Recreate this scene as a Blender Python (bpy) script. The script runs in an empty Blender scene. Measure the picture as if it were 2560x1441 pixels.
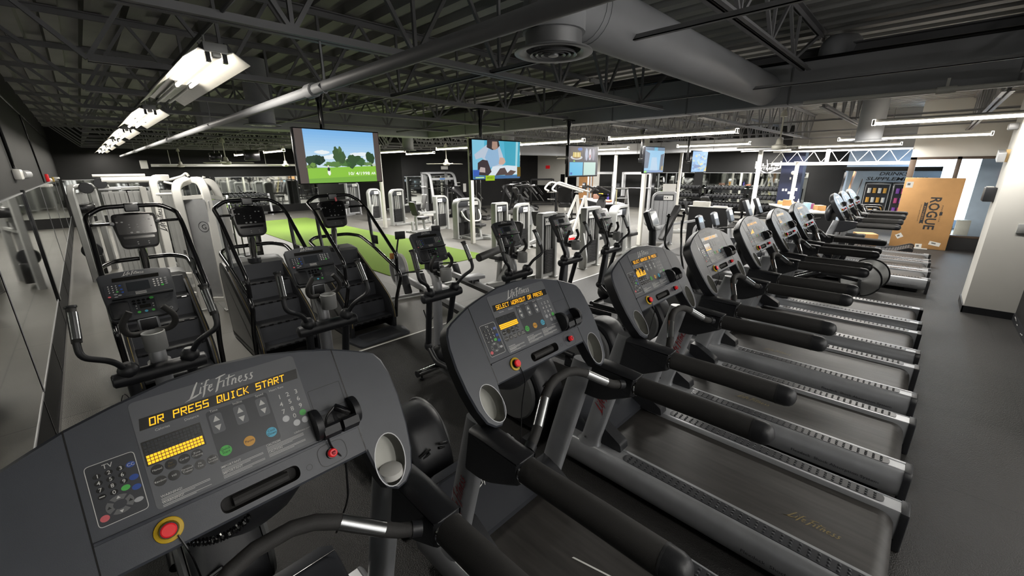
import bpy, bmesh, math, random
from math import sin, cos, pi, radians, sqrt
from mathutils import Vector as V, Matrix as MX
S = bpy.context.scene
COL = S.collection
RND = random.Random(11)

# ------------------------------------------------------------------ camera, world, exposure
YAW, PITCH, ROLL = 0.79167, 0.28661, 0.00738
fwd = V((sin(YAW) * cos(PITCH), cos(YAW) * cos(PITCH), -sin(PITCH)))
rt0 = V((cos(YAW), -sin(YAW), 0))
dn0 = fwd.cross(rt0)
rt = cos(ROLL) * rt0 + sin(ROLL) * dn0
dn = -sin(ROLL) * rt0 + cos(ROLL) * dn0
cd = bpy.data.cameras.new('camera')
cam = bpy.data.objects.new('camera', cd)
COL.objects.link(cam)
cd.sensor_fit = 'HORIZONTAL'
cd.sensor_width = 36.0
cd.lens = 1024.25 / 2560 * 36
cd.clip_start = 0.03
cd.clip_end = 200
cam.matrix_world = MX(((rt.x, -dn.x, -fwd.x, 0), (rt.y, -dn.y, -fwd.y, 0), (rt.z, -dn.z, -fwd.z, 2.0), (0, 0, 0, 1)))
S.camera = cam
W = bpy.data.worlds.new('world')
S.world = W
W.use_nodes = True
W.node_tree.nodes['Background'].inputs[0].default_value = (1.0, 0.98, 0.95, 1)
W.node_tree.nodes['Background'].inputs[1].default_value = 0.8
S.view_settings.view_transform = 'Standard'
S.view_settings.look = 'None'
S.view_settings.gamma = 1
S.view_settings.use_curve_mapping = False
S.view_settings.exposure = 1.0
S.cycles.use_denoising = True
S.cycles.max_bounces = 6
S.cycles.diffuse_bounces = 3
S.cycles.glossy_bounces = 4
S.cycles.transmission_bounces = 4
S.cycles.sample_clamp_indirect = 6
S.cycles.caustics_reflective = False
S.cycles.caustics_refractive = False
TUBE_W = 9.0       # radiance of the lit fluorescent tubes


def area_light(name, loc, sx, sy, watt, color=(1, 0.97, 0.92), rot=(0, 0, 0), spread=pi):
    l = bpy.data.lights.new(name, 'AREA')
    l.shape = 'RECTANGLE'
    l.size, l.size_y, l.energy, l.color, l.spread = sx, sy, watt, color, spread
    o = bpy.data.objects.new(name, l)
    o.location = loc
    o.rotation_euler = rot
    COL.objects.link(o)
    return o


# added fill lamps in the unseen aisle behind the camera, upturned ones brighten the ceiling
for i, (x, y) in enumerate(((0.8, -2.6), (2.6, -3.2), (4.6, -3.4), (6.6, -3.2))):
    area_light('added_aisle_fill', (x, y, 2.6), 0.2, 2.4, 18)
    area_light('added_aisle_fill', (x, y, 2.66), 0.2, 2.4, 62, (1, 0.97, 0.92), (pi, 0, 0))
# daylight falling through the entrance windows at the right
area_light('entrance_daylight', (19.2, -0.6, 1.6), 2.6, 2.2, 110, (0.72, 0.86, 1.0), (0, radians(90), 0))


# ------------------------------------------------------------------ materials
def lin(h):
    h = h.lstrip('#')
    r = [int(h[i:i + 2], 16) / 255 for i in (0, 2, 4)]
    return tuple((c / 12.92 if c <= 0.04045 else ((c + 0.055) / 1.055) ** 2.4) for c in r) + (1,)


def mat(name, col, rough=0.5, metal=0.0, var=0.0, vscale=8.0, bump=0.0, bscale=80.0, emit=0.0, coat=0.0, spec=0.5, stretch=None):
    m = bpy.data.materials.new(name)
    m.use_nodes = True
    nt = m.node_tree
    b = nt.nodes['Principled BSDF']
    c = lin(col) if isinstance(col, str) else col
    b.inputs['Base Color'].default_value = c
    b.inputs['Roughness'].default_value = rough
    b.inputs['Metallic'].default_value = metal
    b.inputs['Specular IOR Level'].default_value = spec
    b.inputs['Coat Weight'].default_value = coat
    tc = nt.nodes.new('ShaderNodeTexCoord')
    mp = nt.nodes.new('ShaderNodeMapping')
    nt.links.new(tc.outputs['Object'], mp.inputs['Vector'])
    if stretch:
        mp.inputs['Scale'].default_value = stretch
    if var > 0:
        n = nt.nodes.new('ShaderNodeTexNoise')
        n.inputs['Scale'].default_value = vscale
        n.inputs['Detail'].default_value = 5
        nt.links.new(mp.outputs['Vector'], n.inputs['Vector'])
        r = nt.nodes.new('ShaderNodeMapRange')
        r.inputs['From Min'].default_value = 0.3
        r.inputs['From Max'].default_value = 0.7
        r.inputs['To Min'].default_value = 1 - var
        r.inputs['To Max'].default_value = 1 + var
        nt.links.new(n.outputs['Fac'], r.inputs['Value'])
        x = nt.nodes.new('ShaderNodeVectorMath')
        x.operation = 'SCALE'
        x.inputs[0].default_value = c[:3]
        nt.links.new(r.outputs['Result'], x.inputs['Scale'])
        nt.links.new(x.outputs['Vector'], b.inputs['Base Color'])
    if bump > 0:
        n2 = nt.nodes.new('ShaderNodeTexNoise')
        n2.inputs['Scale'].default_value = bscale
        n2.inputs['Detail'].default_value = 2
        nt.links.new(mp.outputs['Vector'], n2.inputs['Vector'])
        bp = nt.nodes.new('ShaderNodeBump')
        bp.inputs['Strength'].default_value = bump
        bp.inputs['Distance'].default_value = 0.01
        nt.links.new(n2.outputs['Fac'], bp.inputs['Height'])
        nt.links.new(bp.outputs['Normal'], b.inputs['Normal'])
    if emit > 0:
        b.inputs['Emission Color'].default_value = c
        b.inputs['Emission Strength'].default_value = emit
    return m


_em = {}
EMK = 0.5


def em(col, k=1.0):
    if (col, k) not in _em:
        m = mat('glow_' + col.lstrip('#'), col, 0.4, emit=k * EMK)
        m.node_tree.nodes['Principled BSDF'].inputs['Base Color'].default_value = (0.01, 0.01, 0.01, 1)
        _em[(col, k)] = m
    return _em[(col, k)]


_fl = {}


def fl(col, rough=0.5):
    if (col, rough) not in _fl:
        _fl[(col, rough)] = mat('paint_' + col.lstrip('#'), col, rough, var=0.04, vscale=30)
    return _fl[(col, rough)]


M = dict(
    black=mat('black_plastic', '#232427', 0.42, var=0.1, vscale=12, bump=0.05, bscale=400),
    gloss=mat('gloss_black_paint', '#0e0e10', 0.2, var=0.05, coat=0.3),
    foam=mat('black_foam_rubber', '#343332', 0.7, var=0.1, bump=0.12, bscale=500),
    cons=mat('charcoal_console_plastic', '#464950', 0.36, var=0.05, vscale=14, bump=0.06, bscale=900),
    over=mat('grey_overlay', '#636569', 0.38, var=0.03),
    over2=mat('dark_overlay', '#3b3d41', 0.36, var=0.03),
    consd=mat('dark_console_plastic', '#33353a', 0.4, var=0.05, bump=0.05, bscale=900),
    silver=mat('silver_grey_paint', '#a9abae', 0.33, 0.45, var=0.06, vscale=10, bump=0.02, bscale=700),
    silv2=mat('light_silver_paint', '#a9aaac', 0.4, 0.35, var=0.05, vscale=10),
    frame=mat('grey_frame_paint', '#a9aaa8', 0.45, 0.2, var=0.06, vscale=6),
    shroud=mat('grey_shroud', '#6c6d6d', 0.4, 0.1, var=0.06, vscale=4),
    chrome=mat('chrome', '#d6d6d6', 0.12, 1.0, var=0.03),
    white=mat('white_frame_paint', '#dcdbd6', 0.4, var=0.04, vscale=5),
    post=mat('white_post_paint', '#e4e2da', 0.55, var=0.04, vscale=3),
    belt=mat('worn_belt_rubber', '#33312f', 0.45, var=0.3, vscale=6, bump=0.06, bscale=350, stretch=(6, 0.6, 1)),
    pad=mat('black_ribbed_pad', '#36373a', 0.3, var=0.06),
    cup=mat('cup_liner_grey', '#8b8b85', 0.35, 0.3, var=0.08, vscale=12),
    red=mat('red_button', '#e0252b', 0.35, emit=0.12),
    yellow=mat('yellow_ring', '#d9b21d', 0.45, var=0.06),
    ink=mat('white_print', '#d8d8d4', 0.5, var=0.03),
    inkd=mat('dark_print', '#2c2d2f', 0.5, var=0.03),
    inkr=mat('red_print', '#a3262c', 0.5, var=0.1),
    gold=mat('gold_print', '#77683e', 0.5, 0.0, var=0.2, vscale=60),
    stack=mat('weight_plates', '#232324', 0.5, 0.3, var=0.1),
    vinyl=mat('black_vinyl', '#1e1e1f', 0.4, var=0.1, bump=0.08, bscale=200),
    greyv=mat('grey_vinyl', '#4a4a49', 0.5, var=0.08),
    duct=mat('grey_painted_duct', '#b2b4b8', 0.55, var=0.08, vscale=2),
    roof=mat('grey_painted_roof_deck', '#9a9a98', 0.6, var=0.15, vscale=1.2),
    joist=mat('grey_painted_joist', '#8c8c8e', 0.55, var=0.1, vscale=2),
    card=mat('cardboard', '#b08655', 0.75, var=0.07, vscale=4),
    lcd=mat('lcd_glass', '#33363a', 0.15, var=0.03),
    ledoff=mat('unlit_display', '#1b1a18', 0.25, var=0.05),
)


# ------------------------------------------------------------------ mesh helpers
class Fr:
    """a flat frame: u, v in its plane and w along its normal"""
    def __init__(s, o, u, v, w=None):
        s.o, s.u, s.v = V(o), V(u), V(v)
        s.w = V(w) if w is not None else s.u.cross(s.v)

    def __call__(s, u, v, w=0.0):
        return s.o + s.u * u + s.v * v + s.w * w


XY = Fr((0, 0, 0), (1, 0, 0), (0, 1, 0))
XZ = Fr((0, 0, 0), (1, 0, 0), (0, 0, 1))       # normal faces -y
YZ = Fr((0, 0, 0), (0, 1, 0), (0, 0, 1))       # normal faces +x


def rpoly(pts, r, seg=4):
    """round the corners of a closed 2-d outline; r is one radius or one per corner"""
    out = []
    n = len(pts)
    for i in range(n):
        p0, p1, p2 = V(pts[i - 1]).to_2d(), V(pts[i]).to_2d(), V(pts[(i + 1) % n]).to_2d()
        rr = r[i] if isinstance(r, (list, tuple)) else r
        a, b = (p0 - p1), (p2 - p1)
        if rr <= 0 or a.length < 1e-6 or b.length < 1e-6:
            out.append(tuple(p1))
            continue
        d = min(rr, a.length * 0.48, b.length * 0.48)
        s, e = p1 + a.normalized() * d, p1 + b.normalized() * d
        for k in range(seg + 1):
            t = k / seg
            q = s * (1 - t) ** 2 + p1 * 2 * t * (1 - t) + e * t * t
            out.append(tuple(q))
    return out


def rrect(x0, y0, x1, y1, r=0.01, seg=4):
    return rpoly([(x0, y0), (x1, y0), (x1, y1), (x0, y1)], r, seg)


def oval(cx, cy, rx, ry, n=24):
    return [(cx + rx * cos(2 * pi * i / n), cy + ry * sin(2 * pi * i / n)) for i in range(n)]


def rpath(pts, r, seg=5):
    pts = [V(p) for p in pts]
    out = [pts[0]]
    for i in range(1, len(pts) - 1):
        a, b = pts[i - 1] - pts[i], pts[i + 1] - pts[i]
        d = min(r, a.length * 0.48, b.length * 0.48)
        s, e = pts[i] + a.normalized() * d, pts[i] + b.normalized() * d
        for k in range(seg + 1):
            t = k / seg
            out.append(s * (1 - t) ** 2 + pts[i] * 2 * t * (1 - t) + e * t * t)
    out.append(pts[-1])
    return out


_gl = {}


def glyphs(txt, italic=0.0, bold=0.0):
    key = (txt, italic, bold)
    if key not in _gl:
        cu = bpy.data.curves.new('lettering', 'FONT')
        cu.body = txt
        cu.size = 1.0
        cu.resolution_u = 2
        cu.shear = italic
        cu.offset = bold
        ob = bpy.data.objects.new('lettering', cu)
        me = ob.to_mesh()
        vs = [(v.co.x, v.co.y) for v in me.vertices]
        fs = [tuple(p.vertices) for p in me.polygons]
        ob.to_mesh_clear()
        bpy.data.objects.remove(ob)
        bpy.data.curves.remove(cu)
        w = max([v[0] for v in vs] or [1])
        _gl[key] = (vs, fs, w)
    return _gl[key]


DOT = {
    'A': '0E11111F111111', 'B': '1E11111E11111E', 'C': '0F10101010100F', 'D': '1E11111111111E', 'E': '1F10101E10101F',
    'F': '1F10101E101010', 'G': '0F10101711110F', 'H': '1111111F111111', 'I': '0E04040404040E', 'K': '11121418141211',
    'L': '1010101010101F', 'O': '1F11111111111F', 'P': '1F11111F101010', 'Q': '1F11111115121D', 'R': '1F11111F141211',
    'S': '1F10101F01011F', 'T': '1F040404040404', 'U': '1111111111111F', 'W': '11111115151B11', ' ': '00000000000000',
    'N': '11191513111111', 'M': '111B1515111111'}


class MB:
    """collects shapes; build() links them as ONE mesh object"""
    def __init__(s, m='black'):
        s.bm = bmesh.new()
        s.mats = []
        s.m(m)

    def m(s, m):
        m = M[m] if isinstance(m, str) else m
        if m not in s.mats:
            s.mats.append(m)
        s.mi = s.mats.index(m)
        return s

    def face(s, vs):
        try:
            f = s.bm.faces.new(vs)
            f.material_index = s.mi
            return f
        except ValueError:
            return None

    def poly(s, pts):
        return s.face([s.bm.verts.new(p) for p in pts])

    def hexa(s, p):
        v = [s.bm.verts.new(q) for q in p]
        fs = [s.face([v[i] for i in q]) for q in ((0, 3, 2, 1), (4, 5, 6, 7), (0, 1, 5, 4), (1, 2, 6, 5), (2, 3, 7, 6), (3, 0, 4, 7))]
        return v, fs

    def box(s, x0, x1, y0, y1, z0, z1, bev=0.0, fr=None, seg=2):
        c = [(x0, y0, z0), (x1, y0, z0), (x1, y1, z0), (x0, y1, z0), (x0, y0, z1), (x1, y0, z1), (x1, y1, z1), (x0, y1, z1)]
        if fr:
            c = [fr(*q) for q in c]
        v, fs = s.hexa(c)
        if bev > 0:
            es = list({e for f in fs for e in f.edges})
            bmesh.ops.bevel(s.bm, geom=es, offset=bev, segments=seg, affect='EDGES', profile=0.5)
        return s

    def bar(s, a, b, w, d, up=(0, 0, 1), bev=0.0):
        """a rectangular bar from a to b; w across, d along 'up'"""
        a, b = V(a), V(b)
        t = (b - a)
        L = t.length
        t.normalize()
        upv = V(up)
        if abs(t.dot(upv)) > 0.98:
            upv = V((0, 1, 0)) if abs(t.y) < 0.9 else V((1, 0, 0))
        x = t.cross(upv).normalized()
        y = x.cross(t)
        return s.box(-w / 2, w / 2, -d / 2, d / 2, 0, L, bev, Fr(a, x, y, t))

    def loft(s, rings, cap0=True, cap1=True, closed=True):
        vr = [[s.bm.verts.new(p) for p in r] for r in rings]
        n = len(vr[0])
        for a, b in zip(vr, vr[1:]):
            for i in range(n if closed else n - 1):
                j = (i + 1) % n
                s.face([a[i], a[j], b[j], b[i]])
        if cap0:
            s.face(vr[0][::-1])
        if cap1:
            s.face(vr[-1])
        return s

    def tube(s, pts, r, n=10, cap=True, flat=1.0, up=None):
        pts = [V(p) for p in pts]
        rs = r if isinstance(r, (list, tuple)) else [r] * len(pts)
        t0 = (pts[1] - pts[0]).normalized()
        ref = V(up) if up else (V((0, 0, 1)) if abs(t0.z) < 0.9 else V((1, 0, 0)))
        x = t0.cross(ref).normalized()
        rings = []
        for i, p in enumerate(pts):
            if i == 0:
                t = t0
            elif i == len(pts) - 1:
                t = (pts[i] - pts[i - 1]).normalized()
            else:
                t = ((pts[i + 1] - pts[i]).normalized() + (pts[i] - pts[i - 1]).normalized()).normalized()
            x = (x - t * x.dot(t)).normalized()
            y = t.cross(x)
            rings.append([p + x * (cos(2 * pi * k / n) * rs[i] * flat) + y * (sin(2 * pi * k / n) * rs[i]) for k in range(n)])
        return s.loft(rings, cap, cap)

    def cyl(s, a, b, r, n=16, r1=None):
        return s.tube([a, b], [r, r if r1 is None else r1], n)

    def ball(s, c, r, n=12, sc=(1, 1, 1)):
        c = V(c)
        rings = []
        k = max(4, n // 2)
        for i in range(1, k):
            th = pi * i / k
            rings.append([c + V((cos(2 * pi * j / n) * sin(th) * r * sc[0], sin(2 * pi * j / n) * sin(th) * r * sc[1], -cos(th) * r * sc[2])) for j in range(n)])
        return s.loft(rings)

    def lathe(s, prof, c=(0, 0, 0), ax='z', n=24, cap=True):
        c = V(c)
        rings = []
        for r, h in prof:
            ring = []
            for j in range(n):
                a = 2 * pi * j / n
                q = (cos(a) * r, sin(a) * r, h)
                if ax == 'y':
                    q = (q[0], q[2], q[1])
                elif ax == 'x':
                    q = (q[2], q[0], q[1])
                ring.append(c + V(q))
            rings.append(ring)
        return s.loft(rings, cap, cap)

    def prism(s, pts, fr, w0, w1, bev=0.0):
        """an outline in a frame's plane, pushed from w0 to w1 along its normal"""
        if bev > 0:
            cx = sum(p[0] for p in pts) / len(pts)
            cy = sum(p[1] for p in pts) / len(pts)
            ins = inset(pts, bev)
            rings = [[fr(p[0], p[1], w0) for p in pts], [fr(p[0], p[1], w1 - bev) for p in pts],
                     [fr(p[0], p[1], w1 - bev * 0.3) for p in inset(pts, bev * 0.3)], [fr(p[0], p[1], w1) for p in ins]]
        else:
            rings = [[fr(p[0], p[1], w0) for p in pts], [fr(p[0], p[1], w1) for p in pts]]
        return s.loft(rings)

    def plate(s, pts, fr, w=0.0):
        return s.poly([fr(p[0], p[1], w) for p in pts]) and s

    def holed(s, outer, holes, fr, w=0.0):
        """a flat sheet with openings"""
        es = []
        for lp in [outer] + list(holes):
            vs = [s.bm.verts.new(fr(p[0], p[1], w)) for p in lp]
            es += [s.bm.edges.new((vs[i], vs[(i + 1) % len(vs)])) for i in range(len(vs))]
        g = bmesh.ops.triangle_fill(s.bm, use_beauty=True, use_dissolve=False, edges=es)
        for f in g['geom']:
            if isinstance(f, bmesh.types.BMFace):
                f.material_index = s.mi
                f.normal_update()
                if f.normal.dot(fr.w) < 0:
                    f.normal_flip()
        return s

    def outline(s, pts, fr, t, w=0.0, closed=True):
        """a thin printed line along an outline"""
        ins = inset(pts, t)
        n = len(pts)
        a = [s.bm.verts.new(fr(p[0], p[1], w)) for p in pts]
        b = [s.bm.verts.new(fr(p[0], p[1], w)) for p in ins]
        for i in range(n):
            j = (i + 1) % n
            s.face([a[i], a[j], b[j], b[i]])
        return s

    def text(s, txt, fr, u, v, size, w=0.0008, align='c', italic=0.0, bold=0.0, width=None, ang=0.0):
        vs, fs, tw = glyphs(txt, italic, bold)
        kx = size if width is None else width / tw
        off = {'l': 0, 'c': -tw * kx / 2, 'r': -tw * kx}[align]
        ca, sa = cos(ang), sin(ang)
        bv = []
        for (x, y) in vs:
            px, py = x * kx + off, y * size
            bv.append(s.bm.verts.new(fr(u + px * ca - py * sa, v + px * sa + py * ca, w)))
        for f in fs:
            s.face([bv[i] for i in f])
        return s

    def dots(s, txt, fr, u, v, h, pitch, slant=0.18, w=0.001):
        d = h / 7
        for i, ch in enumerate(txt):
            bits = DOT.get(ch, DOT[' '])
            for r in range(7):
                row = int(bits[2 * r:2 * r + 2], 16)
                for c in range(5):
                    if row >> (4 - c) & 1:
                        x0 = u + i * pitch + c * pitch * 0.165 + (6 - r) * d * slant
                        y0 = v + (6 - r) * d
                        s.poly([fr(x0, y0, w), fr(x0 + pitch * 0.15, y0, w), fr(x0 + pitch * 0.15, y0 + d * 0.94, w), fr(x0, y0 + d * 0.94, w)])
        return s

    def build(s, name, parent=None, label=None, cat=None, group=None, kind=None, loc=None, rz=0.0, smooth=38):
        bmesh.ops.recalc_face_normals(s.bm, faces=s.bm.faces) if smooth is not None and getattr(s, 'fixn', True) else None
        me = bpy.data.meshes.new(name)
        s.bm.to_mesh(me)
        s.bm.free()
        for m in s.mats:
            me.materials.append(m)
        if smooth:
            me.polygons.foreach_set('use_smooth', [True] * len(me.polygons))
            me.set_sharp_from_angle(angle=radians(smooth))
        o = bpy.data.objects.new(name, me)
        COL.objects.link(o)
        if parent is not None:
            o.parent = parent
        if loc is not None:
            o.location = loc
        o.rotation_euler.z = rz
        for k, v in (('label', label), ('category', cat), ('group', group), ('kind', kind)):
            if v:
                o[k] = v
        return o


def inset(pts, d):
    n = len(pts)
    area = sum(pts[i][0] * pts[(i + 1) % n][1] - pts[(i + 1) % n][0] * pts[i][1] for i in range(n))
    sg = 1 if area > 0 else -1
    out = []
    for i in range(n):
        p0, p1, p2 = V(pts[i - 1]).to_2d(), V(pts[i]).to_2d(), V(pts[(i + 1) % n]).to_2d()
        a, b = (p1 - p0), (p2 - p1)
        if a.length < 1e-9:
            a = b
        if b.length < 1e-9:
            b = a
        a, b = a.normalized(), b.normalized()
        nrm = V((-(a.y + b.y), a.x + b.x)) * sg
        if nrm.length < 1e-6:
            nrm = V((-a.y, a.x)) * sg
        nrm.normalize()
        c = max(0.45, abs(V((-a.y, a.x)).dot(nrm)))
        q = p1 + nrm * (d / c)
        out.append((q.x, q.y))
    return out


def thing(name, label, cat, loc=(0, 0, 0), rz=0.0, group=None):
    o = bpy.data.objects.new(name, None)
    COL.objects.link(o)
    o.empty_display_size = 0.1
    o.location = loc
    o.rotation_euler.z = rz
    o['label'] = label
    o['category'] = cat
    if group:
        o['group'] = group
    return o


def dup(root, loc, rz=None, label=None, group=None):
    def cp(o, par):
        c = o.copy()
        COL.objects.link(c)
        if par is not None:
            c.parent = par
        for k in o.children:
            cp(k, c)
        return c
    r = cp(root, None)
    r.location = loc
    if rz is not None:
        r.rotation_euler.z = rz
    if label:
        r['label'] = label
    if group:
        r['group'] = group
    return r


def child(root, name):
    for k in root.children:
        if k.name.split('.')[0] == name:
            return k
# ------------------------------------------------------------------ the room
def floor_mat(name, col, w, l, seam, var, rough):
    m = mat(name, col, rough, var=var, vscale=1.3, bump=0.5, bscale=170)
    nt = m.node_tree
    b = nt.nodes['Principled BSDF']
    src = b.inputs['Base Color'].links[0].from_socket
    tc = [n for n in nt.nodes if n.type == 'TEX_COORD'][0]
    sp = nt.nodes.new('ShaderNodeTexNoise')
    sp.inputs['Scale'].default_value = 420
    nt.links.new(tc.outputs['Object'], sp.inputs['Vector'])
    mr = nt.nodes.new('ShaderNodeMapRange')
    mr.inputs['From Min'].default_value = 0.35
    mr.inputs['From Max'].default_value = 0.75
    mr.inputs['To Min'].default_value = 0.82
    mr.inputs['To Max'].default_value = 1.35
    nt.links.new(sp.outputs['Fac'], mr.inputs['Value'])
    mu = nt.nodes.new('ShaderNodeVectorMath')
    mu.operation = 'SCALE'
    nt.links.new(src, mu.inputs[0])
    nt.links.new(mr.outputs['Result'], mu.inputs['Scale'])
    out = mu.outputs['Vector']
    if seam:
        mp = nt.nodes.new('ShaderNodeMapping')
        mp.inputs['Rotation'].default_value = (0, 0, radians(90))
        mp.inputs['Location'].default_value = (0.0, 0.1, 0)
        nt.links.new(tc.outputs['Object'], mp.inputs['Vector'])
        br = nt.nodes.new('ShaderNodeTexBrick')
        br.inputs['Scale'].default_value = 1.0
        br.inputs['Mortar Size'].default_value = 0.004
        br.inputs['Brick Width'].default_value = l
        br.inputs['Row Height'].default_value = w
        br.inputs['Color1'].default_value = (1, 1, 1, 1)
        br.inputs['Color2'].default_value = (0.9, 0.9, 0.9, 1)
        br.inputs['Mortar'].default_value = (0.25, 0.25, 0.25, 1)
        nt.links.new(mp.outputs['Vector'], br.inputs['Vector'])
        m2 = nt.nodes.new('ShaderNodeVectorMath')
        m2.operation = 'MULTIPLY'
        nt.links.new(out, m2.inputs[0])
        nt.links.new(br.outputs['Color'], m2.inputs[1])
        out = m2.outputs['Vector']
    nt.links.new(out, b.inputs['Base Color'])
    return m


WALLB = mat('black_wall_paint', '#222222', 0.65, spec=0.25, var=0.12, vscale=1.5, bump=0.05, bscale=120)
WALLW = mat('white_wall_paint', '#d9d7d0', 0.6, var=0.05, vscale=1.5, bump=0.04, bscale=120)
WALLG = mat('grey_wall_paint', '#a5a39e', 0.6, var=0.05, vscale=1.5)
MIRR = mat('mirror_glass', '#c9ccc8', 0.03, 1.0, var=0.02)
GLASS = bpy.data.materials.new('window_glass')
GLASS.use_nodes = True
_b = GLASS.node_tree.nodes['Principled BSDF']
_b.inputs['Transmission Weight'].default_value = 1.0
_b.inputs['Roughness'].default_value = 0.0
_b.inputs['IOR'].default_value = 1.02
_b.inputs['Base Color'].default_value = (0.93, 0.97, 0.98, 1)
RUB = floor_mat('light_grey_rubber_floor', '#66645f', 1.2, 2.4, True, 0.12, 0.42)
MATS = floor_mat('black_rubber_mat', '#252423', 1.2, 1.83, True, 0.28, 0.52)
BL = -0.54        # left wall plane
BACK = 22.0


def struct(name, mb, **k):
    return mb.build(name, kind='structure', **k)


def slab(name, m, x0, x1, y0, y1, z0, z1, bev=0):
    return struct(name, MB(m).box(x0, x1, y0, y1, z0, z1, bev))


slab('floor', RUB, -0.6, 20, -8, 22.1, -0.06, 0.0)
slab('floor_mat', MATS, -0.52, 14.55, -1.15, 4.22, 0.0, 0.004)
tr = MB(M['white']).box(1.2, 9.2, 4.221, 4.248, 0.0, 0.005)
struct('trim_1', tr)
slab('wall_left', WALLB, -0.62, BL, -8, 22.1, 0, 3.55)
slab('wall_back', WALLB, -0.62, 10.3, BACK, BACK + 0.1, 0, 3.55)
slab('wall_back_return', WALLB, 10.2, 10.3, 17.1, BACK, 0, 3.55)
slab('wall_back_right', WALLB, 10.2, 19.6, 17.0, 17.1, 0, 3.55)
w = MB(WALLB)
w.box(19.5, 19.6, 2.2, 12.6, 0, 3.55)
struct('wall_right', w)
w = MB(WALLW)
w.box(19.5, 19.6, 12.6, 17.0, 0.95, 3.55)
w.m(WALLB).box(19.49, 19.6, 12.6, 17.0, 0, 0.95)
struct('wall_right_white', w)
w = MB(WALLB)
w.box(4.6, 8.3, -1.26, -1.16, 0, 3.55)
w.m(WALLW).box(8.3, 14.6, -1.26, -1.16, 0, 3.55)
struct('wall_front', w)
w = MB(WALLW)
w.box(8.3, 9.0, -1.16, -0.69, 0.0, 3.55)
struct('wall_pillar', w)
w = MB('black')
w.box(8.285, 8.3, -1.16, -0.675, 0.0, 0.1).box(8.285, 9.0, -0.69, -0.675, 0.0, 0.1)
struct('baseboard_pillar', w)
w = MB('black')
w.box(4.6, 8.285, -1.16, -1.145, 0.0, 0.1)
w.m('ink')
for i in range(26):
    x = 5.2 + RND.random() * 2.9
    z = 0.02 + RND.random() * 0.06
    w.box(x, x + 0.01 + RND.random() * 0.05, -1.145, -1.1445, z, z + 0.006 + RND.random() * 0.01)
struct('baseboard_front', w)
# thin seams of the wainscot under the left mirrors
w = MB('gloss')
for y in (2.3, 4.4, 5.9, 7.8, 9.6, 11.4, 13.2, 15.2, 17.5, 19.8):
    w.box(BL, BL + 0.004, y - 0.006, y + 0.006, 0.02, 0.4)
w.box(BL, BL + 0.012, -3, 21.9, 0.0, 0.05)
struct('baseboard_left', w)

# mirrors on the left wall and the back wall
LM = [(0.4, 4.42, 'largest mirror panel on the left wall, cut off by the photo edge'),
      (4.46, 7.70, 'mirror panel on the left wall, in front of the black divider strip'),
      (7.86, 10.95, 'mirror panel on the left wall, just past the black divider strip'),
      (10.99, 14.0, 'mirror panel on the left wall, two past the black divider strip'),
      (14.04, 17.4, 'mirror panel on the left wall, one short of the far corner'),
      (17.44, 21.9, 'mirror panel on the left wall, ending in the far corner')]
for y0, y1, lab in LM:
    t = thing('wall_mirror', lab, 'mirror', (BL, (y0 + y1) / 2, 0.41), group='mirrors on the left wall')
    d = (y1 - y0) / 2
    MB(MIRR).box(0.002, 0.012, -d, d, 0, 1.33).build('glass', t)
    MB('silv2').box(0.0, 0.016, -d, d, 1.33, 1.345).box(0.0, 0.016, -d, d, -0.015, 0).box(0, .016, -d, -d + .008, 0, 1.33).build('edge_channel', t)
MB('gloss').box(BL + 0.001, BL + 0.03, 7.72, 7.84, 0.38, 1.78).build('mirror_divider', None, 'black upright strip between two mirror panels on the left wall', 'trim strip')
for x0, x1, lab in ((BL + 0.05, 1.2, 'mirror on the far wall, in the left corner behind the cable machines'),
                    (1.25, 3.9, 'mirror on the far wall, hidden behind the white weight tower'),
                    (4.05, 7.1, 'bright far wall mirror full of reflected weight machines, left of the largest screen'),
                    (7.14, 10.1, 'dull far wall mirror reflecting black wall, behind the largest screen')):
    t = thing('wall_mirror', lab, 'mirror', ((x0 + x1) / 2, BACK, 0.36), group='mirrors on the far wall')
    d = (x1 - x0) / 2
    MB(MIRR).box(-d, d, -0.012, -0.002, 0, 1.3).build('glass', t)
    MB('silv2').box(-d, d, -0.016, 0, 1.3, 1.32).build('edge_channel', t)
t = thing('wall_mirror', 'mirror on the black far wall behind the smith machine', 'mirror', (11.6, 17.0, 0.35))
MB(MIRR).box(-1.3, 1.3, -0.012, -0.002, 0, 1.27).build('glass', t)
MB('silv2').box(-1.3, 1.3, -0.016, 0, 1.27, 1.29).build('edge_channel', t)
for i, (y0, y1) in enumerate(((3.3, 5.2), (5.24, 7.2), (7.6, 9.4))):
    t = thing('wall_mirror', ('mirror behind the dumbbell racks, right of the navy pillar', 'mirror behind the dumbbell racks, left of the navy pillar',
                              'mirror behind the dumbbell racks, beyond the narrow white posts')[i], 'mirror', (19.5, (y0 + y1) / 2, 0.5), group='mirrors behind the dumbbells')
    d = (y1 - y0) / 2
    MB(MIRR).box(-0.012, -0.002, -d, d, 0, 1.2).build('glass', t)
    MB('silv2').box(-0.016, 0, -d, d, 1.2, 1.22).build('edge_channel', t)

# green turf
TURF = mat('green_turf', '#6d8a2c', 0.9, var=0.12, vscale=60, bump=0.5, bscale=500)
MB(TURF).box(3.8, 6.38, 7.07, 18.6, 0.0, 0.014, 0.004).build('turf_strip', None, 'bright green artificial turf strip laid on the grey floor', 'turf')

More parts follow.
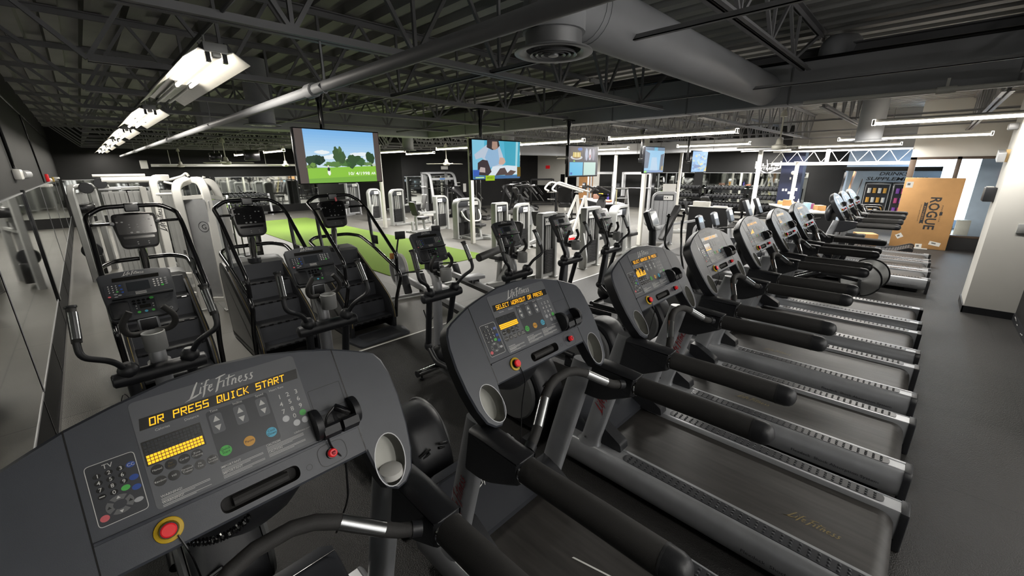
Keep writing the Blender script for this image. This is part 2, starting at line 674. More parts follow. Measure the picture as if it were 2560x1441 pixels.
# roof deck: ribs run along y, joists along x
w = MB('roof')
xs = []
x = BL
while x < 20:
    xs += [(x, 3.455), (x + 0.11, 3.455), (x + 0.13, 3.53), (x + 0.265, 3.53), (x + 0.285, 3.455)]
    x += 0.30
prof = [(p[0], p[1]) for p in xs]
va = [w.bm.verts.new((p[0], -8, p[1])) for p in prof]
vb = [w.bm.verts.new((p[0], 22.1, p[1])) for p in prof]
for i in range(len(va) - 1):
    w.face([va[i], va[i + 1], vb[i + 1], vb[i]])
w.box(BL, 20, -8, 22.1, 3.54, 3.6)
struct('ceiling', w, smooth=None)


def joist(y, x0=BL, x1=19.4, zb=2.75, zt=3.45):
    j = MB('joist')
    for s in (-1, 1):
        j.box(x0, x1, y + s * 0.01, y + s * 0.055, zt - 0.008, zt)
        j.box(x0, x1, y + s * 0.01, y + s * 0.016, zt - 0.055, zt)
        j.box(x0 + 0.75, x1 - 0.5, y + s * 0.01, y + s * 0.05, zb, zb + 0.007)
        j.box(x0 + 0.75, x1 - 0.5, y + s * 0.01, y + s * 0.016, zb, zb + 0.05)
    x = x0 + 0.75
    j.bar((x0 + 0.12, y, zt - 0.03), (x, y, zb + 0.02), 0.03, 0.03)
    k = 0
    while x < x1 - 1.2:
        j.bar((x, y, zb + 0.02), (x + 0.42, y, zt - 0.03), 0.026, 0.026)
        j.bar((x + 0.42, y, zt - 0.03), (x + 0.84, y, zb + 0.02), 0.026, 0.026)
        j.bar((x + 0.84, y, zb + 0.02), (x + 0.84, y, zt - 0.03), 0.024, 0.024)
        x += 0.84
    j.bar((x, y, zb + 0.02), (x1 - 0.12, y, zt - 0.03), 0.03, 0.03)
    return struct('ceiling_joist', j, smooth=None)


for xa, xb in ((BL, 6.35), (6.45, 19.4)):
    j0 = None
    for k in range(-3, 12):
        y = 2.83 + 1.63 * k
        if j0 is None:
            j0 = joist(0.0, xa, xb)
            j0.location.y = y
        else:
            if k == -1 and xa < 0:
                joist(y, xa, xb, 3.0)
                continue
            j = j0.copy()
            COL.objects.link(j)
            j.location.y = y
w = MB('joist')
for z0, z1 in ((2.9, 2.915), (3.30, 3.315)):
    w.box(6.32, 6.48, -3, 21.9, z0, z1)
w.box(6.393, 6.407, -3, 21.9, 2.9, 3.315)
struct('ceiling_girder', w, smooth=None)
# bridging angles along y
w = MB('joist')
for x in (2.6, 5.1, 9.5, 12.5, 15.5):
    for ya, yb in ((-2, 8.6), (9.3, 20)) if x < 6 else ((-2, 20),):
        w.box(x, x + 0.03, ya, yb, 2.758, 2.764).box(x, x + 0.004, ya, yb, 2.758, 2.788)
struct('ceiling_bridging', w, smooth=None)

# white posts carrying the roof
for i, (x, y, top, lab) in enumerate(((7.13, 13.24, 2.75, 'slim white square post standing beside the far weight machines, below the largest screen'),
                              (7.22, 8.62, 2.75, 'slim white square post in front of the chest press machine, below the hospital scene screen'),
                              (10.05, 5.17, 2.75, 'thickest white square post, in the middle behind the treadmill row'),
                              (13.6, 3.52, 2.75, 'white square post by the counter, covering part of the wall logo'),
                              (13.2, 7.9, 2.75, 'white square post behind the stepladder'),
                              (15.9, 12.1, 2.75, 'narrow white post near the tan door'),
                              (15.8, 6.7, 2.75, 'narrow white post between the two smallest screens'),
                              (14.4, 2.75, 2.1, 'white square post right of the navy pillar'))):
    t = thing('roof_post', lab, 'post', (x, y, 0), group='white roof posts')
    d = 0.048 if i < 4 else 0.042
    MB('post').box(-d, d, -d, d, 0.0, top, 0.004).build('shaft', t)
    MB('post').box(-d * 1.9, d * 1.9, -d * 1.9, d * 1.9, top - 0.012, top, 0.003).build('top_plate', t)
# dark cover strip boxes on the post above the hospital screen are not visible from here
# ------------------------------------------------------------------ treadmills
KC = 0.62
_n = sqrt(1 + KC * KC)
CF = Fr((0, 1.19, 1.47), (1, 0, 0), (0, KC / _n, 1 / _n), (0, -1 / _n, KC / _n))
SENSOR = mat('pulse_sensor_steel', '#b9bbbc', 0.22, 1.0, var=0.08)
KNOB = mat('button_green', '#58c659', 0.4)
KORG = mat('button_amber', '#e2a53c', 0.4)
KBLU = mat('button_sky', '#5cc0e0', 0.4)
KB2 = mat('button_blue', '#2a52a8', 0.4)
KRED = mat('button_rose', '#e06a70', 0.4)
AMBER = em('#ffae10', 1.7)


def mirror2(pts):
    return [(-x, y) for x, y in reversed(pts)]


def rail_profile(sx):
    p = [(0.272, 0.075), (0.392, 0.07), (0.408, 0.10), (0.415, 0.14), (0.414, 0.18), (0.406, 0.215), (0.394, 0.238), (0.386, 0.247), (0.378, 0.249),
         (0.374, 0.2455), (0.297, 0.2455), (0.294, 0.249), (0.278, 0.249), (0.272, 0.24)]
    return [(x * sx, z) for x, z in p]


STROKES = [
    [(0.42, 1.08, .07), (0.26, 0.72, .11), (0.06, 0.16, .12), (-0.10, -0.10, .08), (-0.42, -0.20, .04), (-0.10, -0.08, .07), (0.28, 0.03, .11), (0.52, 0.12, .05)],
    [(0.66, 0.62, .05), (0.55, 0.10, .11), (0.70, 0.16, .04)], [(0.70, 0.82, .08), (0.76, 0.92, .05)],
    [(1.24, 1.02, .05), (1.06, 1.00, .09), (0.94, 0.66, .10), (0.82, 0.0, .10), (0.74, -0.22, .04)], [(0.78, 0.58, .05), (1.16, 0.64, .05)],
    [(1.12, 0.30, .05), (1.36, 0.42, .06), (1.40, 0.58, .08), (1.24, 0.56, .09), (1.14, 0.26, .10), (1.24, 0.08, .09), (1.46, 0.20, .04)],
    [(1.96, 0.98, .09), (1.82, 0.50, .11), (1.68, -0.02, .11), (1.58, -0.14, .04)], [(1.66, 0.92, .05), (1.98, 1.00, .10), (2.36, 1.08, .04)], [(1.78, 0.54, .07), (2.18, 0.60, .05)],
    [(2.24, 0.62, .05), (2.13, 0.10, .11), (2.26, 0.14, .04)],
    [(2.62, 0.94, .07), (2.48, 0.40, .10), (2.44, 0.08, .09), (2.58, 0.14, .04)], [(2.34, 0.68, .05), (2.66, 0.72, .08), (3.02, 0.78, .04)],
    [(2.84, 0.56, .06), (2.74, 0.06, .10)], [(2.78, 0.30, .06), (2.98, 0.56, .08), (3.06, 0.48, .09), (3.00, 0.10, .10), (3.12, 0.12, .04)],
    [(3.22, 0.28, .05), (3.46, 0.40, .06), (3.48, 0.56, .08), (3.33, 0.54, .09), (3.24, 0.26, .10), (3.34, 0.07, .09), (3.56, 0.20, .04)],
    [(3.94, 0.54, .04), (3.78, 0.54, .09), (3.76, 0.38, .10), (3.86, 0.22, .10), (3.76, 0.06, .09), (3.56, 0.10, .04)],
    [(4.34, 0.54, .04), (4.18, 0.54, .09), (4.16, 0.38, .10), (4.26, 0.22, .10), (4.16, 0.06, .09), (3.96, 0.10, .04)]]


def logo_script(mb, fr, u, v, size, ang=0.0, w=0.0008):
    """the brush-script two-word mark used on the machines; size is its cap height"""
    ca, sa = cos(ang), sin(ang)

    def q(x, y):
        x, y = (x - 1.95) * size + y * size * 0.18, y * size
        return fr(u + x * ca - y * sa, v + x * sa + y * ca, w)
    for st in STROKES:
        L, Rr = [], []
        n = len(st)
        for i, (x, y, r) in enumerate(st):
            a, b = st[max(i - 1, 0)], st[min(i + 1, n - 1)]
            t = V((b[0] - a[0], b[1] - a[1])).normalized()
            L.append(q(x - t.y * r * 0.62, y + t.x * r * 0.62))
            Rr.append(q(x + t.y * r * 0.62, y - t.x * r * 0.62))
        for i in range(n - 1):
            mb.poly([L[i], Rr[i], Rr[i + 1], L[i + 1]])


def make_treadmill(label):
    t = thing('treadmill', label, 'treadmill', (0, 0, 0), group='treadmills in the front row')
    # side rails, pads, end caps
    for sx in (-1, 1):
        pr = rail_profile(sx)
        r = MB('silver')
        r.loft([[(x, y, z) for x, z in pr] for y in (-0.235, 0.3, 0.9, 1.25, 1.52)])
        r.m('inkd')
        if sx < 0:
            fr = Fr((-0.4155, 0, 0.118), (0, -1, 0), (0, 0, 1), (-1, 0, 0))
            r.text('Flexdeck  Shock Absorption System', fr, -0.09, 0.0, 0.027, 0.0012, 'c', 0, 0.002, width=0.46)
        rail = r.build('side_rail', t)
        p = MB('pad')
        q = rrect(-0.165, 0.299, 1.03, 0.373, 0.036, 6)
        fr = Fr((0, 0, 0.2458), (0, 1, 0), (sx, 0, 0), (0, 0, 1))
        p.prism(q, fr, 0, 0.004)
        for i in range(31):
            for j in range(3):
                c = fr(-0.125 + i * 0.0372, 0.315 + j * 0.021, 0.004)
                p.lathe([(0.0076, 0), (0.0062, 0.0035), (0.0025, 0.0052)], c, n=8)
        p.build('tread_pad', rail)
        e = MB('black')
        ex = sorted((0.268 * sx, 0.418 * sx))
        e.prism(rpoly([(ex[0], 0.004), (ex[1], 0.004), (ex[1], 0.215), (ex[1] - 0.02 if sx > 0 else ex[1], 0.25), (ex[0] + (0.02 if sx < 0 else 0), 0.25), (ex[0], 0.215)], 0.012, 2),
                Fr((0, -0.235, 0), (1, 0, 0), (0, 0, 1), (0, -1, 0)), 0.0, 0.036, 0.008)
        e.build('end_cap', t)
    # belt around its rear roller, deck below
    b = MB('belt')
    prof = [(1.3, 0.222), (0.6, 0.222), (-0.12, 0.222)]
    for k in range(9):
        a = pi / 2 + pi * k / 8
        prof.append((-0.15 + cos(a) * 0.072, 0.15 + sin(a) * 0.072))
    prof += [(0.0, 0.078), (1.3, 0.078)]
    b.loft([[(x, y, z) for y, z in prof] for x in (-0.268, 0.268)])
    b.build('belt', t)
    d = MB('black')
    d.box(-0.27, 0.27, -0.1, 1.5, 0.09, 0.2)
    d.box(-0.33, 0.33, 1.15, 1.5, 0.03, 0.09).box(-0.3, -0.24, -0.15, 0.0, 0.004, 0.09).box(0.24, 0.3, -0.15, 0.0, 0.004, 0.09)
    for sx in (-0.3, 0.3):
        d.cyl((sx - 0.02, 1.42, 0.045), (sx + 0.02, 1.42, 0.045), 0.04)
    d.build('deck_frame', t)
    # motor cover
    c = MB('consd')
    pr = [(1.225, 0.228), (1.225, 0.26), (1.30, 0.30), (1.42, 0.375), (1.52, 0.425), (1.57, 0.432), (1.60, 0.40), (1.625, 0.25), (1.625, 0.06), (1.5, 0.05)]
    rings = []
    for x, k in ((-0.31, 0.82), (-0.295, 0.95), (-0.25, 1.0), (0.25, 1.0), (0.295, 0.95), (0.31, 0.82)):
        rings.append([(x, y if k == 1 else y - (0.01 if y > 1.4 else -0.006), 0.05 + (z - 0.05) * k) for y, z in pr])
    c.loft(rings)
    c.m('gloss').box(-0.292, 0.292, 1.5145, 1.5165, 0.422, 0.4265)
    fr = Fr((0, 1.42, 0.3775), (1, 0, 0), V((0, 0.9, 0.45)).normalized(), V((0, -0.45, 0.9)).normalized())
    c.m('ink')
    logo_script(c, fr, 0.0, -0.03, 0.045, 0, 0.003)
    c.m('gloss').prism(rrect(0.1, -0.1, 0.2, -0.055, 0.015), fr, -0.002, 0.0025)
    c.build('motor_cover', t)
    # uprights
    for sx in (-1, 1):
        u = MB('silver')
        rings = []
        for y, z, ly, lx in ((1.285, 0.235, 0.092, 0.046), (1.272, 0.262, 0.072, 0.038), (1.262, 0.30, 0.066, 0.034), (1.19, 0.58, 0.066, 0.034), (1.095, 0.93, 0.064, 0.034), (1.06, 1.07, 0.06, 0.033)):
            ring = []
            for k in range(20):
                a = 2 * pi * k / 20
                ca, sa = cos(a), sin(a)
                ring.append((0.352 * sx + abs(ca) ** 0.7 * (1 if ca > 0 else -1) * lx, y + abs(sa) ** 0.8 * (1 if sa > 0 else -1) * ly, z))
            rings.append(ring)
        u.loft(rings)
        if sx < 0:
            dv = V((0, -0.262, 1)).normalized()
            fr = Fr((-0.387, 1.19, 0.58), dv, dv.cross(V((-1, 0, 0))) * -1, (-1, 0, 0))
            fr.v = V((-1, 0, 0)).cross(dv)
            u.m('inkr')
            logo_script(u, fr, 0.06, -0.025, 0.058, 0, 0.002)
        u.m('black').ball((0.352 * sx - 0.036, 1.29, 0.29), 0.007, 8)
        u.build('upright', t)
        f = MB('black')
        xs = sorted((0.24 * sx, 0.325 * sx))
        f.prism(rpoly([(1.06, 0.246), (1.30, 0.246), (1.30, 0.40), (1.24, 0.395), (1.07, 0.30)], 0.014, 3), Fr((xs[0], 0, 0), (0, 1, 0), (0, 0, 1), (1, 0, 0)), 0, xs[1] - xs[0])
        f.build('upright_cover', t)
        # arm housing and handrail
        h = MB('black')
        pf = rpoly([(1.075, 0.875), (1.04, 1.075), (0.94, 1.078), (0.775, 1.066), (0.785, 0.966), (0.86, 0.925), (0.95, 0.878)], [0.03, 0.01, 0.02, 0.006, 0.006, 0.05, 0.05], 4)
        rings = []
        for w_, sh in ((-0.046, 0.012), (-0.036, 0.003), (-0.02, 0), (0.02, 0), (0.036, 0.003), (0.046, 0.012)):
            q = inset(pf, sh) if sh else pf
            rings.append([(0.385 * sx + w_, y, z) for y, z in q])
        h.loft(rings)
        h.build('arm_housing', t)
        g = MB('foam')
        pts = [(0.385 * sx, y, 1.016 + (0.0 if y > 0.5 else 0.004)) for y in (0.80, 0.7, 0.5, 0.30)]
        g.tube(pts, 0.0455, 16)
        g.m('black').tube([(0.385 * sx, y, 1.02) for y in (0.296, 0.262, 0.244, 0.234, 0.228, 0.225)], [0.0462, 0.0452, 0.040, 0.031, 0.018, 0.004], 18)
        g.m('inkd').tube([(0.385 * sx, 0.300, 1.0198), (0.385 * sx, 0.294, 1.02)], 0.0468, 16)
        g.m('chrome').tube([(0.385 * sx, 0.782, 1.016), (0.385 * sx, 0.776, 1.016)], 0.0475, 16)
        g.build('handrail', t)
    # grip bar with pulse sensors
    half = [(0.325, 0.828, 1.03), (0.300, 0.838, 1.036), (0.27, 0.85, 1.045), (0.234, 0.864, 1.066), (0.19, 0.886, 1.095), (0.141, 0.91, 1.128)]
    pts = [(-x, y, z) for x, y, z in half] + [(-0.09, 0.928, 1.152), (-0.04, 0.937, 1.163), (0.04, 0.937, 1.163), (0.09, 0.928, 1.152)] + half[::-1]
    g = MB('foam').tube(pts, 0.0195, 12)
    g.m('black').tube(pts[:2], 0.023, 12).tube(pts[-2:], 0.023, 12)
    gb = g.build('grip_bar', t)
    for sx in (-1, 1):
        MB(SENSOR).tube([(x * sx, y, z) for x, y, z in (half[3], half[4], half[5])], 0.0205, 12).build('pulse_sensor', gb)
    # console shell
    half = [(0.28, -0.318), (0.283, -0.345), (0.29, -0.40), (0.303, -0.438), (0.332, -0.458), (0.362, -0.452), (0.392, -0.425), (0.412, -0.37), (0.426, -0.29), (0.432, -0.20), (0.428, -0.12),
            (0.418, -0.075), (0.402, -0.048), (0.38, -0.034), (0.33, -0.012), (0.28, 0.008), (0.20, 0.030), (0.10, 0.051)]
    out = half + [(0.0, 0.058)] + mirror2(half)
    cL = [(0.334 * s + dx * s, v) for s in (-1,) for dx, v in ()]
    cups = []
    for s in (-1, 1):
        o = []
        for k in range(28):
            a = 2 * pi * k / 28
            o.append((s * (0.337 + 0.046 * cos(a) - 0.009 * sin(a) * -1), -0.368 + 0.074 * sin(a)))
        cups.append(o)
    slot = rrect(-0.072, -0.300, 0.105, -0.262, 0.018, 5)
    k = MB('cons')
    k.holed(inset(out, 0.006), cups + [slot], CF, 0.0)
    a_, b_ = out, inset(out, 0.006)
    n = len(out)
    k.m('cons')
    ra = [k.bm.verts.new(CF(p[0], p[1], -0.006)) for p in a_]
    rb = [k.bm.verts.new(CF(p[0], p[1], 0.0)) for p in b_]
    for i in range(n):
        k.face([ra[i], ra[(i + 1) % n], rb[(i + 1) % n], rb[i]])
    k.m('black').loft([[CF(p[0], p[1], -0.006) for p in out], [CF(p[0], p[1], -0.055) for p in out], [CF(p[0], p[1], -0.072) for p in inset(out, 0.016)]], False, True)
    k.m('gloss')
    for s in (-1, 1):
        for seg in (((0.2805 * s, 0.006), (0.2805 * s, -0.316)),):
            k.box(seg[0][0] - 0.0014, seg[0][0] + 0.0014, seg[1][1], seg[0][1], 0.0, 0.0007, 0, CF)
    k.m('foam').loft([[CF(p[0], p[1], 0.0) for p in slot], [CF(p[0], p[1], -0.03) for p in inset(slot, 0.004)]], False, True)
    k.m('foam').tube([CF(-0.045, -0.281, -0.016), CF(0.078, -0.281, -0.016)], 0.013, 10)
    k.m('cons').box(-0.279, 0.279, -0.241, -0.233, 0, 0.004, 0.0015, CF)
    k.m('inkd').outline(rrect(0.154, -0.306, 0.232, -0.247, 0.024, 5), CF, 0.0016, 0.0007)
    k.outline(oval(0.128, -0.285, 0.008, 0.008, 14), CF, 0.001, 0.0006)
    con = k.build('console', t, smooth=30)
    for o in cups:
        c = MB('silv2')
        c.outline(o, CF, -0.0028, 0.0012)
        c.m('cup')
        ins = inset(o, 0.002)
        dn_ = lambda p, d: CF(p[0], p[1], 0.0) + V((0, 0.88, -0.42)).normalized() * d
        c.loft([[CF(p[0], p[1], 0.0008) for p in o], [dn_(p, 0.03) for p in ins], [dn_(p, 0.045) for p in inset(o, 0.008)]], False, True)
        c.build('cup_holder', con)
    # printed overlay
    o = MB('over')
    o.prism(rpoly([(-0.176, -0.226), (0.176, -0.226), (0.176, 0.022), (-0.176, 0.022)], 0.012), CF, 0.0, 0.0012)
    o.m('over2')
    z = 0.0016
    o.plate(rrect(-0.048, -0.183, 0.088, -0.054, 0.008), CF, z)
    o.m('ink')
    logo_script(o, CF, -0.004, -0.009, 0.031, 0, z)
    o.text('Calories', CF, -0.13, -0.0575, 0.008, z).text('Distance', CF, -0.075, -0.0575, 0.008, z).text('Time', CF, -0.031, -0.0585, 0.008, z + .0006).text('Incline', CF, 0.02, -0.0585, 0.008, z + .0006)
    o.text('Speed', CF, 0.07, -0.0585, 0.008, z + .0006).text('Heart Rate', CF, 0.112, -0.0575, 0.008, z)
    for u in (-0.031, 0.02, 0.07):
        o.m('over').plate(rrect(u - 0.013, -0.112, u + 0.013, -0.064, 0.006), CF, z + 0.0005)
        o.m('ink').plate([(u - 0.007, -0.083), (u + 0.007, -0.083), (u, -0.069)], CF, z + 0.001).plate([(u - 0.007, -0.093), (u, -0.107), (u + 0.007, -0.093)], CF, z + 0.001)
    for u, m_, tx in ((-0.031, KNOB, ('Quick', 'Start')), (0.02, KORG, ('Pause',)), (0.071, KBLU, ('Cool', 'Down'))):
        o.m(m_).prism(oval(u, -0.159, 0.0125, 0.0125, 20), CF, 0.001, z + 0.0012)
        o.m('inkd')
        for i, w_ in enumerate(tx):
            o.text(w_, CF, u, -0.161 + (len(tx) - 1) * 0.004 - i * 0.008, 0.0085, z + 0.0016)
    kp = '123456789'
    for i in range(9):
        u, v = 0.112 + (i % 3) * 0.0215, -0.079 - (i // 3) * 0.0205
        o.m('ink').text(kp[i], CF, u, v - 0.006, 0.017, z, 'c', 0, 0.01)
    o.m('ink').text('0', CF, 0.1335, -0.1465, 0.017, z, 'c', 0, 0.01)
    o.m(KNOB).plate(oval(0.155, -0.1405, 0.0085, 0.0085, 16), CF, z)
    o.m('silv2').plate(oval(0.112, -0.1405, 0.0085, 0.0085, 16), CF, z).plate(oval(0.1335, -0.161, 0.0085, 0.0085, 16), CF, z).plate(oval(0.155, -0.161, 0.0085, 0.0085, 16), CF, z)
    for r, (u0, tx) in enumerate(((-0.158, ('Manual', 'Fat|Burn', 'Cardio', 'Zone|Training')), (-0.158, ('Random', 'Hill', 'Personal|Trainer', 'Fit|Test', 'Speed|Interval')))):
        for i, w_ in enumerate(tx):
            u, v = u0 + i * 0.0245, -0.1405 - r * 0.0265
            o.m('gloss').plate(oval(u, v, 0.0112, 0.0112, 18), CF, z)
            ls = w_.split('|')
            o.m('gold' if w_ == 'Fat|Burn' else 'ink')
            for q, l_ in enumerate(ls):
                o.text(l_, CF, u, v - 0.0018 + (len(ls) - 1) * 0.003 - q * 0.006, 0.0062, z + 0.0005)
    o.m('ink')
    for bx, by, nl in ((-0.165, -0.203, 3), (-0.165, -0.217, 2), (-0.05, -0.196, 3), (-0.05, -0.211, 3), (0.05, -0.190, 4), (0.05, -0.208, 3)):
        o.text('WARNING!' if bx < -0.1 else ('IMPORTANT' if bx < 0 else 'CAUTION'), CF, bx, by, 0.0075, z, 'l', 0, 0.006)
        for q in range(nl):
            o.plate([(bx, by - 0.0034 - q * 0.0029), (bx + 0.09 - (q == nl - 1) * 0.03, by - 0.0034 - q * 0.0029), (bx + 0.09 - (q == nl - 1) * 0.03, by - 0.0024 - q * 0.0029), (bx, by - 0.0024 - q * 0.0029)], CF, z)
    o.text('Lifefitness.com', CF, 0.14, -0.187, 0.007, z)
    o.build('button_overlay', con, smooth=None)
    # tv keypad
    o = MB('consd')
    z = 0.0008
    q = rrect(-0.266, -0.212, -0.186, -0.082, 0.009)
    o.plate(q, CF, z)
    o.m('ink').outline(q, CF, 0.0013, z + 0.0004)
    z += 0.0004
    o.text('TV', CF, -0.231, -0.0985, 0.014, z)
    for i in range(9):
        u, v = -0.250 + (i % 3) * 0.0185, -0.1085 - (i // 3) * 0.0145
        o.m('gloss').plate(oval(u, v, 0.0065, 0.0055, 14), CF, z)
        o.m('ink').text(kp[i], CF, u, v - 0.0038, 0.0115, z + 0.0003, 'c', 0, 0.008)
    o.m('gloss').plate(oval(-0.25, -0.152, 0.0065, 0.0055, 14), CF, z).plate(oval(-0.2315, -0.152, 0.0065, 0.0055, 14), CF, z)
    o.m('ink').text('0', CF, -0.2315, -0.1558, 0.0115, z + 0.0003, 'c', 0, 0.008).plate(rrect(-0.2545, -0.1528, -0.2455, -0.1512, 0.0005), CF, z + 0.0003)
    o.m(KNOB).plate(oval(-0.213, -0.152, 0.0075, 0.006, 14), CF, z)
    o.m(KB2).plate(oval(-0.1965, -0.1085, 0.0078, 0.0062, 14), CF, z).plate(oval(-0.1965, -0.137, 0.0078, 0.0062, 14), CF, z).plate(oval(-0.1965, -0.159, 0.0078, 0.0062, 14), CF, z)
    o.m('ink').text('CC', CF, -0.1965, -0.1115, 0.009, z + 0.0004)
    o.m('silv2').plate(oval(-0.1985, -0.186, 0.0078, 0.005, 14), CF, z)
    o.m(KRED).plate(oval(-0.254, -0.196, 0.0075, 0.0068, 14), CF, z)
    cu, cv = -0.2275, -0.180
    for k4 in range(4):
        a0 = pi / 4 + k4 * pi / 2 + 0.12
        a1 = a0 + pi / 2 - 0.24
        pts = [(cu + 0.0225 * cos(a), cv + 0.0195 * sin(a)) for a in [a0 + (a1 - a0) * i / 5 for i in range(6)]] + [(cu + 0.011 * cos(a), cv + 0.0095 * sin(a)) for a in [a1 - (a1 - a0) * i / 5 for i in range(6)]]
        o.m('shroud').plate(pts, CF, z)
        a = (a0 + a1) / 2
        x, y = cu + 0.0168 * cos(a), cv + 0.0145 * sin(a)
        o.m('ink' if k4 in (0, 2) else 'gloss').plate([(x - 0.0035, y - 0.002), (x + 0.0035, y - 0.002), (x, y + 0.0035)] if k4 != 2 else [(x - 0.0035, y + 0.002), (x, y - 0.0035), (x + 0.0035, y + 0.002)], CF, z + 0.0004)
    o.build('tv_keypad', con, smooth=None)
    # phone cradle at the right
    o = MB('black')
    for u0, rr in ((0.166, 0.043), (0.272, 0.040)):
        ear = [(-0.188 + rr * cos(a), max(0.0, 0.010 + rr * sin(a))) for a in [2 * pi * i / 26 for i in range(26)]]
        ear = [p for i, p in enumerate(ear) if p[1] > 0 or (ear[i - 1][1] > 0) or (ear[(i + 1) % 26][1] > 0)]
        o.prism(ear, Fr(CF(u0, 0, 0), CF.v, CF.w, CF.u), 0, 0.019, 0.005)
    tr_ = [(-0.232, 0.0), (-0.236, 0.02), (-0.226, 0.042), (-0.205, 0.046), (-0.198, 0.038), (-0.204, 0.030), (-0.212, 0.018), (-0.205, 0.006), (-0.17, 0.004), (-0.17, 0.0)]
    for u0, u1 in ((0.18, 0.224), (0.234, 0.278)):
        o.prism(tr_, Fr(CF(u0, 0, 0), CF.v, CF.w, CF.u), 0, u1 - u0)
    o.prism([(-0.232, 0.0), (-0.228, 0.016), (-0.17, 0.004), (-0.17, 0.0)], Fr(CF(0.224, 0, 0), CF.v, CF.w, CF.u), 0, 0.01)
    o.m('inkd').outline(rrect(0.182, -0.158, 0.272, -0.092, 0.003), CF, 0.0014, 0.0006)
    o.build('device_cradle', con)
    # stop button and release knob
    e = MB('yellow')
    c0 = CF(-0.167, -0.273, 0)
    ax = CF.w
    e.prism(oval(-0.167, -0.273, 0.0265, 0.0265, 28), CF, 0.0, 0.006, 0.002)
    e.m('gloss').tube([c0 + ax * 0.005, c0 + ax * 0.012, c0 + ax * 0.016], [0.019, 0.0175, 0.0165], 20)
    e.m('red').tube([c0 + ax * 0.016, c0 + ax * 0.021, c0 + ax * 0.0235], [0.0145, 0.0145, 0.012], 20)
    e.build('emergency_stop', con)
    e = MB('gloss')
    c0 = CF(0.190, -0.276, 0)
    e.tube([c0, c0 + ax * 0.008], [0.015, 0.0135], 18)
    e.m('red').tube([c0 + ax * 0.008, c0 + ax * 0.019, c0 + ax * 0.022], [0.0115, 0.0115, 0.009], 16)
    e.m(fl('#c9505a')).ball(c0 + ax * 0.021 + CF.u * 0.001, 0.0065, 8)
    e.build('release_knob', con)
    s = MB('gloss')
    a0 = CF(-0.155, -0.292, 0.008)
    s.tube(rpath([a0, a0 + V((0.012, -0.02, -0.05)), a0 + V((0.02, 0.01, -0.2)), a0 + V((0.026, 0.02, -0.38))], 0.03), 0.0022, 6)
    s.box(-0.140, -0.118, 1.008, 1.022, 0.80, 0.845, 0.003)
    s.build('safety_cord', con)
    # console back housing and neck between the uprights
    b = MB('black')
    b.loft([[(x * 0.24, 1.16 + 0.06 * c_, 1.16 + 0.14 * s_) for x, c_, s_ in [(xx, cos(a), sin(a)) for xx in (1,) for a in ()]] for _ in ()]) if False else None
    b.ball((0, 1.215, 1.16), 0.16, 18, (1.1, 0.55, 1.0))
    b.build('console_back', con)
    return t


def led(txt, mode, u0=-0.150, pitch=0.0128):
    o = MB('ledoff')
    z = 0.0016
    o.plate([(-0.168, -0.046), (0.170, -0.046), (0.174, -0.019), (-0.164, -0.019)], CF, z)
    o.plate(rrect(-0.1725, -0.1275, -0.0625, -0.0715, 0.002), CF, z)
    o.m(AMBER)
    o.dots(txt, CF, u0, -0.042, 0.0185, pitch, 0.16, z + 0.0006)
    OFF = M['lcd']
    rnd = random.Random(5)
    for c in range(16):
        hgt = {'flat': 3, 'bars': max(1, int(rnd.random() * 7.5)), 'low': 1 + (c % 5 == 2) * 3, 'ramp': 1 + c // 3}[mode]
        for r in range(7):
            x0, y0 = -0.1695 + c * 0.00655, -0.1245 + r * 0.0073
            o.m(AMBER if r < hgt else OFF)
            o.poly([CF(x0, y0, z + 0.0006), CF(x0 + 0.0054, y0, z + 0.0006), CF(x0 + 0.0054, y0 + 0.0058, z + 0.0006), CF(x0, y0 + 0.0058, z + 0.0006)])
    return o


TM = [(0.143, 'OR PRESS QUICK START', 'flat', 'treadmill nearest the photographer, its display reading OR PRESS QUICK START, cut off at lower left'),
      (1.24, 'SELECT WORKOUT OR PRESS', 'flat', 'second treadmill of the front row, display reading SELECT WORKOUT OR PRESS over flat amber block'),
      (2.375, 'SELECT WORKOUT OR PRESS', 'bars', 'treadmill third along the front row, its display showing a jagged amber bar graph'),
      (3.46, '   WORKOUT OR PRESS', 'low', 'treadmill fourth along the front row, a glare streak across its display'),
      (4.60, 'SELECT WORKOUT OR PRESS', 'ramp', 'treadmill fifth along the front row, three from its far end'),
      (5.70, 'SELECT WORKOUT OR PRESS', 'low', 'treadmill sixth along the front row, next to the last one'),
      (6.77, 'OR PRESS QUICK START', 'low', 'last treadmill of the front row, beside the bikes with silver flywheels')]
tm0 = None
ROW = []
for x, txt, mode, lab in TM:
    if tm0 is None:
        tm0 = make_treadmill(lab)
        r = tm0
    else:
        r = dup(tm0, (0, 0, 0), label=lab)
    r.location.x = x
    ROW.append((r, txt, mode))
for i, x in enumerate((9.47, 10.4, 11.4)):
    r = dup(tm0, (x, -0.06, 0), label=('nearest of the three treadmills standing past the flywheel bikes', 'middle one of the three treadmills past the flywheel bikes',
                                       'farthest of the three treadmills, nearest the upright cardboard box')[i], group='treadmills in the far row')
    ROW.append((r, 'SELECT WORKOUT OR PRESS', 'low'))
for r, txt, mode in ROW:
    led(txt, mode, -0.150, 0.0128 if len(txt) > 21 else 0.0145).build('amber_display', child(r, 'console'), smooth=None)
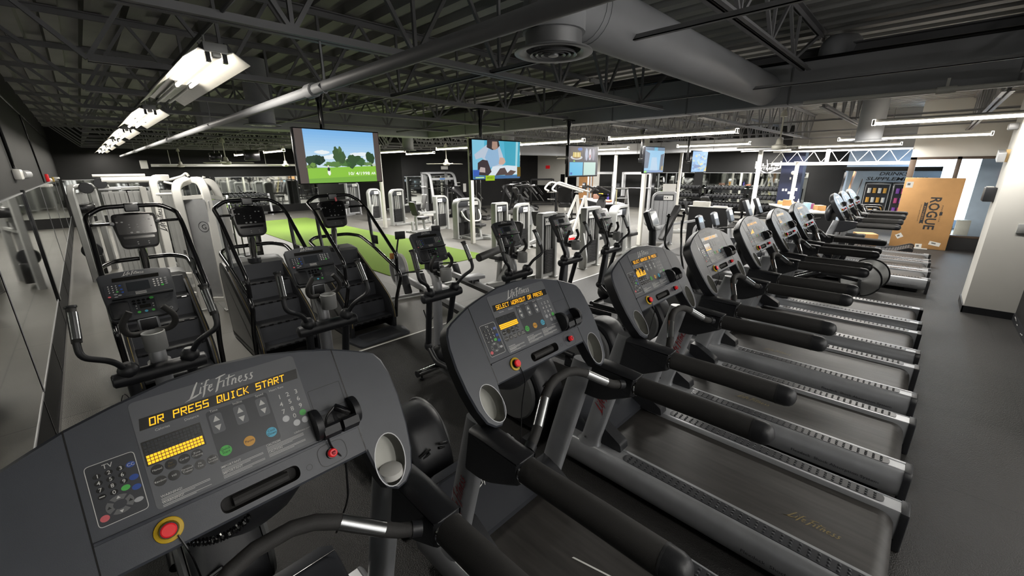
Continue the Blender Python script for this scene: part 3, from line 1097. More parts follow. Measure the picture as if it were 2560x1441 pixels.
# faded belt prints
for r, y in ((bpy.data.objects['treadmill.002'], 0.09), (bpy.data.objects['treadmill.003'], 0.66), (bpy.data.objects['treadmill.004'], 0.75)):
    o = MB('gold')
    fr = Fr((-0.12, y, 0.2225), (0, -1, 0), (1, 0, 0), (0, 0, 1))
    logo_script(o, fr, 0, 0, 0.05, 0, 0.0005)
    o.build('belt_print', child(r, 'belt'), smooth=None)
o = MB('ink')
o.poly([(0.02, 0.86, 0.2227), (0.03, 0.855, 0.2227), (0.10, 0.55, 0.2227), (0.08, 0.60, 0.2227)])
o.build('scratch', child(bpy.data.objects['treadmill.001'], 'belt'), smooth=None)

# things only the nearest treadmill carries
con = child(bpy.data.objects['treadmill'], 'console')
m = MB('gloss').prism(rrect(0.215, -0.19, 0.262, -0.150, 0.006), Fr(CF.o, (CF.u + CF.v * 0.5).normalized(), (CF.v - CF.u * 0.5).normalized(), CF.w), 0.05, 0.066, 0.004) if False else MB('gloss')
c0 = CF(0.222, -0.160, 0.050)
m.bar(c0, c0 + V((0.035, -0.012, -0.028)), 0.022, 0.014, bev=0.003)
m.tube(rpath([c0, c0 + V((-0.03, -0.005, -0.02)), c0 + V((-0.035, -0.02, -0.10)), c0 + V((0.0, -0.03, -0.16)), c0 + V((-0.005, -0.02, -0.30)), c0 + V((-0.05, -0.01, -0.40))], 0.03), 0.003, 6)
m.build('audio_cable', con)
m = MB('gloss')
pts = []
a, b = CF(-0.165, -0.30, -0.02), CF(-0.02, -0.335, -0.06)
for i in range(160):
    q = i / 159
    sag = 4 * q * (1 - q) * 0.035
    pts.append(a.lerp(b, q) + V((0, 0.008 * cos(i * 0.85), 0.008 * sin(i * 0.85) - sag)))
m.tube(pts, 0.0028, 5)
m.build('coiled_cable', con)
cpo = [k for k in con.children if k.name.startswith('cup_holder')][1]
MB('white').lathe([(0.033, 0.0), (0.036, 0.004), (0.034, 0.022), (0.02, 0.026), (0.0, 0.026)], CF(0.334, -0.415, -0.026), n=24).build('cup_insert', cpo, label='white insert')
# ------------------------------------------------------------------ elliptical trainers
KE = 0.576
_n = sqrt(1 + KE * KE)
EF = Fr((0, 0.18, 1.41), (1, 0, 0), (0, KE / _n, 1 / _n), (0, -1 / _n, KE / _n))
ECONS = mat('elliptical_console_plastic', '#3c3e42', 0.4, var=0.05, bump=0.05, bscale=900)


def console_face(mb, fr):
    """screen, key pads and print of the cross-trainer console"""
    z = 0.001
    mb.m('ink')
    logo_script(mb, fr, -0.01, -0.012, 0.021, 0, z)
    mb.m('ledoff').plate([(-0.105, -0.044), (0.105, -0.044), (0.107, -0.022), (-0.103, -0.022)], fr, z)
    mb.m('lcd').plate(rrect(-0.05, -0.112, 0.052, -0.058, 0.003), fr, z)
    mb.m('consd').plate(rrect(-0.148, -0.138, -0.062, -0.058, 0.006), fr, z)
    for i in range(12):
        u, v = -0.128 + (i % 3) * 0.0165, -0.068 - (i // 3) * 0.0125
        mb.m('ink').plate(oval(u, v, 0.003, 0.003, 8), fr, z + 0.0006)
        u, v = 0.075 + (i % 3) * 0.0175, -0.062 - (i // 3) * 0.0135
        mb.m('ink').plate(oval(u, v, 0.005, 0.004, 10), fr, z)
    mb.m(KNOB).plate(oval(0.11, -0.1025, 0.0075, 0.0058, 12), fr, z + 0.0003).plate(oval(-0.095, -0.1055, 0.006, 0.0045, 12), fr, z + 0.0006)
    mb.m(KB2).plate(oval(-0.078, -0.070, 0.006, 0.0045, 12), fr, z + 0.0006).plate(oval(-0.075, -0.094, 0.006, 0.0045, 12), fr, z + 0.0006).plate(oval(-0.073, -0.112, 0.006, 0.0045, 12), fr, z + 0.0006)
    mb.m(KRED).plate(oval(-0.133, -0.131, 0.007, 0.005, 12), fr, z + 0.0006)
    mb.m('silv2')
    for i in range(4):
        mb.plate(oval(0.131, -0.060 - i * 0.0125, 0.007, 0.0042, 12), fr, z)
    for i in range(3):
        mb.plate(oval((-0.105, -0.088, -0.105)[i], (-0.120, -0.128, -0.136)[i], 0.0085, 0.004, 12), fr, z + 0.0006)
    mb.m('ink')
    for i in range(3):
        mb.plate(rrect(-0.02, -0.124 - i * 0.0065, 0.03, -0.1215 - i * 0.0065, 0.0005), fr, z)
    # lower half under the reading ledge
    mb.m('over2').plate(rrect(-0.052, -0.262, 0.055, -0.162, 0.006), fr, z)
    mb.m('gloss')
    for i in range(7):
        mb.plate(oval(-0.04 + (i % 4) * 0.022, -0.178 - (i // 4) * 0.016, 0.0085, 0.0068, 12), fr, z + 0.0006)
    mb.m('ledoff').plate(rrect(-0.02, -0.228, 0.03, -0.207, 0.002), fr, z + 0.0006)
    for u, m_ in ((-0.028, KNOB), (0.004, KBLU), (0.036, KNOB)):
        mb.m(m_).plate(oval(u, -0.248, 0.008, 0.0068, 14), fr, z + 0.0006)
    mb.m(KNOB).plate(oval(0.042, -0.172, 0.0105, 0.008, 14), fr, z + 0.0009)
    mb.m('ink')
    for u in (-0.034, 0.042):
        mb.plate([(u - 0.004, -0.212), (u + 0.004, -0.212), (u, -0.204)], fr, z + 0.0006).plate([(u - 0.004, -0.222), (u, -0.230), (u + 0.004, -0.222)], fr, z + 0.0006)
    mb.m('shroud')
    for i in range(9):
        mb.plate(rrect(0.066, -0.172 - i * 0.008, 0.125 - (i % 3) * 0.012, -0.1695 - i * 0.008, 0.0004), fr, z)
    mb.m('ink').outline(oval(0.118, -0.255, 0.008, 0.007, 14), fr, 0.0016, z)


def make_elliptical(label):
    t = thing('elliptical_trainer', label, 'elliptical', (0, 0, 0), group='elliptical trainers in the row')
    # console
    c = MB(ECONS)
    half = [(0.075, -0.288), (0.138, -0.284), (0.152, -0.268), (0.163, -0.12), (0.166, -0.01), (0.156, 0.004), (0.09, 0.014)]
    out = half + [(0, 0.018)] + mirror2(half)
    c.prism(out, EF, -0.03, 0.0, 0.006)
    c.m('black').loft([[EF(p[0], p[1], -0.03) for p in out], [EF(p[0] * 0.96, p[1] * 0.97 - 0.005, -0.055) for p in out]])
    con = c.build('console', t, smooth=30)
    f = MB('over2')
    console_face(f, EF)
    f.build('button_overlay', con, smooth=None)
    l = MB('black')
    l.prism(rrect(-0.125, -0.158, 0.150, -0.147, 0.003), EF, -0.002, 0.03, 0.003)
    l.build('reading_ledge', con)
    l = MB('black')
    l.prism(rrect(-0.148, -0.272, -0.062, -0.168, 0.02), EF, -0.002, 0.016, 0.008)
    l.build('fan_housing', con)
    # mast
    m = MB('silver')
    m.tube([(0, 0.075, 0.12), (0, 0.07, 0.5), (0, 0.055, 0.84)], 0.045, 16)
    m.m('silv2').tube(rpath([(0, 0.05, 0.80), (0, 0.03, 0.93), (0, 0.10, 1.06), (0, 0.17, 1.17)], 0.06), 0.042, 16)
    m.m('black').box(-0.05, 0.05, 0.05, 0.17, 1.06, 1.16, 0.012)
    m.tube([(0, 0.06, 0.815), (0, 0.055, 0.875)], 0.057, 16)
    m.build('mast', t)
    # cup
    c = MB('frame')
    c.lathe([(0.05, 1.0), (0.053, 1.005), (0.054, 1.1), (0.054, 1.108), (0.049, 1.11), (0.047, 1.105), (0.045, 1.01)], (0, -0.105, 0), n=20, cap=False)
    c.m('black').lathe([(0.049, 1.01), (0.02, 1.009)], (0, -0.105, 0), n=20)
    c.box(-0.03, 0.03, -0.06, 0.06, 1.02, 1.075, 0.01)
    c.build('cup_holder', t)
    # cross bar, pivots, moving arms
    b = MB('black')
    b.tube([(-0.222, -0.03, 0.845), (-0.214, -0.03, 0.845), (-0.17, -0.03, 0.845), (0.17, -0.03, 0.845), (0.214, -0.03, 0.845), (0.222, -0.03, 0.845)], [0.03, 0.041, 0.046, 0.046, 0.041, 0.03], 14)
    b.box(-0.06, 0.06, -0.05, 0.06, 0.81, 0.88, 0.015)
    b.build('pivot_bar', t)
    for s in (-1, 1):
        a = MB('black')
        lean = 0.03 * s
        a.tube(rpath([(0.300 * s, -0.11, 1.14), (0.302 * s, -0.135, 1.06), (0.19 * s, -0.085, 0.985), (0.150 * s, -0.045, 0.90)], 0.06), 0.0165, 10)
        a.ball((0.143 * s, -0.034, 0.892), 0.050, 14, (1, 1, 1.05))
        a.tube([(0.14 * s, -0.02, 0.84), (0.138 * s, 0.08 + lean, 0.36)], 0.028, 12)
        a.ball((0.138 * s, 0.085 + lean, 0.335), 0.05, 12, (0.7, 1, 1))
        a.tube(rpath([(0.138 * s, 0.085 + lean, 0.335), (0.16 * s, -0.10, 0.23), (0.17 * s, -0.45, 0.24), (0.17 * s, -0.95, 0.28 + lean * 2)], 0.06), 0.026, 10)
        arm = a.build('moving_arm', t)
        g = MB('foam')
        g.tube([(0.298 * s, -0.108, 1.135), (0.288 * s, -0.045, 1.27), (0.286 * s, -0.02, 1.306)], 0.0215, 12)
        g.m(SENSOR).tube([(0.2975 * s - 0.004 * s, -0.110, 1.155), (0.287 * s - 0.004 * s, -0.046, 1.285)], 0.0205, 12)
        g.m('black').tube([(0.286 * s, -0.021, 1.304), (0.286 * s, -0.017, 1.314)], 0.026, 12)
        g.build('hand_grip', arm)
        p = MB('black')
        p.box(0.09 * s - 0.06 * (s < 0) + 0.0 if s > 0 else -0.24, 0.24 if s > 0 else -0.09, -0.72, -0.34, 0.255, 0.285, 0.012)
        p.box(min(0.088 * s, 0.1 * s), max(0.088 * s, 0.1 * s), -0.72, -0.34, 0.28, 0.33, 0.003)
        p.build('foot_pedal', arm)
        h = MB('foam')
        h.tube(rpath([(0.02 * s, 0.02, 1.075), (0.10 * s, -0.02, 1.085), (0.125 * s, -0.055, 1.16), (0.072 * s, -0.055, 1.235)], 0.06), 0.0165, 10)
        h.build('fixed_grip', t)
    # base
    b = MB('silver')
    b.box(-0.06, 0.06, -1.2, 0.02, 0.05, 0.17, 0.02)
    b.build('base_rail', t)
    b = MB('chrome')
    b.tube([(-0.27, 0.08, 0.07), (0.27, 0.08, 0.07)], 0.032, 14)
    b.m('black').tube([(-0.275, 0.08, 0.07), (-0.262, 0.08, 0.07)], 0.034, 14).tube([(0.262, 0.08, 0.07), (0.275, 0.08, 0.07)], 0.034, 14)
    for s in (-0.22, 0.22):
        b.cyl((s, 0.08, 0.045), (s, 0.08, 0.012), 0.01, 8).cyl((s, 0.08, 0.012), (s, 0.08, 0.0), 0.022, 12)
    b.build('front_stabilizer', t)
    b = MB('black')
    b.ball((0, 0.02, 0.2), 0.13, 14, (0.8, 1.0, 1.0))
    b.m('silver').tube([(-0.02, -0.08, 0.255), (0.02, -0.08, 0.255)], 0.06, 16)
    b.build('front_cover', t)
    b = MB('black')
    prof = rpoly([(-1.40, 0.03), (-1.42, 0.35), (-1.28, 0.60), (-1.10, 0.63), (-0.90, 0.50), (-0.80, 0.25), (-0.78, 0.03)], [0.02, 0.1, 0.1, 0.1, 0.1, 0.1, 0.02], 5)
    b.loft([[(x, y, z) for y, z in (inset(prof, q) if q else prof)] for x, q in ((-0.125, 0.03), (-0.105, 0.008), (-0.06, 0.0), (0.06, 0), (0.105, 0.008), (0.125, 0.03))])
    b.m('gloss')
    for s in (-1, 1):
        for i in range(3):
            b.tube([(0.03 * s, -1.405 + 0.006 * i + 0.02, 0.47 - 0.03 * i + 0.0), (0.095 * s, -1.39 + 0.006 * i + 0.02, 0.44 - 0.03 * i)], 0.008, 6)
    b.m('inkr')
    fr = Fr((0, -0.865, 0.36), (1, 0, 0), V((0, 0.5, -0.87)) * -1, (0, 0.87, 0.5))
    b.build('rear_housing', t)
    for s in (-1, 1):
        d = MB('shroud')
        d.lathe([(0.245, -0.012), (0.25, 0.0), (0.235, 0.014), (0.05, 0.02), (0.02, 0.022)], (0.0, 0, 0), 'x', 32)
        o = d.build('crank_disc', t)
        o.location = (0.145 * s, -1.08, 0.33)
        o.rotation_euler.z = 0 if s > 0 else pi
    f = MB('black')
    f.box(-0.26, 0.26, -1.38, -1.30, 0.0, 0.06, 0.01)
    f.build('rear_foot', t)
    return t


EL = [(0.107, 'elliptical trainer nearest the mirror wall, directly behind the nearest treadmill console'),
      (1.10, 'elliptical trainer second from the mirror wall, in front of the middle stair climber'),
      (2.17, 'elliptical trainer third from the mirror wall, standing alone before the green turf'),
      (3.20, 'elliptical trainer fourth from the mirror wall, a black device cradle on its console'),
      (4.18, 'elliptical trainer fifth from the mirror wall, right of the rectangular weight tower'),
      (5.15, 'elliptical trainer sixth from the mirror wall, just left of the thickest white post')]
e0 = None
for x, lab in EL:
    if e0 is None:
        e0 = make_elliptical(lab)
        r = e0
    else:
        r = dup(e0, (0, 0, 0), label=lab)
    r.location = (x, 3.10, 0.004)

# ------------------------------------------------------------------ stair climbers
STB = mat('stair_console_black', '#0f0f11', 0.4, var=0.05)


def make_stairs(label):
    t = thing('stair_climber', label, 'stair climber', (0, 0, 0), group='stair climbers in the row')
    side = [(-0.42, 0.02), (-0.44, 0.22), (-0.36, 0.40), (-0.20, 0.52), (0.44, 0.90), (0.62, 0.97), (0.80, 0.94), (0.86, 0.80), (0.80, 0.02)]
    side = rpoly(side, [0.02, 0.06, 0.08, 0.08, 0.08, 0.06, 0.08, 0.08, 0.02], 4)
    for s in (-1, 1):
        p = MB('black')
        fr = Fr((0.305 * s, 0, 0), (0, 1, 0), (0, 0, 1), (s, 0, 0))
        p.prism(side, fr, -0.045, 0.0, 0.008)
        p.m('shroud').plate(inset(side, 0.075), fr, 0.002)
        p.m('gold')
        fi = Fr((0.283 * s, 0, 0), (0, 1, 0), (0, 0, 1), (s, 0, 0))
        e = [q for q in side if q[0] < 0.6 and q[1] > 0.1]
        ins = inset(side, -0.004)
        k = [i for i, q in enumerate(side) if q[0] < 0.5 and q[1] > 0.08]
        p.tube([fi(ins[i][0], ins[i][1], 0) for i in k], 0.004, 6)
        p.build('side_panel', t)
    for i in range(4):
        y, z = -0.42 + i * 0.205, 0.20 + i * 0.19
        st = MB('black')
        st.box(-0.258, 0.258, y, y + 0.215, z - 0.03, z, 0.008)
        st.m('gloss')
        for q in range(6):
            st.tube([(-0.22 + q * 0.082, y - 0.002, z - 0.012), (-0.18 + q * 0.082, y - 0.002, z - 0.012)], 0.008, 6)
        if i == 0:
            st.m('consd').prism(rrect(-0.2, 0.02, 0.2, 0.13, 0.04), Fr((0, y + 0.04, z), (1, 0, 0), (0, 1, 0), (0, 0, 1)), 0, 0.004)
        st.m('consd').prism([(-0.258, 0), (0.258, 0), (0.258, 0.185), (-0.258, 0.185)], Fr((0, y + 0.185, z - 0.01), (1, 0, 0), V((0, 0.12, 1)).normalized(), (0, 1, 0)), 0, 0.012)
        st.build('step', t)
    b = MB('gloss')
    b.box(-0.27, 0.27, -0.2, 0.8, 0.02, 0.12)
    b.box(-0.258, 0.258, 0.62, 0.82, 0.5, 0.9, 0.03)
    b.build('base_frame', t)
    h = MB('shroud')
    pr = [(0.44, 0.90), (0.50, 0.965), (0.66, 0.99), (0.82, 0.95), (0.86, 0.82)]
    h.loft([[(x, y - (0.02 if abs(x) > .26 else 0), z - (0.02 if abs(x) > 0.26 else 0)) for y, z in pr] for x in (-0.30, -0.25, 0.25, 0.30)], False, False, closed=False)
    h.m('black').tube([(0, 0.5, 0.95), (0, 0.5, 1.0)], 0.07, 16)
    h.build('rear_hood', t)
    m = MB('consd')
    q = rpoly([(-0.33, 0.0), (0.33, 0.0), (0.37, 0.28), (0.28, 0.36), (-0.28, 0.36), (-0.37, 0.28)], 0.05)
    fr = Fr((0, -0.72, 0.004), (1, 0, 0), (0, 1, 0), (0, 0, 1))
    m.prism(q, fr, 0, 0.03, 0.012)
    m.m('black').plate(rrect(-0.23, 0.06, 0.23, 0.30, 0.03), fr, 0.0315)
    m.build('front_tray', t)
    c = MB('chrome')
    c.tube([(0, 0.50, 0.98), (0, 0.42, 1.32)], 0.036, 16)
    c.build('console_post', t)
    KS = 0.35
    n_ = sqrt(1 + KS * KS)
    SF = Fr((0, 0.41, 1.60), (1, 0, 0), (0, KS / n_, 1 / n_), (0, -1 / n_, KS / n_))
    k = MB(STB)
    o = rpoly([(-0.135, -0.33), (0.135, -0.33), (0.165, -0.10), (0.16, 0.0), (0, 0.015), (-0.16, 0.0), (-0.165, -0.10)], [0.05, 0.05, 0.03, 0.03, 0.05, 0.03, 0.03], 4)
    k.prism(o, SF, -0.07, 0.0, 0.012)
    k.m('gloss').plate(rrect(-0.14, -0.20, 0.14, -0.03, 0.015), SF, 0.001)
    k.m('gloss').prism(rrect(-0.115, -0.245, 0.115, -0.222, 0.008), SF, 0, 0.003).plate(rrect(-0.12, -0.045, 0.12, -0.015, 0.006), SF, 0.0018)
    k.m('shroud')
    for u, v, rr in ((-0.045, -0.185, 0.011), (0.0, -0.185, 0.013), (0.045, -0.185, 0.011), (0.07, -0.065, .009), (.105, -.065, .009), (-.13, -.08, .009), (-.095, -.08, .009), (.11, -.13, .007),
                     (-0.05, -0.11, .006), (-.05, -.135, .006), (0.01, -.11, .006), (.01, -.135, .006), (-0.02, -.28, .006), (-0.02, -.30, .006), (.06, -.28, .006), (.06, -.30, .006)):
        k.plate(oval(u, v, rr, rr * 0.75, 12), SF, 0.002)
    k.build('console', t)
    r = MB('gloss')
    for s in (-1, 1):
        x = 0.335 * s
        r.tube(rpath([(x, -0.37, 0.14), (x, -0.42, 0.40), (x, -0.585, 0.72), (x, -0.50, 0.80), (x, 0.08, 1.02), (x, 0.42, 1.115), (0.22 * s, 0.56, 1.14), (0.0, 0.56, 1.14)], 0.07), 0.0215, 12)
    r.build('lower_handrail', t)
    r = MB('gloss')
    for s in (-1, 1):
        x = 0.325 * s
        r.tube(rpath([(x, -0.52, 0.80), (x, -0.53, 0.98), (x, 0.14, 1.51), (x, 0.34, 1.60), (0.21 * s, 0.36, 1.672), (0.0, 0.37, 1.675)], 0.05), 0.0205, 12)
        r.tube(rpath([(x, 0.09, 1.47), (x, 0.06, 1.2), (x, 0.02, 1.01)], 0.05), 0.019, 10)
        r.tube([(0.30 * s, 0.18, 1.535), (0.19 * s, 0.33, 1.52)], 0.014, 10)
        r.m('silv2').tube([(0.19 * s, 0.335, 1.52), (0.165 * s, 0.37, 1.515)], [0.014, 0.02], 10)
        r.m('gloss')
    r.m('black').box(0.318, 0.332, -0.09, 0.06, 1.06, 1.17, 0.004)
    r.m('shroud').box(-0.055, 0.055, 0.345, 0.395, 1.62, 1.70, 0.01)
    r.build('upper_handrail', t)
    return t


ST = [(0.28, 'stair climber nearest the mirror wall, behind the first elliptical trainer'),
      (1.24, 'middle stair climber, between the white weight tower and the elliptical trainers'),
      (2.19, 'stair climber beside the green turf, a red clip on its top bar')]
s0 = None
for x, lab in ST:
    if s0 is None:
        s0 = make_stairs(lab)
        r = s0
    else:
        r = dup(s0, (0, 0, 0), label=lab)
    r.location = (x, 5.0, 0)
r = bpy.data.objects['stair_climber.002']
o = MB(KRED)
o.bar((0.03, 0.345, 1.65), (0.036, 0.34, 1.60), 0.02, 0.012)
o.build('warning_clip', r, label='red clip')
o = MB(fl('#b0763a')).box(0.27, 0.31, -0.50, -0.46, 0.93, 1.0, 0.006)
o.build('grip_switch', r, label='orange brown grip switch')
# loose cables on the floor near the climbers
c = MB('gloss')
for a, b_, q in (((0.84, 4.5), (0.86, 4.1), 0.04), ((0.82, 4.52), (0.70, 4.3), 0.012)):
    c.tube(rpath([(a[0], a[1], 0.012), (a[0] - 0.1, a[1] - 0.1, q), (b_[0] + 0.1, b_[1], 0.012), (b_[0], b_[1], 0.012)], 0.1), 0.006, 6)
c.build('power_cable', None, 'thin black power cable curled on the floor by the middle stair climber', 'cable')
c = MB('gloss').tube(rpath([(2.86, 4.42, 0.004), (2.84, 4.42, 0.1), (2.83, 4.45, 0.19)], 0.05), 0.008, 6).tube(rpath([(2.87, 4.42, 0.004), (2.93, 4.40, 0.05), (2.96, 4.40, 0.11)], 0.03), 0.005, 6)
c.build('cable_stub', None, 'black cable stub poking up from the floor beside the white mat edge', 'cable')
c = MB('gloss').tube(rpath([(-0.08, 4.6, 0.006), (-0.12, 4.55, 0.2), (-0.18, 4.3, 0.1), (-0.2, 4.15, 0.006)], 0.1), 0.0035, 6)
c.build('power_cable', None, 'thin looping cable beside the first stair climber, toward the mirror wall', 'cable')

# ------------------------------------------------------------------ rowing machine
def make_rower(label):
    t = thing('rowing_machine', label, 'rowing machine', (0, 0, 0))
    m = MB('silv2')
    m.bar((0, 0.15, 0.34), (0, -2.1, 0.36), 0.05, 0.09, bev=0.006)
    m.m('gloss').bar((0, -0.5, 0.30), (0, -2.1, 0.315), 0.055, 0.05)
    m.build('monorail', t)
    f = MB('silv2')
    f.lathe([(0.235, -0.07), (0.25, -0.05), (0.25, 0.05), (0.235, 0.07)], (0, 0.42, 0.42), 'x', 28)
    f.m('inkd').lathe([(0.2, -0.072), (0.19, -0.073)], (0, 0.42, 0.42), 'x', 28)
    f.lathe([(0.19, 0.0725), (0.06, 0.074)], (0, 0.42, 0.42), 'x', 28)
    f.m('white').lathe([(0.252, 0.03), (0.256, 0.04), (0.256, 0.075), (0.24, 0.085)], (0, 0.42, 0.42), 'x', 28, cap=False)
    f.build('flywheel_cage', t)
    g = MB('silv2')
    g.bar((0, 0.16, 0.35), (0, 0.48, 0.7), 0.05, 0.08, bev=0.006)
    for s in (-1, 1):
        g.bar((0.06 * s, 0.42, 0.60), (0.10 * s, 0.22, 0.03), 0.03, 0.05, bev=0.004)
    g.m('frame').bar((-0.3, 0.2, 0.035), (0.3, 0.2, 0.035), 0.05, 0.04, bev=0.006)
    g.build('leg_frame', t)
    g = MB('frame').bar((-0.2, -2.08, 0.03), (0.2, -2.08, 0.03), 0.05, 0.04, bev=0.006).bar((0, -2.07, 0.04), (0, -2.05, 0.32), 0.045, 0.05)
    g.build('rear_leg', t)
    h = MB('black')
    h.tube([(-0.22, -0.06, 0.46), (0.0, -0.03, 0.47), (0.22, -0.06, 0.46)], 0.013, 10)
    h.build('pull_handle', t)
    for s in (-1, 1):
        p = MB('black')
        p.prism(rrect(-0.055, -0.14, 0.055, 0.14, 0.02), Fr((0.13 * s, -0.25, 0.34), (1, 0, 0), V((0, 0.55, 0.83)).normalized(), V((0, -0.83, 0.55)).normalized()), 0, 0.03, 0.005)
        p.build('foot_stretcher', t)
    p = MB('silv2')
    p.prism(rpoly([(-0.16, -0.10), (0.16, -0.10), (0.15, 0.12), (0, 0.09), (-0.15, 0.12)], 0.05), Fr((0, -1.05, 0.43), (1, 0, 0), (0, 1, 0), (0, 0, 1)), 0, 0.045, 0.012)
    p.m('black').box(-0.06, 0.06, -1.12, -0.98, 0.36, 0.43, 0.01)
    p.build('seat', t)
    a = MB('black')
    a.tube(rpath([(0, 0.45, 0.68), (0, 0.30, 0.95), (0, 0.22, 1.0)], 0.1), 0.014, 8).box(-0.08, 0.08, 0.19, 0.215, 0.95, 1.07, 0.01)
    a.build('monitor_arm', t)
    return t


r = make_rower('rowing machine on the grey floor by the turf corner, behind the third elliptical')
r.location = (3.22, 5.43, 0)
r.rotation_euler.z = -0.19
dup(r, (3.97, 5.55, 0), -0.19, 'second rowing machine, its seat and rail seen right of the third elliptical')

# ------------------------------------------------------------------ bikes with a bare silver flywheel
FLYW = mat('spun_aluminium', '#d2d3d1', 0.34, 1.0, var=0.03)
_nt = FLYW.node_tree
_tg = _nt.nodes.new('ShaderNodeTangent')
_tg.direction_type = 'RADIAL'
_tg.axis = 'X'
_nt.nodes['Principled BSDF'].inputs['Anisotropic'].default_value = 0.85
_nt.links.new(_tg.outputs['Tangent'], _nt.nodes['Principled BSDF'].inputs['Tangent'])


def make_fly_bike(label):
    t = thing('exercise_bike', label, 'exercise bike', (0, 0, 0), group='bikes with silver flywheels')
    w = MB(FLYW)
    for s in (-1, 1):
        w.lathe([(0.245, 0.006 * s), (0.235, 0.012 * s), (0.06, 0.026 * s), (0.05, 0.03 * s)], (0, 0, 0), 'x', 48, cap=True)
    w.m('gloss').tube([(0, 0.252 * cos(a), 0.252 * sin(a)) for a in [2 * pi * i / 48 for i in range(49)]], 0.0125, 8, cap=False)
    w.m('chrome').tube([(-0.06, 0, 0), (0.06, 0, 0)], 0.022, 12)
    w.build('flywheel', t).location.z = 0.27
    f = MB('gloss')
    for s in (-1, 1):
        f.bar((0.07 * s, 0.02, 0.27), (0.05 * s, 0.5, 0.32), 0.02, 0.05)
        f.bar((0.07 * s, 0.0, 0.27), (0.09 * s, -0.02, 0.04), 0.02, 0.04)
    f.bar((0, 0.45, 0.30), (0, 0.30, 0.78), 0.06, 0.09, bev=0.01)
    f.bar((0, 0.42, 0.36), (0, 1.02, 0.92), 0.06, 0.09, bev=0.01)
    f.bar((0, 0.48, 0.32), (0, 1.0, 0.06), 0.06, 0.08, bev=0.01)
    f.bar((-0.28, 1.0, 0.035), (0.28, 1.0, 0.035), 0.06, 0.05, bev=0.01).bar((-0.28, -0.02, 0.035), (0.28, -0.02, 0.035), 0.06, 0.05, bev=0.01)
    f.build('frame', t)
    s_ = MB('vinyl')
    s_.prism(rpoly([(-0.02, 0.16), (0.02, 0.16), (0.04, 0.02), (0.09, -0.1), (-0.09, -0.1), (-0.04, 0.02)], 0.03), Fr((0, 0.26, 0.86), (1, 0, 0), (0, 1, 0), (0, 0, 1)), 0, 0.05, 0.015)
    s_.m('chrome').tube([(0, 0.27, 0.74), (0, 0.26, 0.87)], 0.018, 10)
    s_.build('saddle', t)
    h = MB('foam')
    h.tube(rpath([(-0.24, 0.82, 1.1), (-0.22, 1.0, 1.06), (0.22, 1.0, 1.06), (0.24, 0.82, 1.1)], 0.06), 0.017, 10)
    h.m('black').bar((0, 1.0, 0.9), (0, 1.01, 1.08), 0.05, 0.06).box(-0.06, 0.06, 0.99, 1.03, 1.08, 1.18, 0.01)
    h.build('handlebar', t)
    c = MB('black')
    c.lathe([(0.11, -0.02), (0.115, 0), (0.11, 0.02)], (0.05, 0.52, 0.32), 'x', 24)
    c.m('silv2')
    for s in (-1, 1):
        c.bar((0.085 * s, 0.52, 0.32), (0.095 * s, 0.52 + 0.12 * s, 0.32 - 0.11 * s), 0.015, 0.03)
        c.m('black').box(0.10 * s - 0.0 if s > 0 else -0.2, 0.2 if s > 0 else -0.10, 0.47 + 0.12 * s, 0.57 + 0.12 * s, 0.30 - 0.11 * s, 0.33 - 0.11 * s, 0.005).m('silv2')
    c.build('crank', t)
    return t


r = make_fly_bike('exercise bike with bare silver flywheel, beside the last treadmill of the front row')
r.location = (8.2, 0.46, 0.004)
dup(r, (8.74, 0.40, 0.004), 0, 'exercise bike with bare silver flywheel, half hidden behind its twin')
r.rotation_euler.z = 0.0
# ------------------------------------------------------------------ selector weight machines
def rbar(mb, pts, w, d, r=0.08, up=(0, 1, 0)):
    """rectangular tube swept along a rounded path"""
    pts = rpath(pts, r, 6)
    upv = V(up)
    rings = []
    for i, p in enumerate(pts):
        t = (pts[min(i + 1, len(pts) - 1)] - pts[max(i - 1, 0)]).normalized()
        x = t.cross(upv).normalized()
        y = x.cross(t)
        rings.append([p + x * (a * w / 2) + y * (b * d / 2) for a, b in ((-1, -0.8), (-0.8, -1), (0.8, -1), (1, -0.8), (1, 0.8), (0.8, 1), (-0.8, 1), (-1, 0.8))])
    return mb.loft(rings)


ROD = mat('bright_guide_rod', '#d2d2cf', 0.3, 0.3, var=0.03)


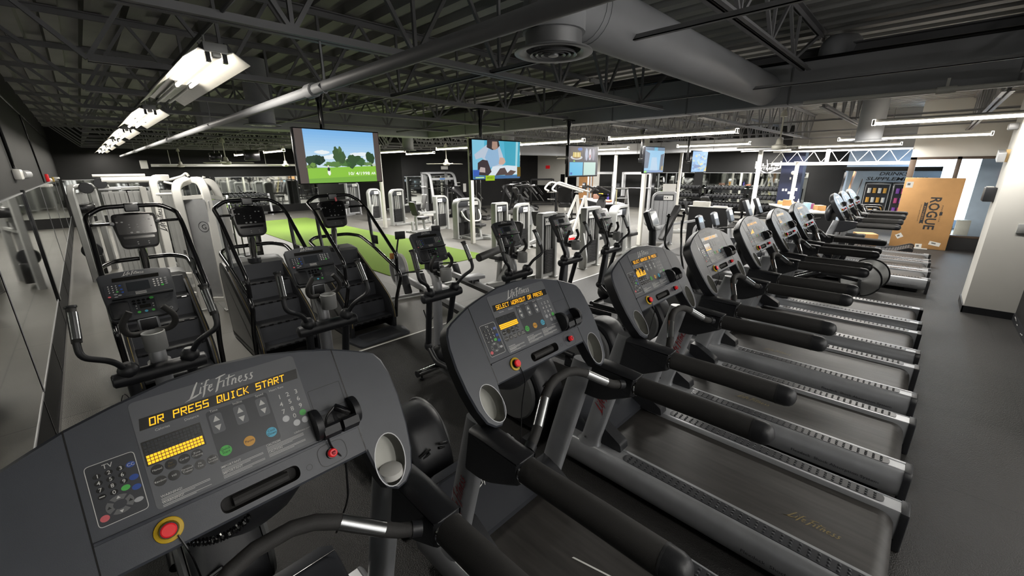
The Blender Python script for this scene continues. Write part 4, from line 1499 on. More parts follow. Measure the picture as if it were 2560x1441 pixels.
def tower(t, x0, x1, h, y=0.0, round_l=True, round_r=True, dep=0.16, fm='frame', plac='l', stack=True, text=None, name='tower_frame'):
    """weight tower in the plane y, facing -y: tube hoop, placard, rods, plates"""
    f = MB(fm)
    zt = h - 0.035
    rl, rr = (0.16 if round_l else 0.02), (0.16 if round_r else 0.02)
    p = [V((x0 + 0.03, y, 0.0)), V((x0 + 0.03, y, zt - rl))]
    for k in range(1, 7):
        a = pi / 2 * k / 6
        p.append(V((x0 + 0.03 + rl * (1 - cos(a)), y, zt - rl + rl * sin(a))))
    for k in range(0, 7):
        a = pi / 2 * k / 6
        p.append(V((x1 - 0.03 - rr + rr * sin(a), y, zt - rr + rr * cos(a))))
    p.append(V((x1 - 0.03, y, 0.0)))
    rings = []
    for i, q in enumerate(p):
        tt = (p[min(i + 1, len(p) - 1)] - p[max(i - 1, 0)]).normalized()
        n = V((-tt.z, 0, tt.x))
        rings.append([q + n * a * 0.03 + V((0, b * dep / 2, 0)) for a, b in ((-1, -0.85), (-0.8, -1), (0.8, -1), (1, -0.85), (1, 0.85), (0.8, 1), (-0.8, 1), (-1, 0.85))])
    f.loft(rings)
    f.box(x0 - 0.01, x0 + 0.07, y - dep / 2 - 0.03, y + dep / 2 + 0.03, 0, 0.02, 0.004).box(x1 - 0.07, x1 + 0.01, y - dep / 2 - 0.03, y + dep / 2 + 0.03, 0, 0.02, 0.004)
    f.box(x0 + 0.04, x1 - 0.04, y - 0.04, y + 0.04, 0.05, 0.11)
    if text:
        f.m('inkd').text(text, Fr((x1 + 0.001, y, h * 0.62), (0, 0, -1), (0, 1, 0), (1, 0, 0)), 0, -0.03, 0.08, 0.001, 'c', 0.2, 0.01)
    f.build(name, t)
    s = MB('shroud')
    s.box(x0 + 0.06, x1 - 0.06, y + 0.02, y + 0.03, 0.1, zt - 0.05)
    s.build('shroud_panel', t)
    xm = (x0 + x1) / 2
    hw = (x1 - x0) / 2 - 0.075
    if stack:
        g = MB('stack')
        n = 14
        for i in range(n):
            z = 0.12 + i * (h * 0.36) / n
            g.box(xm - hw * 0.82, xm + hw * 0.82, y - 0.06, y + 0.01, z, z + h * 0.36 / n - 0.004, 0.003, seg=1)
        g.build('weight_stack', t)
        for q in (-0.35, 0, 0.35):
            MB(ROD).cyl((xm + hw * q, y - 0.03, 0.12), (xm + hw * q, y - 0.03, h - 0.2), 0.016, 10).build('guide_rod', t)
    pl = MB('consd')
    pl.box(x0 + 0.065, x1 - 0.065, y - 0.075, y - 0.045, h - 0.23, h - 0.085, 0.012)
    pl.m('ink')
    if plac == 'l':
        pl.box(x0 + 0.085, xm + 0.01, y - 0.078, y - 0.07, h - 0.215, h - 0.10, 0.0)
        u0 = x0 + 0.085
    else:
        pl.box(xm - 0.01, x1 - 0.085, y - 0.078, y - 0.07, h - 0.215, h - 0.10, 0.0)
        u0 = xm - 0.01
    pl.m('inkd')
    for k in range(2):
        pl.ball((u0 + 0.035 + 0.055 * k, y - 0.079, h - 0.155), 0.014, 8, (1, 0.2, 1.6))
    pl.build('placard', t)
    return t


def pad(t, c, sx, sy, sz, rot=(0, 0, 0), m='vinyl', name='seat'):
    from mathutils import Euler
    e = Euler(rot).to_matrix()
    fr = Fr(V(c), e @ V((1, 0, 0)), e @ V((0, 1, 0)), e @ V((0, 0, 1)))
    p = MB(m)
    p.prism(rrect(-sx / 2, -sy / 2, sx / 2, sy / 2, min(sx, sy) * 0.25, 4), fr, -sz / 2, sz / 2, sz * 0.3)
    return p.build(name, t)


def seat_unit(t, x, y, rz, back=0.55, sh=0.48, m='greyv', legs=True, fm='frame'):
    """seat, backrest and their tube stand; the sitter faces direction rz"""
    c, s = cos(rz), sin(rz)

    def q(a, b, z):
        return (x + a * c - b * s, y + a * s + b * c, z)
    pad(t, q(0.05, 0, sh), 0.40, 0.36, 0.07, (0, 0, rz), m, 'seat')
    e = MB(fm)
    rbar(e, [q(0.15, 0, 0.03), q(0.1, 0, sh - 0.05)], 0.05, 0.08, up=(s, -c, 0.001))
    rbar(e, [q(-0.2, 0, 0.03), q(-0.2, 0, sh + 0.3)], 0.05, 0.07, up=(s, -c, 0.001))
    e.bar(q(-0.45, 0, 0.045), q(0.5, 0, 0.045), 0.06, 0.06).bar(q(-0.42, -0.25, 0.03), q(-0.42, 0.25, 0.03), 0.06, 0.05).bar(q(-0.2, 0, sh - 0.06), q(0.2, 0, sh - 0.06), 0.06, 0.05)
    e.build('seat_frame', t)
    b = MB(m)
    fr = Fr(V(q(-0.2, 0, sh + 0.09)), V((-s, c, 0)), V((-0.28 * c, -0.28 * s, 0.96)), V((0.96 * c, 0.96 * s, 0.28)))
    b.prism(rrect(-0.14, 0, 0.14, back, 0.06, 4), fr, -0.03, 0.04, 0.02)
    b.build('backrest', t)
    return q


def grips(t, paths, r=0.017, m='foam', name='handle'):
    for p in paths:
        MB(m).tube(rpath(p, 0.06), r, 10).build(name, t)


# M1 rectangular tower with the long roller arm
t = thing('weight_machine', 'rectangular grey weight tower with a long black roller pad, behind the fourth and fifth ellipticals', 'weight machine', (5.73, 4.76, 0))
tower(t, -0.22, 0.22, 1.225, 0, False, False, 0.14, plac='l')
m = MB('silv2').tube([(-0.5, 0.2, 0.66), (-1.05, 0.12, 0.70)], 0.028, 12)
m.m('foam').tube([(-1.02, 0.12, 0.70), (-1.66, -0.02, 0.655), (-1.675, -0.022, 0.654)], [0.062, 0.062, 0.05], 16)
m.build('roller_arm', t)
seat_unit(t, -0.75, 0.35, pi, 0.5, 0.5, 'vinyl')
e = MB('frame')
e.bar((-0.2, 0.12, 0.05), (-1.2, 0.3, 0.05), 0.08, 0.07).bar((-0.95, 0.3, 0.05), (-0.55, 0.25, 0.66), 0.06, 0.07)
e.build('base_frame', t)
# M2
t = thing('weight_machine', 'grey weight tower with lettering down its side, between the fifth and sixth ellipticals', 'weight machine', (7.03, 4.70, 0))
tower(t, -0.26, 0.26, 1.24, 0, False, False, 0.14, plac='l', text='LIFE FITNESS')
seat_unit(t, 0.85, 0.5, 0.0, 0.5, 0.45, 'vinyl')
e = MB('frame').bar((0.2, 0.1, 0.05), (1.1, 0.45, 0.05), 0.08, 0.07)
rbar(e, [(-0.2, -0.05, 0.04), (-0.55, -0.3, 0.3), (-0.4, -0.1, 0.75)], 0.05, 0.06)
e.build('base_frame', t)
# M3
# M3
t = thing('weight_machine', 'grey weight tower with a rounded corner and plain rods, seen above the fourth elliptical console', 'weight machine', (7.45, 7.0, 0))
tower(t, -0.25, 0.22, 1.16, 0, True, False, 0.14, plac='r')
tower(t, -0.5, -0.05, 1.17, 0.5, False, False, 0.16, plac='l', name='second_tower')
e = MB('frame').bar((0.2, 0.1, 0.05), (1.0, 0.45, 0.05), 0.08, 0.07)
rbar(e, [(0.9, 0.5, 0.05), (0.9, 0.5, 0.75), (0.65, 0.4, 0.95), (0.5, 0.35, 0.6)], 0.07, 0.09)
e.build('base_frame', t)
seat_unit(t, 0.78, -0.05, 0.0, 0.4, 0.45, 'vinyl')
m = MB('shroud').lathe([(0.24, -0.02), (0.25, 0), (0.24, 0.02)], (0.72, 0.4, 0.75), 'y', 24)
m.build('cam_disc', t)
# M4 chest press between two towers
t = thing('weight_machine', 'chest press machine with two curved white arms and a round disc, behind a white post', 'weight machine', (7.80, 9.55, 0))
tower(t, -0.46, 0.46, 1.15, 0, True, True, 0.22, plac='r', stack=False)
for x in (-0.2, 0.3):
    MB('stack').box(x - 0.16, x + 0.16, -0.09, -0.01, 0.11, 0.46).build('weight_cover', t)
m = MB('silv2').lathe([(0.13, -0.012), (0.14, 0)], (-0.13, -0.06, 0.72), 'y', 24)
m.build('cam_disc', t)
for s in (-1, 1):
    MB('white').tube(rpath([(0.33 * s, -0.14, 0.80), (0.30 * s, -0.28, 0.60), (0.18 * s, -0.36, 0.5), (0.0, -0.3, 0.5)], 0.1), 0.022, 10).build('press_arm', t)
seat_unit(t, 0.0, -0.42, -pi / 2 + 0.25, 0.35, 0.40, 'vinyl')
pad(t, (0.52, -0.3, 0.52), 0.26, 0.18, 0.07, (0, 0, 0.2), 'vinyl', 'arm_pad')
e = MB('frame')
e.bar((-0.3, -0.62, 0.04), (0.42, -0.62, 0.04), 0.07, 0.06).bar((-0.30, -0.60, 0.04), (-0.25, 0, 0.04), 0.06, 0.06).bar((0.42, -0.6, 0.04), (0.35, 0, 0.04), 0.06, 0.06)
e.build('base_frame', t)
# leg stand right of it
t = thing('exercise_bench', 'grey tube stand with a thick roller pad, right of the chest press machine', 'exercise bench', (8.35, 8.3, 0))
e = MB('frame').bar((-0.06, 0, 0.02), (-0.06, 0, 0.72), 0.07, 0.08).bar((-0.06, 0, 0.45), (0.5, 0.3, 0.45), 0.05, 0.05).bar((-0.06, 0, 0.04), (0.8, 0.35, 0.04), 0.07, 0.06).bar((0.8, 0.35, 0.0), (0.8, 0.35, 0.3), 0.05, 0.05).box(-0.14, 0.02, -0.07, 0.07, 0, 0.02)
e.build('stand', t)
MB('foam').tube([(-0.12, 0.05, 0.77), (0.24, -0.02, 0.76)], 0.065, 14).build('roller_pad', t)
# M5
t = thing('weight_machine', 'leg extension machine, its tower rounded at the right, nearest the first smith rack', 'weight machine', (8.24, 11.45, 0))
tower(t, -0.25, 0.25, 1.13, 0, False, True, 0.2, plac='l')
seat_unit(t, -0.75, 0.1, 0.15, 0.45, 0.45, 'vinyl')
e = MB('frame').bar((-0.2, 0, 0.04), (-1.15, 0.05, 0.04), 0.08, 0.07).bar((-0.25, -0.02, 0.6), (-0.85, 0.0, 0.6), 0.06, 0.07).bar((-1.1, 0.05, 0.02), (-1.1, 0.05, 0.35), 0.06, 0.06)
e.prism([(-0.25, 0.02), (-0.6, 0.02), (-0.25, 0.35)], XZ, -0.02, 0.0)
e.build('base_frame', t)
MB('foam').tube([(-0.5, -0.22, 0.25), (-0.5, -0.22, 0.5)], 0.035, 10).build('roller_pad', t)
# M6
t = thing('weight_machine', 'leg machine with rounded tower and grey backrest, just right of the farthest white post', 'weight machine', (7.86, 13.62, 0))
tower(t, -0.26, 0.26, 1.28, 0, True, False, 0.2, plac='r')
seat_unit(t, 0.7, -0.25, pi * 0.97, 0.55, 0.42, 'greyv')
e = MB('frame').bar((-0.2, -0.2, 0.04), (1.4, -0.45, 0.04), 0.08, 0.06).bar((1.1, -0.4, 0.04), (1.0, -0.2, 0.55), 0.07, 0.07).bar((0.15, -0.3, 0.72), (0.85, -0.3, 0.75), 0.05, 0.05)
e.m('white').bar((0.9, -0.3, 0.30), (1.55, -0.35, 0.27), 0.10, 0.06)
e.build('base_frame', t)
# M7
t = thing('weight_machine', 'grey weight machine half hidden by the farthest white post', 'weight machine', (7.95, 15.4, 0))
tower(t, -0.30, 0.22, 1.25, 0, True, True, 0.2, plac='r')
seat_unit(t, 0.62, -0.3, pi * 0.97, 0.7, 0.42, 'greyv')
MB('frame').bar((-0.45, -0.3, 0.03), (0.9, -0.4, 0.04), 0.07, 0.06).bar((-0.35, -0.25, 0.03), (-0.25, -0.2, 0.65), 0.06, 0.08).build('base_frame', t)
# M9
t = thing('weight_machine', 'low grey machine with black backrest, in front of the stepladder, left of the thickest post', 'weight machine', (8.32, 4.82, 0))
tower(t, -0.28, 0.26, 1.18, 0, True, False, 0.2, plac='l')
seat_unit(t, 0.62, 0.1, 0.0, 0.55, 0.45, 'vinyl')
MB('frame').bar((0.2, 0.1, 0.05), (1.0, 0.2, 0.05), 0.08, 0.07).build('base_frame', t)
# LF tower right of the post
t = thing('weight_machine', 'tall pale grey weight tower right of the thickest post, a white sheet standing on top', 'weight machine', (10.62, 4.86, 0), -1.12)
tower(t, -0.30, 0.30, 1.37, 0, True, False, 0.2, fm='silv2', plac='r', stack=False)
m = MB('silv2').box(-0.24, 0.24, -0.05, -0.03, 0.1, 1.14)
m.m('inkd')
for x in (-0.1, 0.0, 0.1):
    m.box(x - 0.004, x + 0.004, -0.053, -0.05, 0.1, 1.14)
m.build('front_cover', t)
MB('white').box(-0.05, 0.27, 0.0, 0.012, 1.362, 1.56).build('paper_sheet', t)
m = MB('vinyl')
m.bar((0.0, -0.95, 0.25), (0.35, -0.55, 1.05), 0.16, 0.10, bev=0.02)
m.build('backrest', t)
m = MB('silv2').bar((-0.05, -0.75, 0.55), (0.75, -0.7, 0.72), 0.05, 0.05).bar((0.0, -0.95, 0.04), (0.2, 0, 0.04), 0.08, 0.07)
rbar(m, [(0.75, -0.75, 0.04), (0.75, -0.75, 0.55), (0.95, -0.75, 0.75)], 0.06, 0.06)
m.build('base_frame', t)
t = dup(bpy.data.objects['weight_machine.001'], (12.4, 5.6, 0), -1.2, 'grey weight machine standing behind the black half wall, partly hidden by the pale tower')

# smith rack, lat tower
t = thing('smith_machine', 'tall light grey smith machine with a bar across, before the far wall mirror', 'smith machine', (11.5, 15.9, 0))
f = MB('silv2')
for s in (-1, 1):
    rbar(f, [(0.66 * s, 0.45, 0), (0.66 * s, 0.45, 1.82)], 0.10, 0.12)
    rbar(f, [(0.66 * s, 0.45, 1.78), (0.66 * s, -0.15, 1.78), (0.66 * s + 0.06 * s, -0.5, 0.0)], 0.08, 0.10, 0.3, up=(1, 0, 0))
    f.bar((0.66 * s, 0.45, 0.04), (0.70 * s, -0.5, 0.04), 0.08, 0.08)
f.bar((-0.66, -0.12, 1.52), (0.66, -0.12, 1.52), 0.06, 0.10).bar((-0.66, 0.45, 1.78), (0.66, 0.45, 1.78), 0.06, 0.08)
f.m(fl('#3f6fae')).box(-0.14, 0.14, -0.156, -0.15, 1.49, 1.55)
f.build('frame', t)
for s in (-1, 1):
    MB('shroud').box(0.58 * s - 0.07, 0.58 * s + 0.07, 0.3, 0.4, 0.1, 1.76, 0.02).build('counterweight_cover', t)
    for z in (0.5, 0.85, 1.2):
        MB('white').cyl((0.74 * s, 0.1, z), (0.98 * s, 0.1, z), 0.022, 10).build('storage_peg', t)
MB('chrome').cyl((-0.95, 0.15, 1.12), (0.95, 0.15, 1.12), 0.015, 10).build('barbell', t)
t = thing('weight_machine', 'tall lat pulldown tower in the far dark corner, under the largest screen', 'weight machine', (8.35, 18.2, 0))
tower(t, -0.3, 0.3, 1.45, 0, False, True, 0.2, fm='silv2', plac='r')
f = MB('silv2')
rbar(f, [(-0.1, 0, 1.42), (-0.75, -0.5, 1.40)], 0.05, 0.06)
f.bar((-0.75, -0.55, 0.04), (0, 0, 0.04), 0.08, 0.07).bar((-0.55, -0.35, 0.04), (-0.5, -0.3, 0.45), 0.06, 0.06)
f.build('pulley_arm', t)
pad(t, (-0.6, -0.4, 0.5), 0.4, 0.35, 0.08, name='seat')
MB('foam').tube([(-0.85, -0.6, 0.68), (-0.3, -0.2, 0.68)], 0.05, 10).build('thigh_roller', t)

# ------------------------------------------------------------------ white and grey cable stations at the left
t = thing('weight_tower', 'white three-legged weight tower with grey shrouds and a round emblem, behind the stair climbers', 'weight tower', (1.16, 7.15, 0))
legs = [((0.0, -0.12, 0.0), (0.035, 0.10, 1.70), (0.02, 0.22, 1.85), (-0.02, 0.36, 1.86)), ((-0.26, 0.16, 0.0), (-0.28, 0.20, 1.60), (-0.27, 0.25, 1.80), (-0.10, 0.36, 1.86)), ((0.27, 0.30, 0.0), (0.25, 0.34, 1.45), (0.19, 0.36, 1.80), (0.06, 0.38, 1.86))]
for p in legs:
    m = MB('white')
    rbar(m, p, 0.085, 0.10, 0.2, up=(1, 0, 0.02))
    m.m('frame').box(p[0][0] - 0.07, p[0][0] + 0.07, p[0][1] - 0.07, p[0][1] + 0.07, 0, 0.025, 0.005)
    m.build('leg', t)
m = MB('white')
m.bar((0, -0.10, 0.16), (-0.26, 0.16, 0.16), 0.05, 0.06).bar((0, -0.10, 0.16), (0.27, 0.30, 0.16), 0.05, 0.06)
m.build('cross_brace', t)
m = MB('white').bar((-0.26, 0.2, 1.62), (0.03, 0.10, 1.64), 0.04, 0.05).bar((0.03, 0.1, 1.64), (0.25, 0.34, 1.58), 0.04, 0.05)
m.build('cross_brace', t)
m = MB('silv2')
a, b = V((-0.24, 0.17, 0.2)), V((-0.01, -0.06, 0.2))
fr = Fr(a, (b - a).normalized(), (0, 0.06, 1), None)
Lp = (b - a).length
m.prism(rrect(0, 0, Lp, 1.40, 0.02), fr, -0.004, 0.004)
m.m('inkd').outline(oval(Lp * 0.72, 1.02, 0.075, 0.075, 24), fr, 0.007, 0.0055)
m.text('G', fr, Lp * 0.72, 0.985, 0.1, 0.0055)
m.build('shroud_panel', t)
m = MB('silv2')
a, b = V((0.03, -0.05, 0.2)), V((0.26, 0.28, 0.2))
fr = Fr(a, (b - a).normalized(), (0, 0.06, 1), None)
m.prism(rrect(0, 0, (b - a).length, 1.38, 0.02), fr, -0.004, 0.004)
m.m('shroud').plate(rrect(0.05, 0.02, 0.3, 0.32, 0.01), fr, 0.0055)
m.build('shroud_panel', t)
MB('gloss').lathe([(0.09, -0.02), (0.10, 0), (0.09, 0.02)], (0.12, 0.36, 1.8), 'y', 20).build('pulley', t)

t = thing('cable_station', 'white multi-station cable frame with long overhead beam and lettered post, behind the first stair climber', 'cable station', (0.6, 8.5, 0))
m = MB('white')
rbar(m, [(0.14, 0, 0.0), (0.16, 0, 1.62), (0.16, 0.0, 1.88), (0.35, 0.12, 1.88)], 0.10, 0.12, 0.14, up=(0, 1, 0.02))
rbar(m, [(0.05, 0.35, 0.0), (0.05, 0.35, 1.75)], 0.08, 0.08)
m.tube([(-0.40, 0.0, 1.86), (0.20, 0.0, 1.86)], 0.045, 12)
m.tube([(-0.48, 0.1, 1.925), (0.1, 0.1, 1.925)], 0.022, 10)
m.m('inkd')
logo_script(m, Fr((0.15, -0.062, 1.05), (0.02, 0, 1), (-1, 0, 0), (0, -1, 0)), 0.2, -0.03, 0.085, 0, 0.002)
m.build('upright_frame', t)
m = MB('white')
m.tube(rpath([(0.35, 0.1, 1.84), (0.55, 0.05, 1.9), (0.6, 0.0, 1.95), (0.62, 0, 1.9)], 0.05), 0.02, 8)
m.tube(rpath([(0.16, -0.05, 1.64), (0.4, -0.1, 1.64), (0.42, -0.1, 1.78), (0.3, 0, 1.82)], 0.02), 0.018, 8)
m.build('press_arm', t)
for i, x in enumerate((-0.28, 0.0, 0.42)):
    tw = MB('frame')
    for k in range(5):
        tw.box(x - 0.13 + k * 0.06, x - 0.10 + k * 0.06, 0.45, 0.48, 0.05, 1.66)
    tw.box(x - 0.15, x + 0.15, 0.46, 0.49, 0.05, 1.68)
    tw.build('stack_cover', t)
for x, y in ((-0.42, -0.02), (0.08, 0.15)):
    MB('black').lathe([(0.07, -0.02), (0.075, 0), (0.07, 0.02)], (x, y, 1.82), 'y', 20).build('pulley', t)
pad(t, (0.55, -0.35, 0.74), 0.5, 0.16, 0.07, (0, 0.1, 0.2), name='arm_pad')
pad(t, (0.6, -0.55, 0.66), 0.5, 0.16, 0.07, (0, 0.1, 0.2), name='arm_pad')
pad(t, (0.95, -0.6, 0.56), 0.22, 0.3, 0.1, name='seat')
for s in (0, 0.16):
    MB('foam').tube([(0.78 + s, -0.55 - s * 0.3, 0.82), (0.80 + s, -0.55 - s * 0.3, 1.0)], 0.018, 10).build('handle', t)
m = MB('white').bar((0.14, 0, 0.35), (0.6, -0.5, 0.35), 0.07, 0.07).bar((0.6, -0.5, 0.0), (0.6, -0.5, 0.6), 0.07, 0.07).bar((0.14, 0, 0.03), (0.7, -0.6, 0.03), 0.07, 0.05)
m.build('seat_frame', t)

t = thing('cable_tower', 'grey inverted U cable tower against the left mirrors, black plates low inside it', 'cable tower', (-0.02, 11.3, 0))
m = MB('frame')
rbar(m, [(-0.16, -0.55, 0), (-0.16, -0.55, 1.72), (0.14, 0.6, 1.72), (0.14, 0.6, 0)], 0.08, 0.10, 0.2, up=(0.96, -0.27, 0))
m.bar((-0.16, -0.55, 1.0), (0.14, 0.6, 1.0), 0.05, 0.05)
m.build('hoop_frame', t)
m = MB('frame')
for k in range(6):
    y = -0.4 + k * 0.15
    m.box(-0.09 + y * 0.26, -0.05 + y * 0.26, y, y + 0.09, 0.1, 1.6)
m.build('stack_cover', t)
MB('gloss').box(-0.16, 0.02, -0.42, 0.0, 0.1, 0.46, 0.01).build('plate_box', t)
MB('gloss').box(-0.2, 0.1, -0.45, 0.5, 1.25, 1.40, 0.01).build('upper_panel', t)
MB('black').lathe([(0.14, -0.02), (0.15, 0), (0.14, 0.02)], (-0.11, -0.3, 0.55), 'y', 20).build('cable_drum', t)
m = MB('frame').tube([(-0.1, -0.5, 1.70), (0.35, -0.6, 1.72)], 0.03, 10)
m.m('black').lathe([(0.09, -0.02), (0.1, 0), (0.09, 0.02)], (0.05, -0.58, 1.70), 'y', 20)
m.m('silv2').tube([(0.2, -0.6, 1.66), (0.5, -0.65, 1.66)], 0.02, 8)
m.build('pulley_arm', t)
for i, (x, y) in enumerate(((0.55, 11.0), (1.05, 12.2), (2.0, 13.6))):
    t = thing('weight_machine', ('grey weight stack machine beside the inverted U tower', 'grey weight stack machine in the left corner group, behind the white cable frame', 'grey weight stack machine seen past the white tower, near the turf edge')[i], 'weight machine', (x, y, 0), 0.25 * (1 - i))
    tower(t, -0.28, 0.28, 1.70 - 0.2 * i, 0, False, False, 0.2, plac='r')
    seat_unit(t, 0.0, -0.55, -pi / 2, 0.45, 0.45, 'vinyl')
# barbell rack and dumbbell tree near the turf
t = thing('bar_rack', 'small black rack with upright rods, left of the middle stair climber handrail', 'bar rack', (2.25, 11.0, 0))
m = MB('gloss').box(-0.4, 0.4, -0.05, 0.05, 0.92, 0.98).box(-0.4, -0.35, -0.2, 0.2, 0, 0.95).box(0.35, 0.4, -0.2, 0.2, 0, 0.95).box(-0.4, 0.4, -0.2, 0.2, 0.05, 0.1)
m.build('frame', t)
for k in range(6):
    MB('gloss').cyl((-0.3 + k * 0.12, 0, 0.1), (-0.3 + k * 0.12, 0, 1.25), 0.014, 8).build('rod', t)

# ------------------------------------------------------------------ black plate loaded machines in the back
def plate_machine(label, loc, rz, kind):
    t = thing('plate_machine', label, 'plate machine', loc, rz)
    m = MB('gloss')
    m.bar((0, -0.9, 0.06), (0, 0.9, 0.06), 0.1, 0.1).bar((-0.5, -0.85, 0.05), (0.5, -0.85, 0.05), 0.08, 0.08).bar((-0.5, 0.85, 0.05), (0.5, 0.85, 0.05), 0.08, 0.08)
    if kind == 'sled':
        for s in (-1, 1):
            m.bar((0.32 * s, -0.8, 0.2), (0.32 * s, 0.75, 1.35), 0.06, 0.06)
            m.bar((0.32 * s, 0.8, 0.05), (0.32 * s, 0.7, 1.3), 0.06, 0.06)
        m.bar((-0.35, 0.7, 1.3), (0.35, 0.7, 1.3), 0.06, 0.06)
    else:
        for s in (-1, 1):
            m.bar((0.4 * s, 0.6, 0.05), (0.4 * s, 0.3, 1.3), 0.07, 0.07)
            rbar(m, [(0.4 * s, 0.3, 1.28), (0.35 * s, -0.3, 1.35), (0.3 * s, -0.6, 1.0)], 0.06, 0.06)
    m.build('frame', t)
    pad(t, (0, -0.25, 0.5), 0.5, 0.45, 0.1, (0.4, 0, 0), name='seat')
    pad(t, (0, 0.25, 0.95), 0.5, 0.75, 0.1, (1.0, 0, 0), name='backrest')
    for s in (-1, 1):
        for y, z in ((0.1, 0.75), (0.45, 1.05)):
            MB('chrome').cyl((0.38 * s, y, z), (0.68 * s, y, z), 0.024, 10).build('plate_peg', t)
    for s in (-1, 1):
        MB('foam').tube([(0.28 * s, -0.65, 0.75), (0.28 * s, -0.45, 1.0)], 0.02, 8).build('handle', t)
    return t


plate_machine('black hack squat sled with white pegs, under the hospital scene screen', (10.9, 13.4, 0), 0.5, 'sled')
plate_machine('black incline press with raised grips, right of the hospital scene screen', (12.9, 12.6, 0), 0.7, 'press')
plate_machine('black leg press with chrome pegs, behind the white incline press', (13.6, 10.4, 0), 2.2, 'sled')
plate_machine('black seated row against the black back wall, beside the power rack', (15.4, 14.6, 0), 0.9, 'press')
plate_machine('black shoulder press standing on open floor, left of the white incline press', (11.8, 10.9, 0), 1.1, 'press')
t = thing('power_rack', 'black power rack with a bar on top, near the tan door', 'power rack', (17.9, 15.3, 0), 0.75)
m = MB('gloss')
for x in (-0.75, 0.75):
    for y in (-0.6, 0.6):
        m.box(x - 0.035, x + 0.035, y - 0.035, y + 0.035, 0, 1.38)
    m.box(x - 0.035, x + 0.035, -0.6, 0.6, 1.32, 1.38).box(x - 0.035, x + 0.035, -0.6, 0.6, 0, 0.06)
m.box(-0.75, 0.75, 0.565, 0.635, 1.32, 1.38).box(-0.75, 0.75, -0.635, -0.565, 1.32, 1.38)
m.build('frame', t)
MB('chrome').cyl((-1.0, -0.6, 1.40), (1.0, -0.6, 1.40), 0.016, 10).build('pull_up_bar', t)
for z in (0.3, 0.7, 1.1):
    for x in (-0.75, 0.75):
        MB('black').cyl((x, -0.62, z), (x, -0.85, z), 0.025, 10).build('storage_peg', t)
# upright barbells in a floor holder
for i in range(3):
    m = MB('chrome').cyl((0, 0, 0.06), (0, 0, 1.3), 0.014, 10)
    m.cyl((0, 0, 1.3), (0, 0, 1.72), 0.025, 12).cyl((0, 0, 1.29), (0, 0, 1.31), 0.036, 12)
    m.build('barbell', None, 'chrome barbell stored upright against the black wall, left of the hospital screen post', 'barbell', 'upright barbells', loc=(13.1 + i * 0.28, 15.6, 0))
m = MB('gloss').box(-0.2, 0.8, -0.12, 0.12, 0, 0.058)
m.build('barbell_holder', None, 'black floor holder under the three upright barbells', 'holder', loc=(13.1, 15.6, 0))
m = MB('gloss').box(-0.02, 0.02, -0.3, 0.3, 0, 1.35).box(-0.02, 0.02, -0.3, 0.3, 0, 0.05)
t = thing('plate_tree', 'black storage rack with white pegs and a hanging paper, right of the smith machine', 'storage rack', (13.0, 16.6, 0))
m.build('frame', t)
for z in (0.45, 0.8, 1.15, 1.3):
    MB('white').cyl((0, -0.25, z), (-0.3, -0.28, z), 0.02, 10).build('storage_peg', t)
MB('white').box(0.12, 0.3, -0.32, -0.31, 0.85, 1.25).build('paper_sheet', t)
# white incline press with long arms
t = thing('incline_press', 'white incline press with long bent arms and an upright black backrest', 'press machine', (9.78, 7.05, 0), -0.35)
m = MB('white')
for s in (-1, 1):
    m.bar((0.35, 0.22 * s, 0.05), (0.15, 0.2 * s, 1.22), 0.06, 0.08).bar((-0.35, 0.3 * s, 0.05), (0.15, 0.2 * s, 1.22), 0.05, 0.06)
rbar(m, [(-0.5, 0.0, 0.04), (-0.45, 0, 0.3), (0.0, 0, 0.55), (0.6, 0, 0.42)], 0.08, 0.09, 0.2)
m.bar((-0.5, -0.35, 0.04), (-0.5, 0.35, 0.04), 0.07, 0.07).bar((0.7, -0.3, 0.04), (0.7, 0.3, 0.04), 0.07, 0.07).bar((-0.5, 0, 0.04), (0.7, 0, 0.04), 0.08, 0.07)
m.m('red').box(-0.45, -0.25, -0.36, -0.352, 0.03, 0.09)
m.build('frame', t)
for s in (-1, 1):
    a = MB('white').tube(rpath([(0.35, 0.2 * s, 1.30), (-0.35, 0.2 * s, 1.50), (-0.75, 0.2 * s, 1.62), (-0.95, 0.2 * s, 1.42), (-0.80, 0.2 * s, 1.36)], 0.12), 0.026, 10)
    a.m('foam').tube([(0.3, 0.22 * s, 1.30), (0.55, 0.25 * s, 1.46), (0.95, 0.27 * s, 1.30)], 0.03, 10)
    a.build('press_arm', t)
pad(t, (0.85, 0, 0.86), 0.1, 0.34, 0.72, (0, 0.22, 0), name='backrest')
pad(t, (0.55, 0, 0.48), 0.42, 0.36, 0.08, name='seat')
# stepladder
t = thing('stepladder', 'open aluminium stepladder with a yellow side rail, left of the thickest post', 'ladder', (11.3, 6.5, 0), -0.75)
m = MB(mat('yellow_ladder_rail', '#d8cf9a', 0.5, var=0.05))
m.bar((-0.24, -0.3, 0), (-0.15, 0, 1.36), 0.03, 0.08).m('silv2').bar((0.24, -0.3, 0), (0.15, 0, 1.36), 0.03, 0.08)
for s in (-1, 1):
    m.bar((0.22 * s, 0.42, 0), (0.15 * s, 0.03, 1.34), 0.025, 0.05)
m.build('side_rail', t)
for i in range(4):
    z = 0.25 + i * 0.28
    MB('silv2').box(-0.22 + z * 0.06, 0.22 - z * 0.06, -0.30 + z * 0.22 - 0.04, -0.30 + z * 0.22 + 0.05, z - 0.015, z + 0.01).build('tread', t)
MB('shroud').box(-0.18, 0.18, -0.06, 0.09, 1.345, 1.38, 0.008).build('top_cap', t)

